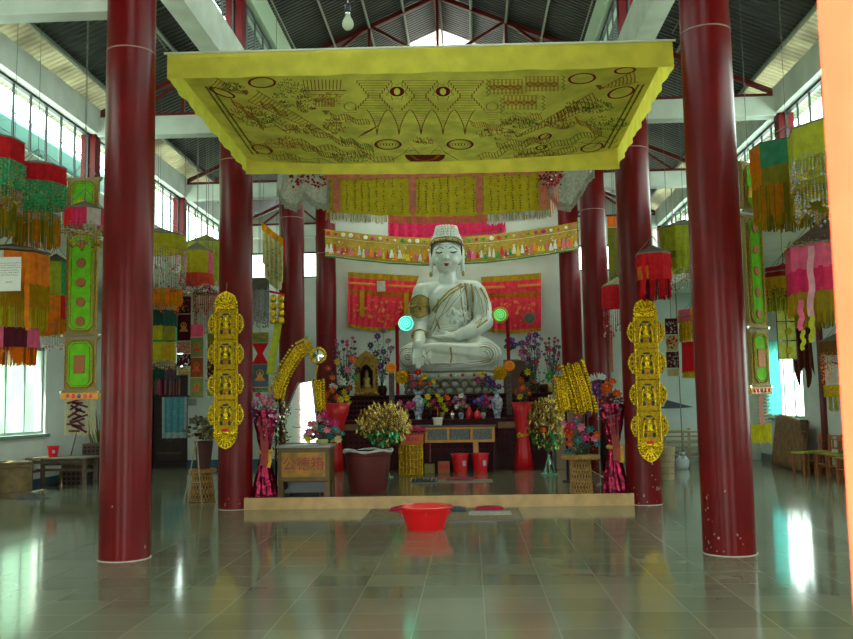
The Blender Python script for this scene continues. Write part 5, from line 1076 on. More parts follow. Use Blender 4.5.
# grey couplet strips with gold rosettes and bows
Mrib = cloth('grey damask strip', (122, 122, 118), var=.3, vs=30)
def couplet(label, px, py, y1, Y, rx, ry, r2x, r2y):
    c = P(px, py, Y=Y); z0 = ZA; k = Y/900; t = thing('couplet_stand', label, 'ornament', (c.x, Y, ZA)); m = MB(); m.tube([(0, .03, 0), (0, .03, c.z-ZA)], .012, 6); m.lathe([(.08, 0), (.06, .02)], (0, .03, 0), 12); m.build('pole', Mlac, t)
    zb = P(px, y1, Y=Y).z-ZA; m = MB(); m.bx(-.05, .05, -.01, .005, max(.03, zb), c.z-ZA); s = m.build('strip', Mrib, t); m = MB()
    for i in range(7): m.box((0, -.014, c.z-ZA-.08-i*.09), (.04, .005, .05), ry=.3*(i % 3))
    m.build('woven_sign', mat('dusky red print', (110, 66, 66)), s)
    for (x, y, r, mtt, nm) in ((rx, ry, 8, gold('rosette gold', (226, 178, 20)), 'gold_rosette'), (r2x, r2y, 6, mat('orange foil', (236, 140, 20), rough=.35, metal=.3), 'foil_bow')):
        q = P(x, y, Y=Y-.08)-t.location; m = MB(); rr = r*k; n = 16
        for ring in range(4 if nm[0] == 'g' else 2):
            for i in range(n):
                a = 2*PI*(i+ring*.5)/n; R1 = rr*(1-ring*.24); w = PI/n; pts = [(0, 0, 0), (R1*.8*math.cos(a-w), -.02-.012*ring, R1*.8*math.sin(a-w)), (R1*math.cos(a), -.012*ring, R1*math.sin(a)), (R1*.8*math.cos(a+w), -.02-.012*ring, R1*.8*math.sin(a+w))]; m.add([Vector(p)+q for p in pts], [(0, 1, 2, 3)])
        m.ball(q+Vector((0, -.04, 0)), rr*.2, 8, 5); m.tube([q, (0, .03, min(c.z-ZA, q.z))], .006, 4); m.build(nm, mtt, t)
couplet('grey couplet strip with a gold rosette beside the small gilt shrine', 391.5, 373, 406, 16.6, 402, 377, 391, 368)
couplet('grey couplet strip with a gold rosette and bow beside the red wrapped vase', 508.5, 373, 415, 16.6, 500, 373, 509.5, 366)
# glowing ring lamps on red poles
def ringlamp(label, px, py, r, Y, cols, halo):
    c = P(px, py, Y=Y); k = Y/900; zb = ZB; sx_ = -1 if px < 450 else 1; t = thing('ring_lamp', label, 'lamp', (c.x, Y, zb)); H = c.z-zb; dx = (P(397, 345, Y=Y).x-c.x) if sx_ < 0 else (P(508, 330, Y=Y).x-c.x)
    m = MB(); m.tube([(dx, .05, 0), (dx, .05, H*.98)], .035, 8); m.tube([(dx, .05, H*.9), (0, .04, H)], .012, 6); m.build('pole', cloth('crimson wrapped pole', (170, 20, 34)), t)
    m = MB(); m.lathe([(r*k*.2, 0), (r*k*.8, .0)], (0, 0, 0), 24); m.lathe([(r*k, -.01), (r*k, .015), (r*k*.8, .02)], (0, 0, 0), 28); m.v = [(x, -z, y+H) for x, y, z in m.v]; m.build('disc', cols[1], t, smooth=False)
    m = MB(); m.tube([(q*r*k*.045*math.cos(q*1.0), -.03, H+q*r*k*.045*math.sin(q*1.0)) for q in [.4*i for i in range(44)]], .012, 6); m.tube([(r*k*.92*math.cos(a), -.03, H+r*k*.92*math.sin(a)) for a in [2*PI*i/32 for i in range(32)]], .008, 6, closed=True); m.build('tube_light', cols[0], t)
    if halo: 
        m = MB()
        for i in range(22): a = 2*PI*i/22; m.ball((r*k*1.12*math.cos(a), 0, H+r*k*1.12*math.sin(a)), .03, 6, 4)
        m.build('gold_border', Mgold, t)
ringlamp('round cyan glowing spiral lamp on a red pole beside the downward hand', 406, 323.5, 7.6, 17.5, (mat('cyan lamp light', (120, 250, 215), em=.75), mat('cyan lamp disc', (10, 170, 130), em=.35)), False)
ringlamp('round green lamp with a gold border on a red pole beside the bent elbow', 500, 315, 6.2, 17.5, (mat('green lamp light', (130, 220, 120), em=.3), mat('green lamp disc', (70, 180, 90), em=.15)), True)
t = flowerthing('round_fan', 'small round grey fan pinned at the corner of the pink banner', 'fan', 532, 19.9, P(532, 318, Y=19.9).z); m = MB(); m.lathe([(.11, 0), (.11, .01)], (0, 0, 0), 20); m.v = [(x, -z, y) for x, y, z in m.v]; m.build('disc', cloth('grey blue disc', (120, 130, 124)), t); m = MB(); m.tube([(.12*math.cos(a), 0, .12*math.sin(a)) for a in [2*PI*i/20 for i in range(20)]], .012, 6, closed=True); m.tube([(0, 0, -.1), (0, .25, -.1)], .005, 4); m.build('rim', Mcopper, t)
# gilt shrine
Mshr = gold('old gilt carving', (172, 136, 62), rough=.5); Y = 17.65; c = on(367, Y, ZB); k = Y/900
t = thing('gilt_shrine', 'small carved gilt shrine with a seated figure in its niche', 'shrine', c); m = MB(); W_ = .235
m.bx(-W_, W_, -.12, .12, 0, .05); m.bx(-W_*.92, W_*.92, -.1, .1, .05, .14)
for i in range(5): m.ball((-W_*.8+i*W_*.4, -.12, .03), (.05, .03, .035), 8, 5)
m.bx(-W_*.85, -W_*.55, -.08, .1, .14, .62); m.bx(W_*.55, W_*.85, -.08, .1, .14, .62); m.bx(-W_*.85, W_*.85, .05, .1, .14, .66)
m.prism([(-W_, .60), (W_, .60), (W_*1.02, .66), (W_*.7, .74), (W_*.5, .80), (0, .88), (-W_*.5, .80), (-W_*.7, .74), (-W_*1.02, .66)], (0, -.1, 0), (1, 0, 0), (0, 0, 1), (0, .2, 0))
for s in (-1, 1):
    for i in range(7): m.ball((s*W_*.88, -.09, .16+i*.07), (.03, .03, .03), 7, 5)
    m.tube([(s*W_*.55, -.1, .5), (s*W_*.35, -.1, .58), (0, -.1, .63)], .025, 6)
for i in range(16): m.ball((RND.uniform(-.18, .18), -.1, RND.uniform(.64, .8)), RND.uniform(.018, .035), 7, 5)
m.build('carved_frame', Mshr, t, auto=True); m = MB(); m.bx(-W_*.55, W_*.55, .03, .048, .14, .6); m.build('dark_niche', Mdk, t)
m = MB(); m.lathe([(.10, 0), (.11, .04), (.06, .09), (.07, .16), (.075, .2), (.03, .23), (.04, .28), (.035, .32), (.005, .37)], (0, -.02, .14), 16, sy=.7); m.build('seated_figure', Mgt, t, smooth=True)
Y = 17.5; t = flowerthing('dark_shrine', 'small dark wooden cabinet shrine behind the gold rosette near the red wrapped vase', 'shrine', 521, 18.6, ZB); m = MB(); m.bx(-.26, .26, -.12, .15, 0, .62); m.bx(-.30, .30, -.15, .17, .62, .68); m.build('case', mat('brown shrine wood', (96, 60, 36), rough=.5), t, bevel=.01); m = MB(); m.lathe([(.12, 0), (.12, .01)], (0, 0, 0), 20); m.v = [(x+.1, -.125-z, y+.35) for x, y, z in m.v]; m.build('round_opening', Mdk, t)
# tall flower sprays flanking the statue
t = flowerthing('flower_spray', 'tall spray of small dark violet flowers on thin stems beside the column', 'flowers', 345, 17.9, ZB); vase(t, [(.08, 0), (.11, .12), (.08, .2)], Mlac); flowers(t, rnd_blooms(345, 352, 13, 17, 26, 2.2, ['violet', 'deep', 'lilac', 'violet', 'magenta'], 21), 17.9, (346, 385), 170, thin=True, seed=21)
t = flowerthing('flower_spray', 'purple chrysanthemum spray behind the small gilt shrine', 'flowers', 382, 18.0, ZB); vase(t, [(.08, 0), (.11, .12), (.08, .2)], Mlac); flowers(t, [(383, 330, 3.5, 'lilac'), (378, 337, 4, 'purple'), (388, 341, 4, 'lilac'), (370, 345, 4, 'violet'), (392, 349, 4.5, 'lilac'), (383, 352, 4, 'purple'), (376, 354, 4, 'violet'), (387, 360, 4, 'lilac'), (381, 366, 4.5, 'purple')], 18.0, (382, 388), 160, seed=22)
t = flowerthing('flower_spray', 'mixed orange, pink and green altar flowers between the violet spray and the gilt shrine', 'flowers', 342, 17.42, ZB); vase(t, [(.08, 0), (.12, .1), (.1, .16)], Mlac); flowers(t, [(352, 360, 5, 'orange'), (348, 370, 4, 'pink'), (338, 362, 3.5, 'yellow'), (333, 378, 4, 'orange'), (355, 378, 4, 'green'), (343, 382, 5, 'white'), (336, 388, 4, 'white'), (350, 388, 4, 'rust'), (358, 370, 3.5, 'deep'), (329, 369, 4, 'rust')], 17.42, (343, 393), 130, seed=23)
t = flowerthing('flower_spray', 'wide spray of magenta and lilac flowers with dark leaves beside the dark shrine', 'flowers', 535, 18.0, ZB); vase(t, [(.09, 0), (.12, .12), (.09, .2)], Mlac); flowers(t, rnd_blooms(532, 350, 13, 17, 22, 3.2, ['lilac', 'magenta', 'purple', 'lilac', 'deep'], 24), 18.0, (533, 390), 200, seed=24)
t = flowerthing('flower_spray', 'spray of tiny dark violet flowers rising beside the column of the low chairs side', 'flowers', 556, 17.9, ZB); vase(t, [(.08, 0), (.11, .12), (.08, .2)], Mlac); flowers(t, rnd_blooms(552, 350, 9, 16, 22, 2.2, ['violet', 'deep', 'magenta'], 25), 17.9, (552, 385), 150, thin=True, seed=25)
t = flowerthing('flower_spray', 'rust and green altar flowers behind the second gold foil tree', 'flowers', 545, 17.5, ZB); vase(t, [(.08, 0), (.12, .1), (.1, .16)], Mlac); flowers(t, [(528, 372, 4, 'yellow'), (521, 380, 4, 'orange'), (534, 382, 4, 'rust'), (549, 376, 6, 'green'), (556, 381, 5, 'pink'), (541, 388, 4, 'deep'), (536, 362, 4, 'magenta'), (527, 388, 4, 'rust'), (560, 368, 5, 'rust'), (519, 390, 3, 'magenta')], 17.5, (541, 393), 150, seed=26)
for px, lab in ((498, 'purple flower pot behind the crimson pole, half hidden by the knee'), ):
    t = flowerthing('flower_pot', lab, 'flowers', 510, 19.1, ZB); m = MB(); m.bx(-.12, .2, -.10, .10, 0, .72); m.build('stand', Mtan, t); flowers(t, rnd_blooms(511, 344, 8, 4, 10, 3.2, ['violet', 'purple'], 27), 19.1, (511, 350), 30, seed=27)
# fruit on a stand
t = flowerthing('fruit', 'round yellow green pomelo resting on the fretwork tier', 'fruit', 549, 17.5, ZB+.1); m = MB(); m.ball((0, 0, 0), .10, 20, 12); m.build('rind', mat('pomelo rind', (150, 140, 50), rough=.5), t, smooth=True); m = MB(); m.lathe([(.06, -.1), (.04, -.08), (.07, -.06)], (0, 0, 0), 12); m.build('dish', Mlac, t)
# red foil cones with flowers
def redcone(label, px, Y, y_top, y_w, y_bot, wt, ww, wb, blooms, seed):
    k = Y/900; t = flowerthing('wrapped_vase', label, 'vase', px, Y, PZ, 'vases wrapped in red foil'); H = P(px, y_top, Y=Y).z-PZ; zw = P(px, y_w, Y=Y).z-PZ
    m = MB(); m.lathe([(wb*k, 0), ((wb*.6+ww*.4)*k, zw*.45), (ww*k, zw), (ww*k*1.3, zw+(H-zw)*.3), (wt*k*.85, zw+(H-zw)*.7), (wt*k, H), (wt*k*.95, H)], (0, 0, 0), 36, flute=.06, fn=11); m.build('red_wrap', Mredp, t, smooth=True)
    m = MB(); m.tube([(ww*k*1.05*math.cos(a), ww*k*1.05*math.sin(a), zw) for a in [2*PI*i/16 for i in range(16)]], .02, 6, closed=True); m.strip([(0, -ww*k-.02, zw), (-.08, -ww*k-.05, zw+.04), (-.1, -ww*k-.04, zw-.04), (0, -ww*k-.02, zw)], .03); m.build('gold_tie', Mgold, t)
    flowers(t, blooms, Y, (px, y_top+4), 60, seed=seed)
redcone('red foil wrapped cone vase of orange and yellow flowers behind the donation box', 336, 16.35, 403, 440, 471, 13.5, 5, 7, [(328, 395, 4.5, 'orange'), (334, 391, 4.5, 'orange'), (325, 401, 4, 'orange'), (344, 392, 4, 'yellow'), (348, 398, 4, 'yellow'), (342, 400, 4, 'yellow'), (350, 403, 3.5, 'yellow'), (337, 398, 4, 'orange'), (332, 386, 4, 'white')], 31)
redcone('red foil wrapped waisted vase with a gold tie beside the ochre framed table', 522, 16.35, 402, 435, 467, 10, 5.5, 9.5, [(516, 392, 4, 'rust'), (523, 388, 4, 'orange'), (529, 393, 4, 'rust'), (520, 397, 4, 'yellow'), (527, 398, 3.5, 'deep')], 32)
# gold foil trees
Mfo = gold('gold foil leaf', (222, 186, 96), rough=.16); Mfg = mat('green foil leaf', (24, 130, 70), rough=.25, metal=.6); Mcg = glassmat('pale green glass', (190, 225, 205), .2)
def foiltree(label, px, cy, Y, rx, ry, z, seed, hang):
    k = Y/900; t = flowerthing('foil_tree', label, 'ornament tree', px, Y, z, 'gold foil trees'); R_ = random.Random(seed); c = P(px, cy, Y=Y)-t.location; m = MB()
    for i in range(760):
        a = R_.uniform(0, 2*PI); q = R_.random()**.5; p = Vector((c.x+rx*k*q*math.cos(a), R_.uniform(-.22, .22), c.z+ry*k*q*math.sin(a))); L_ = R_.uniform(.05, .11); w = R_.uniform(.014, .030); g = p.z < c.z-ry*k*.35 and R_.random() < .55; m.cur = 1 if g else 0
        d = Vector((R_.uniform(-.5, .5), R_.uniform(-.5, .5), -1 if hang else R_.choice((-1, 1)))).normalized(); s_ = d.orthogonal().normalized(); m.add([p, p+d*L_*.5+s_*w, p+d*L_, p+d*L_*.5-s_*w], [(0, 1, 2, 3)])
    m.build('foil_leaves', [Mfo, Mfg], t)
    m = MB(); R_ = random.Random(seed)
    for i in range(26): a = R_.uniform(0, PI); q = Vector((rx*k*.8*math.cos(a)*R_.uniform(.4, 1), R_.uniform(-.18, .18), c.z+ry*k*.8*math.sin(a)*R_.uniform(.2, 1))); m.tube([(0, 0, .3), Vector((0, 0, .3)).lerp(q, .5)+Vector((0, 0, .08)), q], .005, 4)
    m.tube([(0, 0, .02), (0, 0, .35)], .012, 6); m.build('wire_branches', mat('brown wire', (90, 70, 40)), t)
    m = MB(); m.lathe([(.13, 0), (.13, .01), (.11, .03), (.04, .16), (.025, .30), (.035, .33)], (0, 0, 0), 20); m.build('glass_vase', Mcg, t, smooth=True)
    m = MB()
    for s in (-1, 0, 1): m.strip([(0, -.03, .33), (s*.05, -.08, .18), (s*.10, -.12, .02)], .012)
    m.tube([(.13*math.cos(a), .13*math.sin(a), .01) for a in [2*PI*i/20 for i in range(20)]], .01, 5, closed=True); m.build('green_ribbon', mat('mint ribbon', (90, 160, 120), rough=.4), t)
    return t
foiltree('gold foil leaf tree with green leaves rising behind the big maroon tub', 384, 424, 14.9, 27, 19, PZ, 41, False)
t = foiltree('gold foil leaf tree with hanging strips in a pale green glass vase', 547, 421, 15.1, 20, 26, PZ, 42, True); m = MB(); q = P(543, 430, Y=14.9)-t.location; m.ball(q, .05, 8, 6); m.build('orange_bloom', fcol('orange'), t)
# gold lattice drum with a red and orange box
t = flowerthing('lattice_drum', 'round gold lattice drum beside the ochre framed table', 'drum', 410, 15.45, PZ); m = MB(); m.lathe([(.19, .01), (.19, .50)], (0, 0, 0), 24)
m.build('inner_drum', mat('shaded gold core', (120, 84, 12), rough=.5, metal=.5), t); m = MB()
for z in (0, .12, .24, .36, .49): m.tube([(.195*math.cos(a), .195*math.sin(a), z+.012) for a in [2*PI*i/28 for i in range(28)]], .013, 6, closed=True)
for i in range(20): a = 2*PI*i/20; m.tube([(.197*math.cos(a), .197*math.sin(a), 0), (.197*math.cos(a), .197*math.sin(a), .5)], .010, 5)
m.build('lattice', gold('bright lattice gold', (230, 184, 20), rough=.25), t)
t = flowerthing('paper_box', 'orange and red paper offering box on top of the gold lattice drum', 'box', 412, 15.45, PZ+.51); m = MB(); m.bx(-.19, .19, -.15, .15, 0, .20); m.build('box_body', mat('orange paper', (196, 96, 24), rough=.6), t, bevel=.006); m = MB(); m.bx(-.10, .12, -.155, -.15, .06, .14); m.build('red_label', Mredp, t); m = MB(); m.bx(-.2, .2, -.16, .16, .17, .2); m.build('red_rim', mat('brick red paper', (160, 40, 30)), t)
m = MB()
for kx in range(3): m.box((-.04+kx*.05, -.158, .1), (.02, .004, .05))
m.build('printed_sign', mat('dark red print', (0, 0, 0)), t)
t = flowerthing('pink_cloth', 'pink folded cloth heaped on the orange offering box', 'cloth', 414, 15.45, PZ+.715); m = MB(); m.grid(lambda u, v: (-.22+.42*u, -.16+.3*v, .02+.09*math.sin(PI*u)**.6*math.sin(PI*v)**.5+.012*math.sin(u*23+v*9)), 20, 12); m.build('fold', cloth('coral pink cloth', (214, 70, 96)), t, smooth=True).modifiers.new('s', 'SOLIDIFY').thickness = .012
# things under and around the table
t = flowerthing('small_box', 'plain olive cardboard box on the dais under the ochre framed table', 'box', 428.5, 15.7, PZ); m = MB(); m.bx(-.085, .085, -.08, .08, 0, .16); m.build('carton', mat('olive card', (136, 128, 70), rough=.8), t, bevel=.004); m = MB(); m.bx(-.086, .086, -.01, .01, .158, .162); m.build('tape', Mtan, t)
t = flowerthing('small_box', 'orange box with red rosettes on the dais beside the red buckets', 'box', 442.5, 15.75, PZ); m = MB(); m.bx(-.10, .10, -.08, .08, 0, .2); m.build('carton', mat('tan orange card', (170, 100, 60), rough=.7), t, bevel=.004)
for s in (-1, 1): m = MB(); m.tube([(s*.045+.032*math.cos(a), -.082, .1+.045*math.sin(a)) for a in [2*PI*i/14 for i in range(14)]], .009, 5, closed=True); m.ball((s*.045, -.082, .1), (.015, .005, .02), 6, 4); m.build('red_rosette', Mredp, t)
def bucket(label, loc, r, h, group=None, stick=True):
    t = thing('plastic_bucket', label, 'bucket', loc, group); m = MB(); m.lathe([(r*.72, 0), (r*.95, h*.93), (r*1.06, h*.94), (r*1.06, h), (r*.93, h), (r*.70, .02), (.001, .02)], (0, 0, 0), 28); m.build('body', mat('red plastic', (214, 20, 28), rough=.35), t, auto=True)
    m = MB(); m.tube([(r*math.cos(a), .02+.0*a, h*.96+.4*r*math.sin(a)*-1) for a in [PI*i/14 for i in range(15)]], .005, 5); m.build('handle', Msil, t)
    if stick: m = MB(); m.box((r*.45, -r*.74, h*.5), (r*.42, .004, h*.28), rz=.55); m.build('sticker', mat('pale sticker', (170, 170, 190), rough=.5), t)
    return t
bucket('red plastic bucket under the table, the one beside the orange box', on(459, 15.75, PZ), .155, .33, 'red buckets under the ochre table'); bucket('red plastic bucket under the table, the one beside the dark table leg', on(479, 15.75, PZ), .155, .33, 'red buckets under the ochre table')
def cushion(label, c, lx, ly, h, col, patt=None, name='floor_cushion', rz=0):
    t = thing(name, label, 'cushion', c, None, rz); m = MB(); m.grid(lambda u, v: ((u-.5)*lx*(1-.05*abs(v-.5)), (v-.5)*ly, h*(math.sin(PI*u)**.3)*(math.sin(PI*v)**.3)+.004*math.sin(u*30)*math.sin(v*17)+.002), 24, 16); m.grid(lambda u, v: ((u-.5)*lx, (.5-v)*ly, .001), 2, 2); m.build('cover', col, t, smooth=True)
    if patt: m = MB(); [m.tube([((i/6-.5)*lx*.9, -ly*.46, h*.35), ((i/6-.5)*lx*.9, -ly*.2, h*.96), ((i/6-.5)*lx*.9, ly*.2, h*.96)], .006, 5) for i in range(7)]; m.build('stripe', patt, t)
    return t
cushion('dark flat floor cushion with a pale stripe on the dais before the lattice drum', P(424, 482, Z=PZ), .42, .34, .05, mat('dark grey cushion', (56, 50, 60), rough=.9), mat('pale stripe', (170, 164, 160)))
cushion('dusky pink flat cushion on the dais before the red buckets', P(460, 480, Z=PZ), .44, .34, .04, cloth('dusky rose cotton', (140, 44, 66), trans=0))
t = thing('floor_runner', 'thin straw runner lying on the dais under the pink cushion', 'mat', P(452, 482, Z=PZ)); t.location.y += .05; m = MB(); m.bx(-.62, .62, -.25, .35, 0, .004); m.build('weave', mat('straw weave', (120, 116, 80), rough=.8), t); m = MB(); m.bx(-.63, .63, -.27, -.25, 0, .006); m.build('hem', Mdots, t)
for o in COL.objects:
    if o.name.startswith('floor_cushion'): o.location.z += .006

# ================================================================== things at the front of the dais
# donation box
c = P(304.5, 497, Z=PZ); c.y = 12.15; kx = 12.0/900; c.x = P(304.5, 470, Y=12.0).x
t = thing('donation_box', 'wooden donation box with red characters on a yellow panel, at the dais edge', 'box', c); Mbw = mat('olive brown wood', (104, 76, 26), rough=.5, var=.2)
m = MB(); m.bx(-.345, .345, -.22, .22, .20, .64); m.build('body', Mbw, t, bevel=.008)
m = MB(); m.bx(-.365, .365, -.24, .24, .64, .675); m.build('lid', mat('grey edged top', (134, 134, 130), rough=.4), t, bevel=.006)
m = MB(); m.bx(-.29, .29, -.232, -.22, .26, .58); pn = m.build('yellow_panel', mat('worn yellow panel', (172, 118, 20), rough=.5, c2=(124, 88, 22), vs=6), t)
try:
    cu = bpy.data.curves.new('characters', 'FONT'); cu.body = '公德箱'; cu.size = .185; cu.extrude = .002; cu.align_x = 'CENTER'; cu.align_y = 'CENTER'
    co = bpy.data.objects.new('red_characters', cu); COL.objects.link(co); dg = bpy.context.evaluated_depsgraph_get(); dg.update(); cme = bpy.data.meshes.new_from_object(co.evaluated_get(dg)); bpy.data.objects.remove(co)
    cme.materials.clear(); cme.materials.append(mat('red painted characters', (150, 26, 20), rough=.5)); co = bpy.data.objects.new('red_characters', cme); COL.objects.link(co); co.parent = pn; co.location = (0, -.236, .42); co.rotation_euler = (PI/2, 0, 0)
except Exception as e: print('text', e)
for x in (-.31, .31):
    for y in (-.19, .19): m = MB(); m.bx(x-.035, x+.035, y-.03, y+.03, 0, .20); m.build('leg', Mbw, t)
m = MB(); m.bx(-.27, .27, -.15, .19, .05, .2); m.build('lower_tray', mat('dull grey tray', (84, 86, 88), rough=.5), t)
m = MB(); m.ball((-.24, -.2, .15), (.03, .02, .05)); m.build('dark_fitting', Mdk, t)
# round bouquet on it
def pot(t, h, r, c): m = MB(); m.lathe([(r*.7, 0), (r, h*.6), (r*.9, h)], (0, 0, 0), 18); m.build('bowl', c, t, smooth=True)
cols_ = ['magenta', 'pink', 'pink', 'teal', 'teal', 'cream', 'magenta', 'green']
Yq = 12.1; cc = P(322, 440, Y=Yq); t = thing('flower_bouquet', 'domed bouquet of pink and teal cloth flowers on the donation box', 'flowers', (cc.x, Yq, c.z+.676)); pot(t, .07, .09, Mcream)
flowers(t, [(312, 424, 5.5, 'pink'), (320, 418, 5, 'pink'), (328, 422, 5.5, 'magenta'), (336, 430, 5, 'teal'), (322, 429, 5.5, 'teal'), (317, 435, 6, 'magenta'), (309, 432, 5, 'pink'), (331, 437, 6, 'teal'), (305, 437, 4.5, 'cream'), (339, 439, 4.5, 'cream'), (326, 414, 4.5, 'magenta'), (335, 423, 4.5, 'magenta'), (314, 428, 4, 'cream'), (341, 434, 4, 'teal'), (310, 440, 4, 'yellow'), (328, 430, 4.5, 'pink')], Yq, (322, 440), 50, seed=51)
# wicker stool with bouquet
def wicker(label, c, rt, rb, h, seat_r, name='wicker_stool', group=None):
    t = thing(name, label, 'stool', c, group); Mw = mat('golden wicker', (176, 128, 56), rough=.55, var=.3, vs=30); m = MB()
    n = 22
    for i in range(n):
        a = 2*PI*i/n
        for s in (-1, 1): m.tube([((rb+(rt-rb)*q)*math.cos(a+s*q*.9), (rb+(rt-rb)*q)*math.sin(a+s*q*.9), .02+q*(h-.06)) for q in (0, .25, .5, .75, 1)], .007, 4)
    for q in (0, .33, .66, 1): r_ = rb+(rt-rb)*q; m.tube([(r_*math.cos(a), r_*math.sin(a), .015+q*(h-.05)) for a in [2*PI*i/26 for i in range(26)]], .012, 5, closed=True)
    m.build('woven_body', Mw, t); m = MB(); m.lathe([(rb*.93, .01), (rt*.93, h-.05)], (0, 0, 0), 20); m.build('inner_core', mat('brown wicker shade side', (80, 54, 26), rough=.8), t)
    m = MB(); m.lathe([(seat_r*.95, h-.05), (seat_r, h-.03), (seat_r, h-.01), (seat_r*.9, h), (.001, h)], (0, 0, 0), 30); m.build('seat', Mw, t, smooth=False)
    m = MB(); [m.tube([(seat_r*q*math.cos(a), seat_r*q*math.sin(a), h+.002) for a in [2*PI*i/26 for i in range(26)]], .006, 4, closed=True) for q in (.95, .75, .55, .35)]; m.build('seat_coil', Mw, t)
    return t
ws = on(578.5, 11.98, PZ); wicker('round topped golden wicker stool at the dais edge under a bouquet', ws, .125, .145, .49, .255)
t = thing('flower_bouquet', 'tall loose bouquet of pink, teal and orange cloth flowers on the wicker stool', 'flowers', (ws.x, 11.98, PZ+.503)); m = MB(); m.lathe([(.06, 0), (.04, .05), (.03, .1), (.05, .14)], (0, 0, 0), 16); m.build('vase', Mcg, t, smooth=True)
flowers(t, [(578, 418, 4.5, 'magenta'), (588, 414, 4, 'violet'), (571, 425, 5, 'magenta'), (580, 427, 5.5, 'pink'), (590, 430, 5, 'teal'), (570, 436, 6, 'orange'), (584, 437, 5, 'magenta'), (593, 439, 4.5, 'pink'), (577, 440, 4.5, 'teal'), (567, 430, 4.5, 'red'), (575, 421, 4, 'teal'), (578, 447, 5, 'cream'), (567, 452, 4.5, 'teal'), (587, 446, 4, 'blue'), (595, 434, 4, 'orange'), (569, 443, 4, 'orange'), (564, 424, 3.5, 'pink'), (597, 444, 4, 'teal')], 11.98, (580, 454), 80, seed=52)
# pink metallic wrapped vases at both corners
def metvase(label, px, Y, ytop, tw, bw, blooms, sash, seed):
    k = Y/900; loc = on(px, Y, PZ); t = thing('wrapped_vase', label, 'vase', loc, 'vases wrapped in pink metallic foil'); H = P(px, ytop, Y=Y).z-PZ; m = MB(); n = 40; rows = 40
    prof = [(0, bw*.95), (.04, bw), (.30, bw*.62), (.46, bw*.42), (.52, bw*.38), (.60, bw*.50), (.85, tw*.85), (1.0, tw)]
    def rad(v):
        for (a, ra), (b, rb) in zip(prof, prof[1:]):
            if v <= b: return ra+(rb-ra)*(v-a)/(b-a)
        return prof[-1][1]
    def f(u, v): a = 2*PI*u; r = rad(v)*(1+.10*math.cos(9*a+v*9)+.04*math.sin(17*a-v*22)); return (r*math.cos(a), r*math.sin(a), H*v)
    m.grid(f, 60, rows); m.build('foil_wrap', Mmet, t, smooth=True)
    m = MB(); zz_ = H*.51; m.tube([(bw*.45*math.cos(a), bw*.45*math.sin(a), zz_) for a in [2*PI*i/18 for i in range(18)]], .025, 6, closed=True); m.strip([(.0, -bw*.46, zz_), (.07, -bw*.5, zz_-.03), (.09, -bw*.6, zz_-.12), (.07, -bw*.7, zz_-.2)], .05); m.strip([(0, -bw*.46, zz_), (.12, -bw*.5, zz_+.03), (.1, -bw*.5, zz_-.05)], .03); m.build('yellow_bow', mat('yellow ribbon', (224, 170, 24), rough=.5), t)
    m = MB(); m.strip([(-.01, -tw*.8, H*.93), (-.0, -tw*.72, H*.8), (.01, -tw*.62, H*.65), (.02, -bw*.6, H*.5), (.01, -bw*.8, H*.36)], .10); sh = m.build('paper_sash', sash, t); m = MB()
    for i in range(6): m.box((.0+.004*i, -tw*.8+.012*i-.012, H*(.88-.07*i)), (.05, .003, .03), rx=-.1)
    m.build('printed_sash_sign', mat('faint dark print', (140, 60, 60)), sh)
    m = MB(); R_ = random.Random(seed)
    for i in range(90):
        a = R_.uniform(0, 2*PI); p = Vector((tw*1.05*math.cos(a), tw*1.05*math.sin(a), H*R_.uniform(.8, 1.08))); d = Vector((R_.gauss(0, 1), R_.gauss(0, 1), R_.gauss(0, 1))).normalized()*.05; w = d.orthogonal().normalized()*.02; m.add([p, p+d*.5+w, p+d, p+d*.5-w], [(0, 1, 2, 3)])
    m.build('silver_tinsel', mat('lilac tinsel', (200, 170, 190), rough=.2, metal=.7), t)
    flowers(t, blooms, Y, (px, ytop+8), 30, seed=seed)
metvase('metallic pink wrapped vase of lilac cloth flowers at the dais corner by the donation box', 265, 12.12, 410, .155, .165, [(262, 399, 5.5, 'pink'), (269, 404, 6, 'pink'), (257, 404, 5, 'lilac'), (273, 397, 5, 'lilac'), (265, 409, 5, 'lilac'), (255, 411, 4.5, 'violet'), (259, 395, 4, 'magenta'), (275, 405, 4, 'white')], cloth('dusty pink sash', (206, 96, 96)), 53)
metvase('metallic pink wrapped vase of orange and violet cloth flowers beside the wicker stool', 612, 12.12, 404, .16, .17, [(608, 387, 7, 'orange'), (616, 394, 6, 'orange'), (602, 392, 6, 'orange'), (597, 393, 6, 'purple'), (593, 388, 5, 'purple'), (603, 401, 5, 'red'), (611, 382, 4.5, 'orange'), (599, 384, 4.5, 'violet'), (620, 400, 4, 'violet'), (609, 400, 5, 'deep')], cloth('salmon sash', (214, 110, 96)), 54)
# maroon tub
t = thing('plant_tub', 'big maroon plastic tub with white cloth over its rim on the dais', 'tub', on(367.5, 12.45, PZ)); m = MB(); m.lathe([(.245, 0), (.262, .03), (.31, .50), (.325, .51), (.335, .56), (.325, .565), (.29, .555), (.24, .1), (.001, .1)], (0, 0, 0), 40); m.build('body', mat('maroon plastic', (92, 34, 30), rough=.5, var=.1, spec=.3), t, auto=True)
m = MB(); m.tube([(.335*math.cos(a), .335*math.sin(a), .567+.012*math.sin(5*a)) for a in [2*PI*i/40 for i in range(40)]], [.012+.008*abs(math.sin(i*.9)) for i in range(40)], 6, closed=True); m.build('white_rim_cloth', Mwh, t, smooth=True)
m = MB(); [m.add([Vector((x, y, .55))+Vector(v)*.05 for v in ((-1, 0, .2), (0, -.8, .5), (1, 0, .2), (0, .8, .0))], [(0, 1, 2, 3)]) for x, y in [(RND.uniform(-.22, .22), RND.uniform(-.22, .22)) for _ in range(50)]]; m.build('dark_filling', mat('dark maroon petals', (90, 26, 36), rough=.7), t)
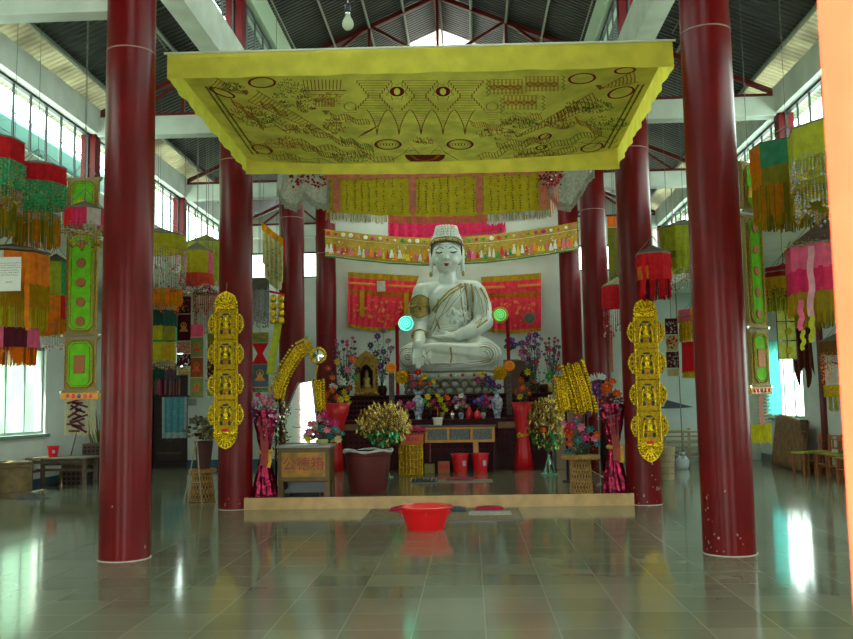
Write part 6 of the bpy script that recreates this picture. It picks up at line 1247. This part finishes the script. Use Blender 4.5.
# mirror panel behind the donation box, with frame
Y = 12.75
def qp(px, py, Y): v = P(px, py, Y=Y); return (v.x, v.z)
t = thing('glass_mirror', 'tall tapering mirror in a thin frame standing behind the donation box', 'mirror', (P(302, 440, Y=Y).x, Y, PZ)); o = t.location
pts = [qp(286, 470, Y), qp(320, 470, Y), qp(319, 440, Y), qp(312, 381, Y), qp(298, 383, Y), qp(286, 412, Y)]; pts = [(a-o.x, b-o.z) for a, b in pts]; zb = pts[0][1]
pts[0] = (pts[0][0], 0); pts[1] = (pts[1][0], 0)
m = MB(); m.prism(pts, (0, 0, 0), (1, 0, 0), (0, 0, 1), (0, .012, 0)); g = m.build('mirror_glass', mat('silvered mirror', (226, 232, 228), rough=.04, metal=1), t); g.rotation_euler = (math.radians(-1.0), 0, .135)
m = MB(); m.tube([(a, .0, b) for a, b in pts], .014, 6, closed=True); m.build('frame', mat('grey metal frame', (120, 118, 120), rough=.4, metal=.6), t); m = MB()
for i in (1, 2, 3): a0 = pts[5 if i < 3 else 4]; z = .4+i*.25; m.tube([(-.22+.04*i, -.012, z), (.22, -.012, z-.04)], .006, 4)
m.tube([(-.02, -.012, .2), (.06, -.012, 1.15)], .006, 4); m.build('lead_line', Mcord, t)
t = thing('silver_garland', 'grey silver tinsel garland draped beside the tapering mirror', 'garland', on(281, 12.55, PZ)); m = MB(); R_ = random.Random(9)
for i in range(300):
    z = R_.uniform(.45, 1.25); p = Vector((-.02+R_.gauss(0, .04)+.12*(z-.6)**2, R_.gauss(0, .04), z)); d = Vector((R_.gauss(0, 1), R_.gauss(0, 1), R_.gauss(0, 1))).normalized()*.05; w = d.orthogonal().normalized()*.012; m.add([p, p+d*.5+w, p+d, p+d*.5-w], [(0, 1, 2, 3)])
m.build('tinsel', mat('grey gold tinsel', (160, 150, 120), rough=.2, metal=.8), t); m = MB(); m.tube([(0, 0, 0), (0, 0, .7), (-.02, 0, 1.3)], .02, 6); m.build('stand', Mdk, t)
# gold arched wing ornaments
def wing(label, pts, Y, w, seed, extra=None):
    k = Y/900; b = P(*pts[0], Y=Y); t = thing('gold_wing_ornament', label, 'ornament', (b.x, Y, PZ)); o = t.location; q = [P(x, y, Y=Y)-o for x, y in pts]; fine = []
    for i in range(len(q)-1):
        for j in range(6): fine.append(q[i].lerp(q[i+1], j/6))
    fine.append(q[-1]); m = MB(); n = len(fine)
    for l in (-1, -.5, 0, .5, 1):
        pp = [p+Vector((0, .02*l, 0))+(fine[min(i+1, n-1)]-fine[max(i-1, 0)]).normalized().cross(Vector((0, 1, 0)))*w*l*.7 for i, p in enumerate(fine)]
        m.tube(pp, [w*.38*(.5+.5*math.sin(PI*min(1, (i+2)/n))) for i in range(n)], 6)
    R_ = random.Random(seed)
    for i, p in enumerate(fine):
        tdir = (fine[min(i+1, n-1)]-fine[max(i-1, 0)]).normalized(); sd_ = tdir.cross(Vector((0, 1, 0)))
        for s in (-1, 1): m.ball(p+sd_*s*w*1.25+Vector((0, -.03, 0)), w*.28, 6, 4)
        for s in (-.5, .5): m.ball(p+sd_*s*w+Vector((0, -w*.5, 0))+tdir*.02*s, w*.20, 6, 4)
    m.build('gold_scales', gold('wing gold', (232, 190, 30), rough=.24), t, smooth=True)
    m = MB(); m.tube([q[0], (0, .0, 0)], .02, 6); m.lathe([(.09, 0), (.07, .02)], (0, 0, 0), 14); m.build('stand', Mdk, t)
    if extra: extra(t, o)
    return t
def ex(t, o):
    q = P(318, 355.5, Y=13.15)-o; m = MB(); m.lathe([(.085, 0), (.001, .01)], (0, 0, 0), 24); m.v = [(q.x+x, q.y-z, q.z+y) for x, y, z in m.v]; mr_ = m.build('round_mirror', mat('silvered mirror', (226, 232, 228)), t)
    m = MB(); [m.ball((q.x+.105*math.cos(a), q.y, q.z+.105*math.sin(a)), (.024, .02, .024), 7, 5) for a in [2*PI*i/20 for i in range(20)]]; m.tube([(q.x+.09*math.cos(a), q.y, q.z+.09*math.sin(a)) for a in [2*PI*i/24 for i in range(24)]], .012, 6, closed=True); m.tube([(q.x, q.y+.02, q.z-.1), (q.x-.06, q.y+.06, q.z-.4)], .01, 5); m.build('mirror_frame', gold('wing gold', (0, 0, 0)), mr_)
wing('gold scaled arching ornament with a round mirror above the tapering mirror', [(276, 400), (279, 386), (287, 368), (298, 351), (311, 344)], 13.35, .085, 61, ex)
wing('gold scaled upright ornament between the tapering mirror and the red cone vase', [(318, 412), (317, 396), (317, 380)], 13.7, .085, 62)
wing('tall gold scaled ornament leaning beside the orange cloth flowers, the thicker of the pair', [(586, 414), (582, 396), (577, 380), (572, 364)], 13.2, .12, 63)
wing('slim gold scaled ornament behind the second gold foil tree', [(566, 412), (563, 396), (561, 376)], 13.7, .085, 64)
# small things seen behind the orange flowers
t = thing('low_cabinet', 'grey brown low cabinet behind the orange cloth flowers', 'cabinet', on(597, 16.3, 0)); t.location.x = 2.20; t.location.z = PZ; m = MB(); m.bx(-.25, .23, -.2, .2, 0, 1.55); m.build('body', mat('grey brown board', (128, 104, 84), rough=.6), t, bevel=.005); m = MB(); m.bx(-.27, .25, -.22, .2, 1.55, 1.6); m.build('top', Mtan, t)
t = thing('paper_bow', 'white crumpled paper bow between the gold ornament and the orange flowers', 'ornament', P(597, 379, Y=13.0)); m = MB(); R_ = random.Random(4)
for i in range(14): a = R_.uniform(0, PI); b = Vector((.12*math.cos(a)*R_.choice((-1, 1)), R_.uniform(-.05, .05), .08*math.sin(a)-.02)); m.add([(0, 0, 0), b+Vector((0, 0, .04)), b*1.1+Vector((.02, .02, 0)), b+Vector((0, 0, -.04))], [(0, 1, 2, 3)])
m.build('paper', Mwh, t); m = MB(); m.tube([(0, .0, 0), (0, .02, -(t.location.z-PZ))], .01, 5); m.lathe([(.06, -(t.location.z-PZ)), (.05, -(t.location.z-PZ)+.02)], (0, .02, 0), 12); m.build('wire_stand', Mcord, t)
m = MB(); c = P(608, 374, Y=15.0); t = thing('dark_vase', 'slim dark vase behind the orange cloth flowers', 'vase', (c.x, 15.6, PZ)); m.lathe([(.06, 0), (.09, .3), (.05, .8), (.03, 1.3), (.05, 1.62)], (0, 0, 0), 14); m.build('body', Mdk, t, smooth=True); m = MB(); m.tube([(.05*math.cos(a), .05*math.sin(a), 1.62) for a in [2*PI*i/12 for i in range(12)]], .01, 5, closed=True); m.build('rim', Mgt, t)
# ------------------------------------------------------------------ basin, mats and pads on the floor in front
t = thing('plastic_basin', 'wide red plastic basin on the floor before the dais step', 'basin', on(423.5, 9.86, 0)); m = MB(); m.lathe([(.20, 0), (.205, .01), (.265, .22), (.295, .225), (.30, .245), (.285, .25), (.255, .235), (.195, .02), (.001, .02)], (0, 0, 0), 48); m.build('body', mat('bright red plastic', (228, 22, 26), rough=.3), t, auto=True); m = MB(); [m.tube([((.285)*math.cos(a), .285*math.sin(a), .2), ((.27)*math.cos(a), .27*math.sin(a), .16)], .012, 5) for a in (-.3, PI+.3, -1.5, 1.6)]; m.build('rim_rib', mat('bright red plastic', (0, 0, 0)), t)
t = thing('straw_mat', 'long straw mat with a dark edge on the floor along the dais step', 'mat', P(443, 515, Z=0)); t.location.y = 11.05; m = MB(); x0 = P(362, 520, Z=0).x-t.location.x; x1 = P(523, 518, Z=0).x-t.location.x; m.bx(x0, x1, -.55, .62, 0, .008); m.build('weave', mat('straw mat weave', (150, 132, 96), rough=.8, var=.25, vs=20, bump=.5, bs=120), t); m = MB(); m.bx(x0-.01, x1+.01, -.58, -.54, 0, .012); m.build('dark_edge', Mdots, t)
def onm(px, py, dz=.009): q = P(px, py, Z=0); return Vector((q.x, q.y, dz))
cushion('magenta kneeling pad on the straw mat behind the red basin', onm(403, 511), .34, .26, .05, cloth('magenta cotton', (176, 16, 66), trans=0), name='kneeling_pad'); 
cushion('magenta and teal kneeling pad just beyond the red basin rim', onm(457, 511.5), .24, .26, .05, cloth('teal navy cotton', (50, 86, 96), trans=0), mat('magenta stripe', (170, 24, 70)), name='kneeling_pad')
cushion('white folded cloth lying on the straw mat', onm(490, 514), .52, .40, .018, cloth('grey white cotton', (186, 182, 170), trans=0), name='folded_sheet')
cushion('magenta pad lying on the white folded cloth', onm(489.5, 511.5, .03), .36, .22, .04, cloth('magenta cotton', (0, 0, 0)), name='kneeling_pad')
# ================================================================== bench side of the hall
Mwd = mat('grey brown bench wood', (108, 88, 70), rough=.5, var=.25, vs=12)
Yb_ = 15.2; bx0, bx1 = P(30, 470, Y=Yb_).x, P(86, 470, Y=Yb_).x; zt_ = P(60, 457, Y=Yb_).z
t = thing('wooden_bench', 'long grey brown wooden bench by the window wall with a red bucket on it', 'table', ((bx0+bx1)/2+.05, Yb_+.1, 0)); hw = (bx1-bx0)/2
m = MB(); m.bx(-hw-.05, hw+.05, -.28, .28, zt_-.03, zt_); m.build('top', mat('worn bench top', (142, 128, 104), rough=.4, var=.2), t, bevel=.005)
for x in (-hw+.02, hw-.02):
    for y in (-.22, .22): m = MB(); m.bx(x-.03, x+.03, y-.03, y+.03, 0, zt_-.03); m.build('leg', Mwd, t)
m = MB(); m.bx(-hw, hw, -.235, -.215, zt_-.10, zt_-.05); m.bx(-hw, hw, .2, .24, zt_-.16, zt_-.04); m.build('rail', Mwd, t); m = MB(); m.bx(-hw+.02, hw-.02, -.02, .02, .30, .34); [m.bx(x-.02, x+.02, -.22, .22, .28, .32) for x in (-hw+.02, hw-.02)]; m.build('stretcher', Mwd, t)
bucket('small red plastic bucket standing on the wooden bench', Vector((P(53, 455, Y=Yb_).x, Yb_, zt_)), .10, .19)
t = thing('round_crate', 'round tan cardboard drum on the floor by the window wall', 'drum', (-6.82, 14.1, 0)); m = MB(); m.lathe([(.30, 0), (.29, .02), (.29, .50), (.30, .51), (.30, .54), (.27, .54), (.001, .5)], (0, 0, 0), 32); m.build('body', mat('tan fibre board', (128, 104, 64), rough=.7, var=.2), t, auto=True); m = MB(); [m.tube([(.297*math.cos(a), .297*math.sin(a), z) for a in [2*PI*i/30 for i in range(30)]], .008, 5, closed=True) for z in (.08, .46)]; m.build('hoop', Mwd, t)
t = thing('cloth_heap', 'dark rag heaped on the floor beside the round tan drum', 'cloth', P(30, 499, Z=0)); m = MB(); m.grid(lambda u, v: ((u-.5)*.5, (v-.5)*.3, .003+.07*math.sin(PI*u)*math.sin(PI*v)*(1+.4*math.sin(u*17+v*9))), 18, 12); m.build('fold', cloth('dark grey rag', (70, 66, 56), trans=0), t, smooth=True)
def lattice_box(label, c, w, d, h, colr, name='lattice_crate'):
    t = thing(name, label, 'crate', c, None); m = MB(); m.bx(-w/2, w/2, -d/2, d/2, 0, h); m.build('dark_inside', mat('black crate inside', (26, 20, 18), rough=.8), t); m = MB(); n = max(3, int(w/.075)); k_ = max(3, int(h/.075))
    for i in range(n+1): x = -w/2+w*i/n; m.bx(x-.013, x+.013, -d/2-.012, -d/2, 0, h)
    for j in range(k_+1): z = h*j/k_; m.bx(-w/2, w/2, -d/2-.016, -d/2-.004, max(0, z-.013), z+.013)
    m.bx(-w/2-.01, w/2+.01, -d/2-.02, d/2+.01, h-.03, h+.02); m.build('lattice', colr, t); return t
Mcr = mat('dark lattice wood', (84, 56, 36), rough=.6, var=.2)
lattice_box('dark lattice crate standing behind the wooden bench end', Vector((P(75, 470, Y=15.9).x, 16.0, 0)), .42, .3, .50, Mcr)
lattice_box('dark lattice crate beside the bench side entrance column', Vector((P(94, 470, Y=16.2).x, 16.4, 0)), .46, .3, .70, Mcr)
t = thing('straw_broom', 'straw broom leaning against the window wall above the bench end', 'broom', (-6.98, 16.3, 0)); m = MB(); m.tube([(0, 0, .02), (.22, .1, 1.15)], .013, 6); m.build('stick', Mtan, t); m = MB(); m.lathe([(.13, 0), (.05, .28), (.02, .3)], (-.02, -.0, 0), 12, sy=.4); m.build('bristles', Mwd, t)
t = thing('dried_plant', 'yellow green dried stalks standing behind the green panel banner', 'plant', (-6.62, 17.3, 0)); m = MB(); R_ = random.Random(3)
for i in range(46): x = R_.uniform(-.4, .4); h_ = R_.uniform(.9, 1.35); m.tube([(x*.3, 0, .3), (x*.8, R_.uniform(-.1, .1), h_*.7), (x, 0, h_)], [.01, .01, .004], 4)
m.build('stalks', olive, t); m = MB(); m.lathe([(.14, 0), (.18, .3), (.16, .32)], (0, 0, 0), 14); m.build('pot', Mwd, t)
# towel and rail on the side door
Yt = BY-.1; a, b = P(162, 397, Y=Yt), P(187, 438, Y=Yt); t = thing('towel', 'pale blue patterned towel hanging on a rail across the side door', 'towel', ((a.x+b.x)/2, Yt, a.z)); m = MB(); w_ = b.x-a.x; h_ = a.z-b.z; m.grid(lambda u, v: ((u-.5)*w_*(1-.03*v), .018*math.sin(u*24)*(.3+v), -h_*v), 30, 8); m.build('cloth', cloth('white towel edge', (176, 200, 198), trans=.1), t, smooth=True)
m = MB(); m.grid(lambda u, v: ((u-.5)*w_*.74, .018*math.sin((.13+u*.74)*24)*(.3+v)-.012, -h_*(.0+.86*v)), 24, 8); m.build('blue_pattern', cloth('teal blue towel pattern', (70, 140, 156), c2=(110, 170, 178), vs=30, trans=.1), t, smooth=True); m = MB(); m.tube([(-.55, -.0, .01), (.42, -.0, .01)], .014, 6); m.tube([(-.42, .0, .01), (-.42, .13, .01)], .01, 5); m.tube([(.40, .0, .01), (.40, .13, .01)], .01, 5); m.build('rail', Mdark, t)
# paper notice on the back wall
m = MB(); q = P(203, 402, Y=BY-.02); m.box((0, 0, 0), (.20, .01, .16)); t = thing('notice', 'small grey notice on the back wall beneath the narrow picture banners', 'notice', (q.x-.25, BY-.006, q.z)); m.build('sheet', mat('grey notice paper', (150, 156, 150), rough=.8), t); m = MB(); [m.box((0, -.007, .05-i*.025), (.15, .003, .006)) for i in range(5)]; m.build('printed_lines', mat('dark ink', (0, 0, 0)), t)
# wicker stool with a folding rack and a potted thing by the second column
cst = P(206, 500, Z=0); wicker('dark wicker stool on the floor beside the gold plaque column of the bench side', Vector((cst.x, 12.95, 0)), .13, .18, .46, .2)
t = thing('bucket_planter', 'dark metal pail of withered leaves on the wicker stool by the plaque column', 'planter', (cst.x+.02, 12.95, .463)); m = MB(); m.lathe([(.09, 0), (.13, .38), (.14, .4), (.12, .39), (.001, .3)], (0, 0, 0), 20); m.build('pail', mat('dull maroon metal', (74, 36, 34), rough=.5), t, auto=True); m = MB(); R_ = random.Random(8)
for i in range(160):
    p = Vector((R_.gauss(0, .10), R_.gauss(0, .08), .45+R_.random()*.28)); m.cur = R_.choice((0, 0, 1, 2)); d = Vector((R_.gauss(0, 1), R_.gauss(0, 1), R_.gauss(0, .6))).normalized()*.09; w = d.orthogonal().normalized()*.03; m.add([p, p+d*.5+w, p+d, p+d*.5-w], [(0, 1, 2, 3)])
m.build('withered_leaves', [mat('withered leaf', (104, 96, 64), rough=.8), mat('dark withered leaf', (60, 54, 36), rough=.8), mat('pale withered leaf', (150, 140, 90), rough=.8)], t)
t = thing('bamboo_easel', 'thin pale folding stand of rods before the wicker stool', 'stand', (cst.x+.0, 12.6, 0)); m = MB(); m.tube([(-.16, 0, 0), (.02, .05, .95)], .010, 5); m.tube([(.10, 0, 0), (-.0, .05, .95)], .010, 5); m.tube([(-.1, .01, .3), (.07, .01, .3)], .008, 5); m.build('rods', mat('grey rod', (150, 140, 112), rough=.5), t); m = MB(); m.box((.01, .05, .96), (.05, .03, .04)); m.build('joint', Mdk, t)
# ================================================================== low chairs side
Mch = mat('light brown chair wood', (176, 108, 62), rough=.5, var=.15); Mseat = mat('lime woven seat', (176, 190, 60), rough=.6, var=.2, vs=40)
def lowchair(label, px, py, rz):
    q = P(px, py, Z=0); t = thing('low_chair', label, 'chair', (q.x, q.y, 0), 'low wooden chairs along the wall', rz)
    for x in (-.15, .15): m = MB(); m.bx(x-.018, x+.018, -.15, -.115, 0, .37); m.build('leg', Mch, t); m = MB(); m.bx(x-.018, x+.018, .115, .15, 0, .70); m.build('rear_leg', Mch, t)
    m = MB(); m.bx(-.17, .17, -.16, .15, .36, .385); m.build('seat_frame', Mch, t, bevel=.004); m = MB(); m.bx(-.145, .145, -.145, .11, .38, .40); m.build('seat', Mseat, t, bevel=.006)
    m = MB(); m.bx(-.135, .135, .12, .14, .60, .69); m.bx(-.135, .135, .12, .14, .45, .48); [m.bx(x-.012, x+.012, .122, .138, .47, .61) for x in (-.06, .06)]; m.build('backrest', Mch, t)
    m = MB(); [m.bx(x-.01, x+.01, -.13, .13, .14, .16) for x in (-.15, .15)]; m.bx(-.13, .13, -.14, -.125, .2, .22); m.build('stretcher', Mch, t); m = MB(); m.box((.0, .118, .645), (.09, .006, .05)); m.build('pale_sticker', mat('pale sticker', (0, 0, 0)), t)
lab = ['low wooden chair with lime seat nearest the rolled bamboo mats', 'low wooden chair with lime seat, second along from the bamboo mats', 'low wooden chair with lime seat, third along from the bamboo mats', 'low wooden chair with lime seat beside the orange entrance jamb']
lab[0] = 'low wooden chair with lime seat at the bamboo mat end of the row'
for i, (px, py) in enumerate([(821, 473), (831, 476), (841, 479), (852, 483)]): lowchair(lab[i], px, py, -1.25)
t = thing('low_stool', 'small wooden stool with lime seat between the bamboo mats and the low chairs', 'stool', P(805, 474, Z=0)); t.rotation_euler.z = -1.2
for x in (-.13, .13):
    for y in (-.12, .12): m = MB(); m.bx(x-.017, x+.017, y-.017, y+.017, 0, .36); m.build('leg', Mch, t)
m = MB(); m.bx(-.16, .16, -.15, .15, .36, .39); m.build('seat', Mseat, t, bevel=.008)
# leaning bamboo mats, sofa-like bundle
Mbm = mat('tan bamboo matting', (150, 106, 62), rough=.7, c2=(112, 78, 46), vs=9, bump=.8, bs=60)
q = P(789, 470, Z=0); t = thing('bamboo_mat_screen', 'tall tan bamboo matting propped up below the chairs side window', 'mat', (6.55, 17.9, 0)); 
a0, a1 = P(771, 465, Z=0), P(802, 472, Z=0); th = math.atan2(a1.y-a0.y, a1.x-a0.x); t.rotation_euler.z = 0; t.location = ((a0.x+a1.x)/2, (a0.y+a1.y)/2, 0); dv = (a1-a0)/2
zt_ = P(772, 417, Y=a0.y).z; m = MB()
m.grid(lambda u, v: (-dv.x+2*dv.x*u+.18*v, -dv.y+2*dv.y*u+.12*math.sin(PI*u)-.12*(1-v)*math.sin(PI*u)+.1*v, .02+(zt_-.02)*v+.05*math.sin(u*5)*v), 24, 12); m.build('front_mat', Mbm, t, smooth=True).modifiers.new('s', 'SOLIDIFY').thickness = .04
m = MB(); m.grid(lambda u, v: (dv.x+.02+.15*u+.18*v*(1-u), dv.y+.25*u+.1*v, .02+(zt_-.05)*v), 10, 8); m.build('side_mat', mat('dark brown matting', (92, 62, 40), rough=.8, var=.2), t, smooth=True).modifiers.new('s', 'SOLIDIFY').thickness = .03
m = MB()
for zz_ in (.35, .72): m.tube([(-dv.x+2*dv.x*u+.18*zz_/zt_-.01, -dv.y+2*dv.y*u+.12*math.sin(PI*u)*zz_/zt_+.1*zz_/zt_-.03, zz_) for u in [i/10 for i in range(11)]], .008, 4)
m.build('binding_cord', Mwd, t)
m = MB(); m.grid(lambda u, v: (-dv.x*.8+2*dv.x*u*.9+.18, -dv.y+2*dv.y*u*.9-.02+.16*v, zt_+.03+.02*math.sin(u*9)), 14, 4); m.build('pale_cover', Mcream, t).modifiers.new('s', 'SOLIDIFY').thickness = .01
# bamboo bed frames at the far end, a round table, hanging bag
t = thing('bamboo_bed', 'stacked bamboo bed frame against the back wall of the low chairs side', 'bed', on(684, 19.6, 0)); Mbb = mat('pale bamboo', (164, 146, 110), rough=.5, var=.15)
m = MB(); m.bx(-.75, .75, -.3, .35, .42, .47); [m.bx(-.75, .75, -.31, -.29, z, z+.035) for z in (.12, .22, .32, .55, .64)]; m.build('slatted_frame', Mbb, t)
for x in (-.7, 0, .7): m = MB(); m.bx(x-.025, x+.025, -.32, -.28, 0, .74); m.build('post', Mbb, t)
t = thing('round_side_table', 'small pale table beside the bamboo bed frame', 'table', on(672, 18.3, 0)); m = MB(); m.lathe([(.32, .70), (.33, .72), (.32, .74)], (0, 0, 0), 24); m.build('top', Mbb, t)
for a in (.6, 2.2, 3.8, 5.3): m = MB(); m.tube([(.26*math.cos(a), .26*math.sin(a), .70), (.22*math.cos(a), .22*math.sin(a), 0)], .018, 6); m.build('leg', Mbb, t)
t = thing('plastic_bag', 'white plastic bag on the floor by the small pale table', 'bag', on(680, 17.9, 0)); m = MB(); m.lathe([(.08, 0), (.11, .05), (.12, .16), (.07, .24), (.04, .27), (.07, .32)], (0, 0, 0), 14, flute=.1, fn=5); m.build('sack', mat('thin white plastic', (196, 204, 206), rough=.3), t, smooth=True); m = MB(); m.tube([(.045*math.cos(a), .045*math.sin(a), .27) for a in [2*PI*i/12 for i in range(12)]], .01, 5, closed=True); m.build('knot', Mteal, t)
c = P(676, 300, Y=17.4); t = thing('pull_cord', 'long thin cord with a small hook hanging beside the lime umbrella', 'cord', (c.x, 17.4, P(676, 448, Y=17.4).z)); H = roof_z(c.x)-t.location.z; m = MB(); m.tube([(0, 0, 0), (0, 0, H)], .010, 5); m.build('cord', Mcord, t); m = MB(); m.tube([(0, 0, .0), (.06, 0, -.1), (0, 0, -.2), (-.05, 0, -.1)], .01, 5); m.build('hook', Mcord, t)
t = thing('wicker_basket', 'slim pale wicker basket on the floor behind the plaque column of the low chairs side', 'basket', on(664.5, 15.6, 0)); m = MB(); m.lathe([(.11, 0), (.13, .42), (.15, .55), (.13, .54)], (0, 0, 0), 16); m.build('body', Mbb, t); m = MB(); [m.tube([((.115+.03*z)*math.cos(a), (.115+.03*z)*math.sin(a), z) for a in [2*PI*i/20 for i in range(20)]], .008, 4, closed=True) for z in (.1, .2, .3, .4, .5)]; m.build('weave_band', Mtan, t)
t = thing('wall_bracket', 'dark triangular bracket fixed on the back wall above the bamboo bed', 'bracket', P(661, 404, Y=BY-.01)); m = MB(); m.prism([(0, .18), (.9, -.08), (.6, -.1), (0, -.1)], (-.2, -.03, 0), (1, 0, 0), (0, 0, 1), (0, .03, 0)); m.build('plate', mat('dark blue grey plate', (64, 66, 84), rough=.6), t); m = MB(); m.box((.02, -.04, 0), (.08, .02, .12)); m.build('label_card', mat('pale sticker', (0, 0, 0)), t)
# cyan curtain on the chairs side window
t = thing('window_curtain', 'thin cyan curtain drawn over part of the window behind the bamboo mats', 'curtain', (6.72, 18.9, 2.5)); m = MB(); m.grid(lambda u, v: (-.03+.025*math.sin(u*40), -.45+.9*u, -1.5*v), 40, 4); m.build('cloth', cloth('cyan voile', (110, 214, 214), trans=.7), t, smooth=True); m = MB(); m.tube([(0, -1.3, 0), (0, .8, 0)], .012, 6); m.tube([(0, 0, 0), (.1, 0, 0)], .01, 4); m.build('rod', Msil, t)
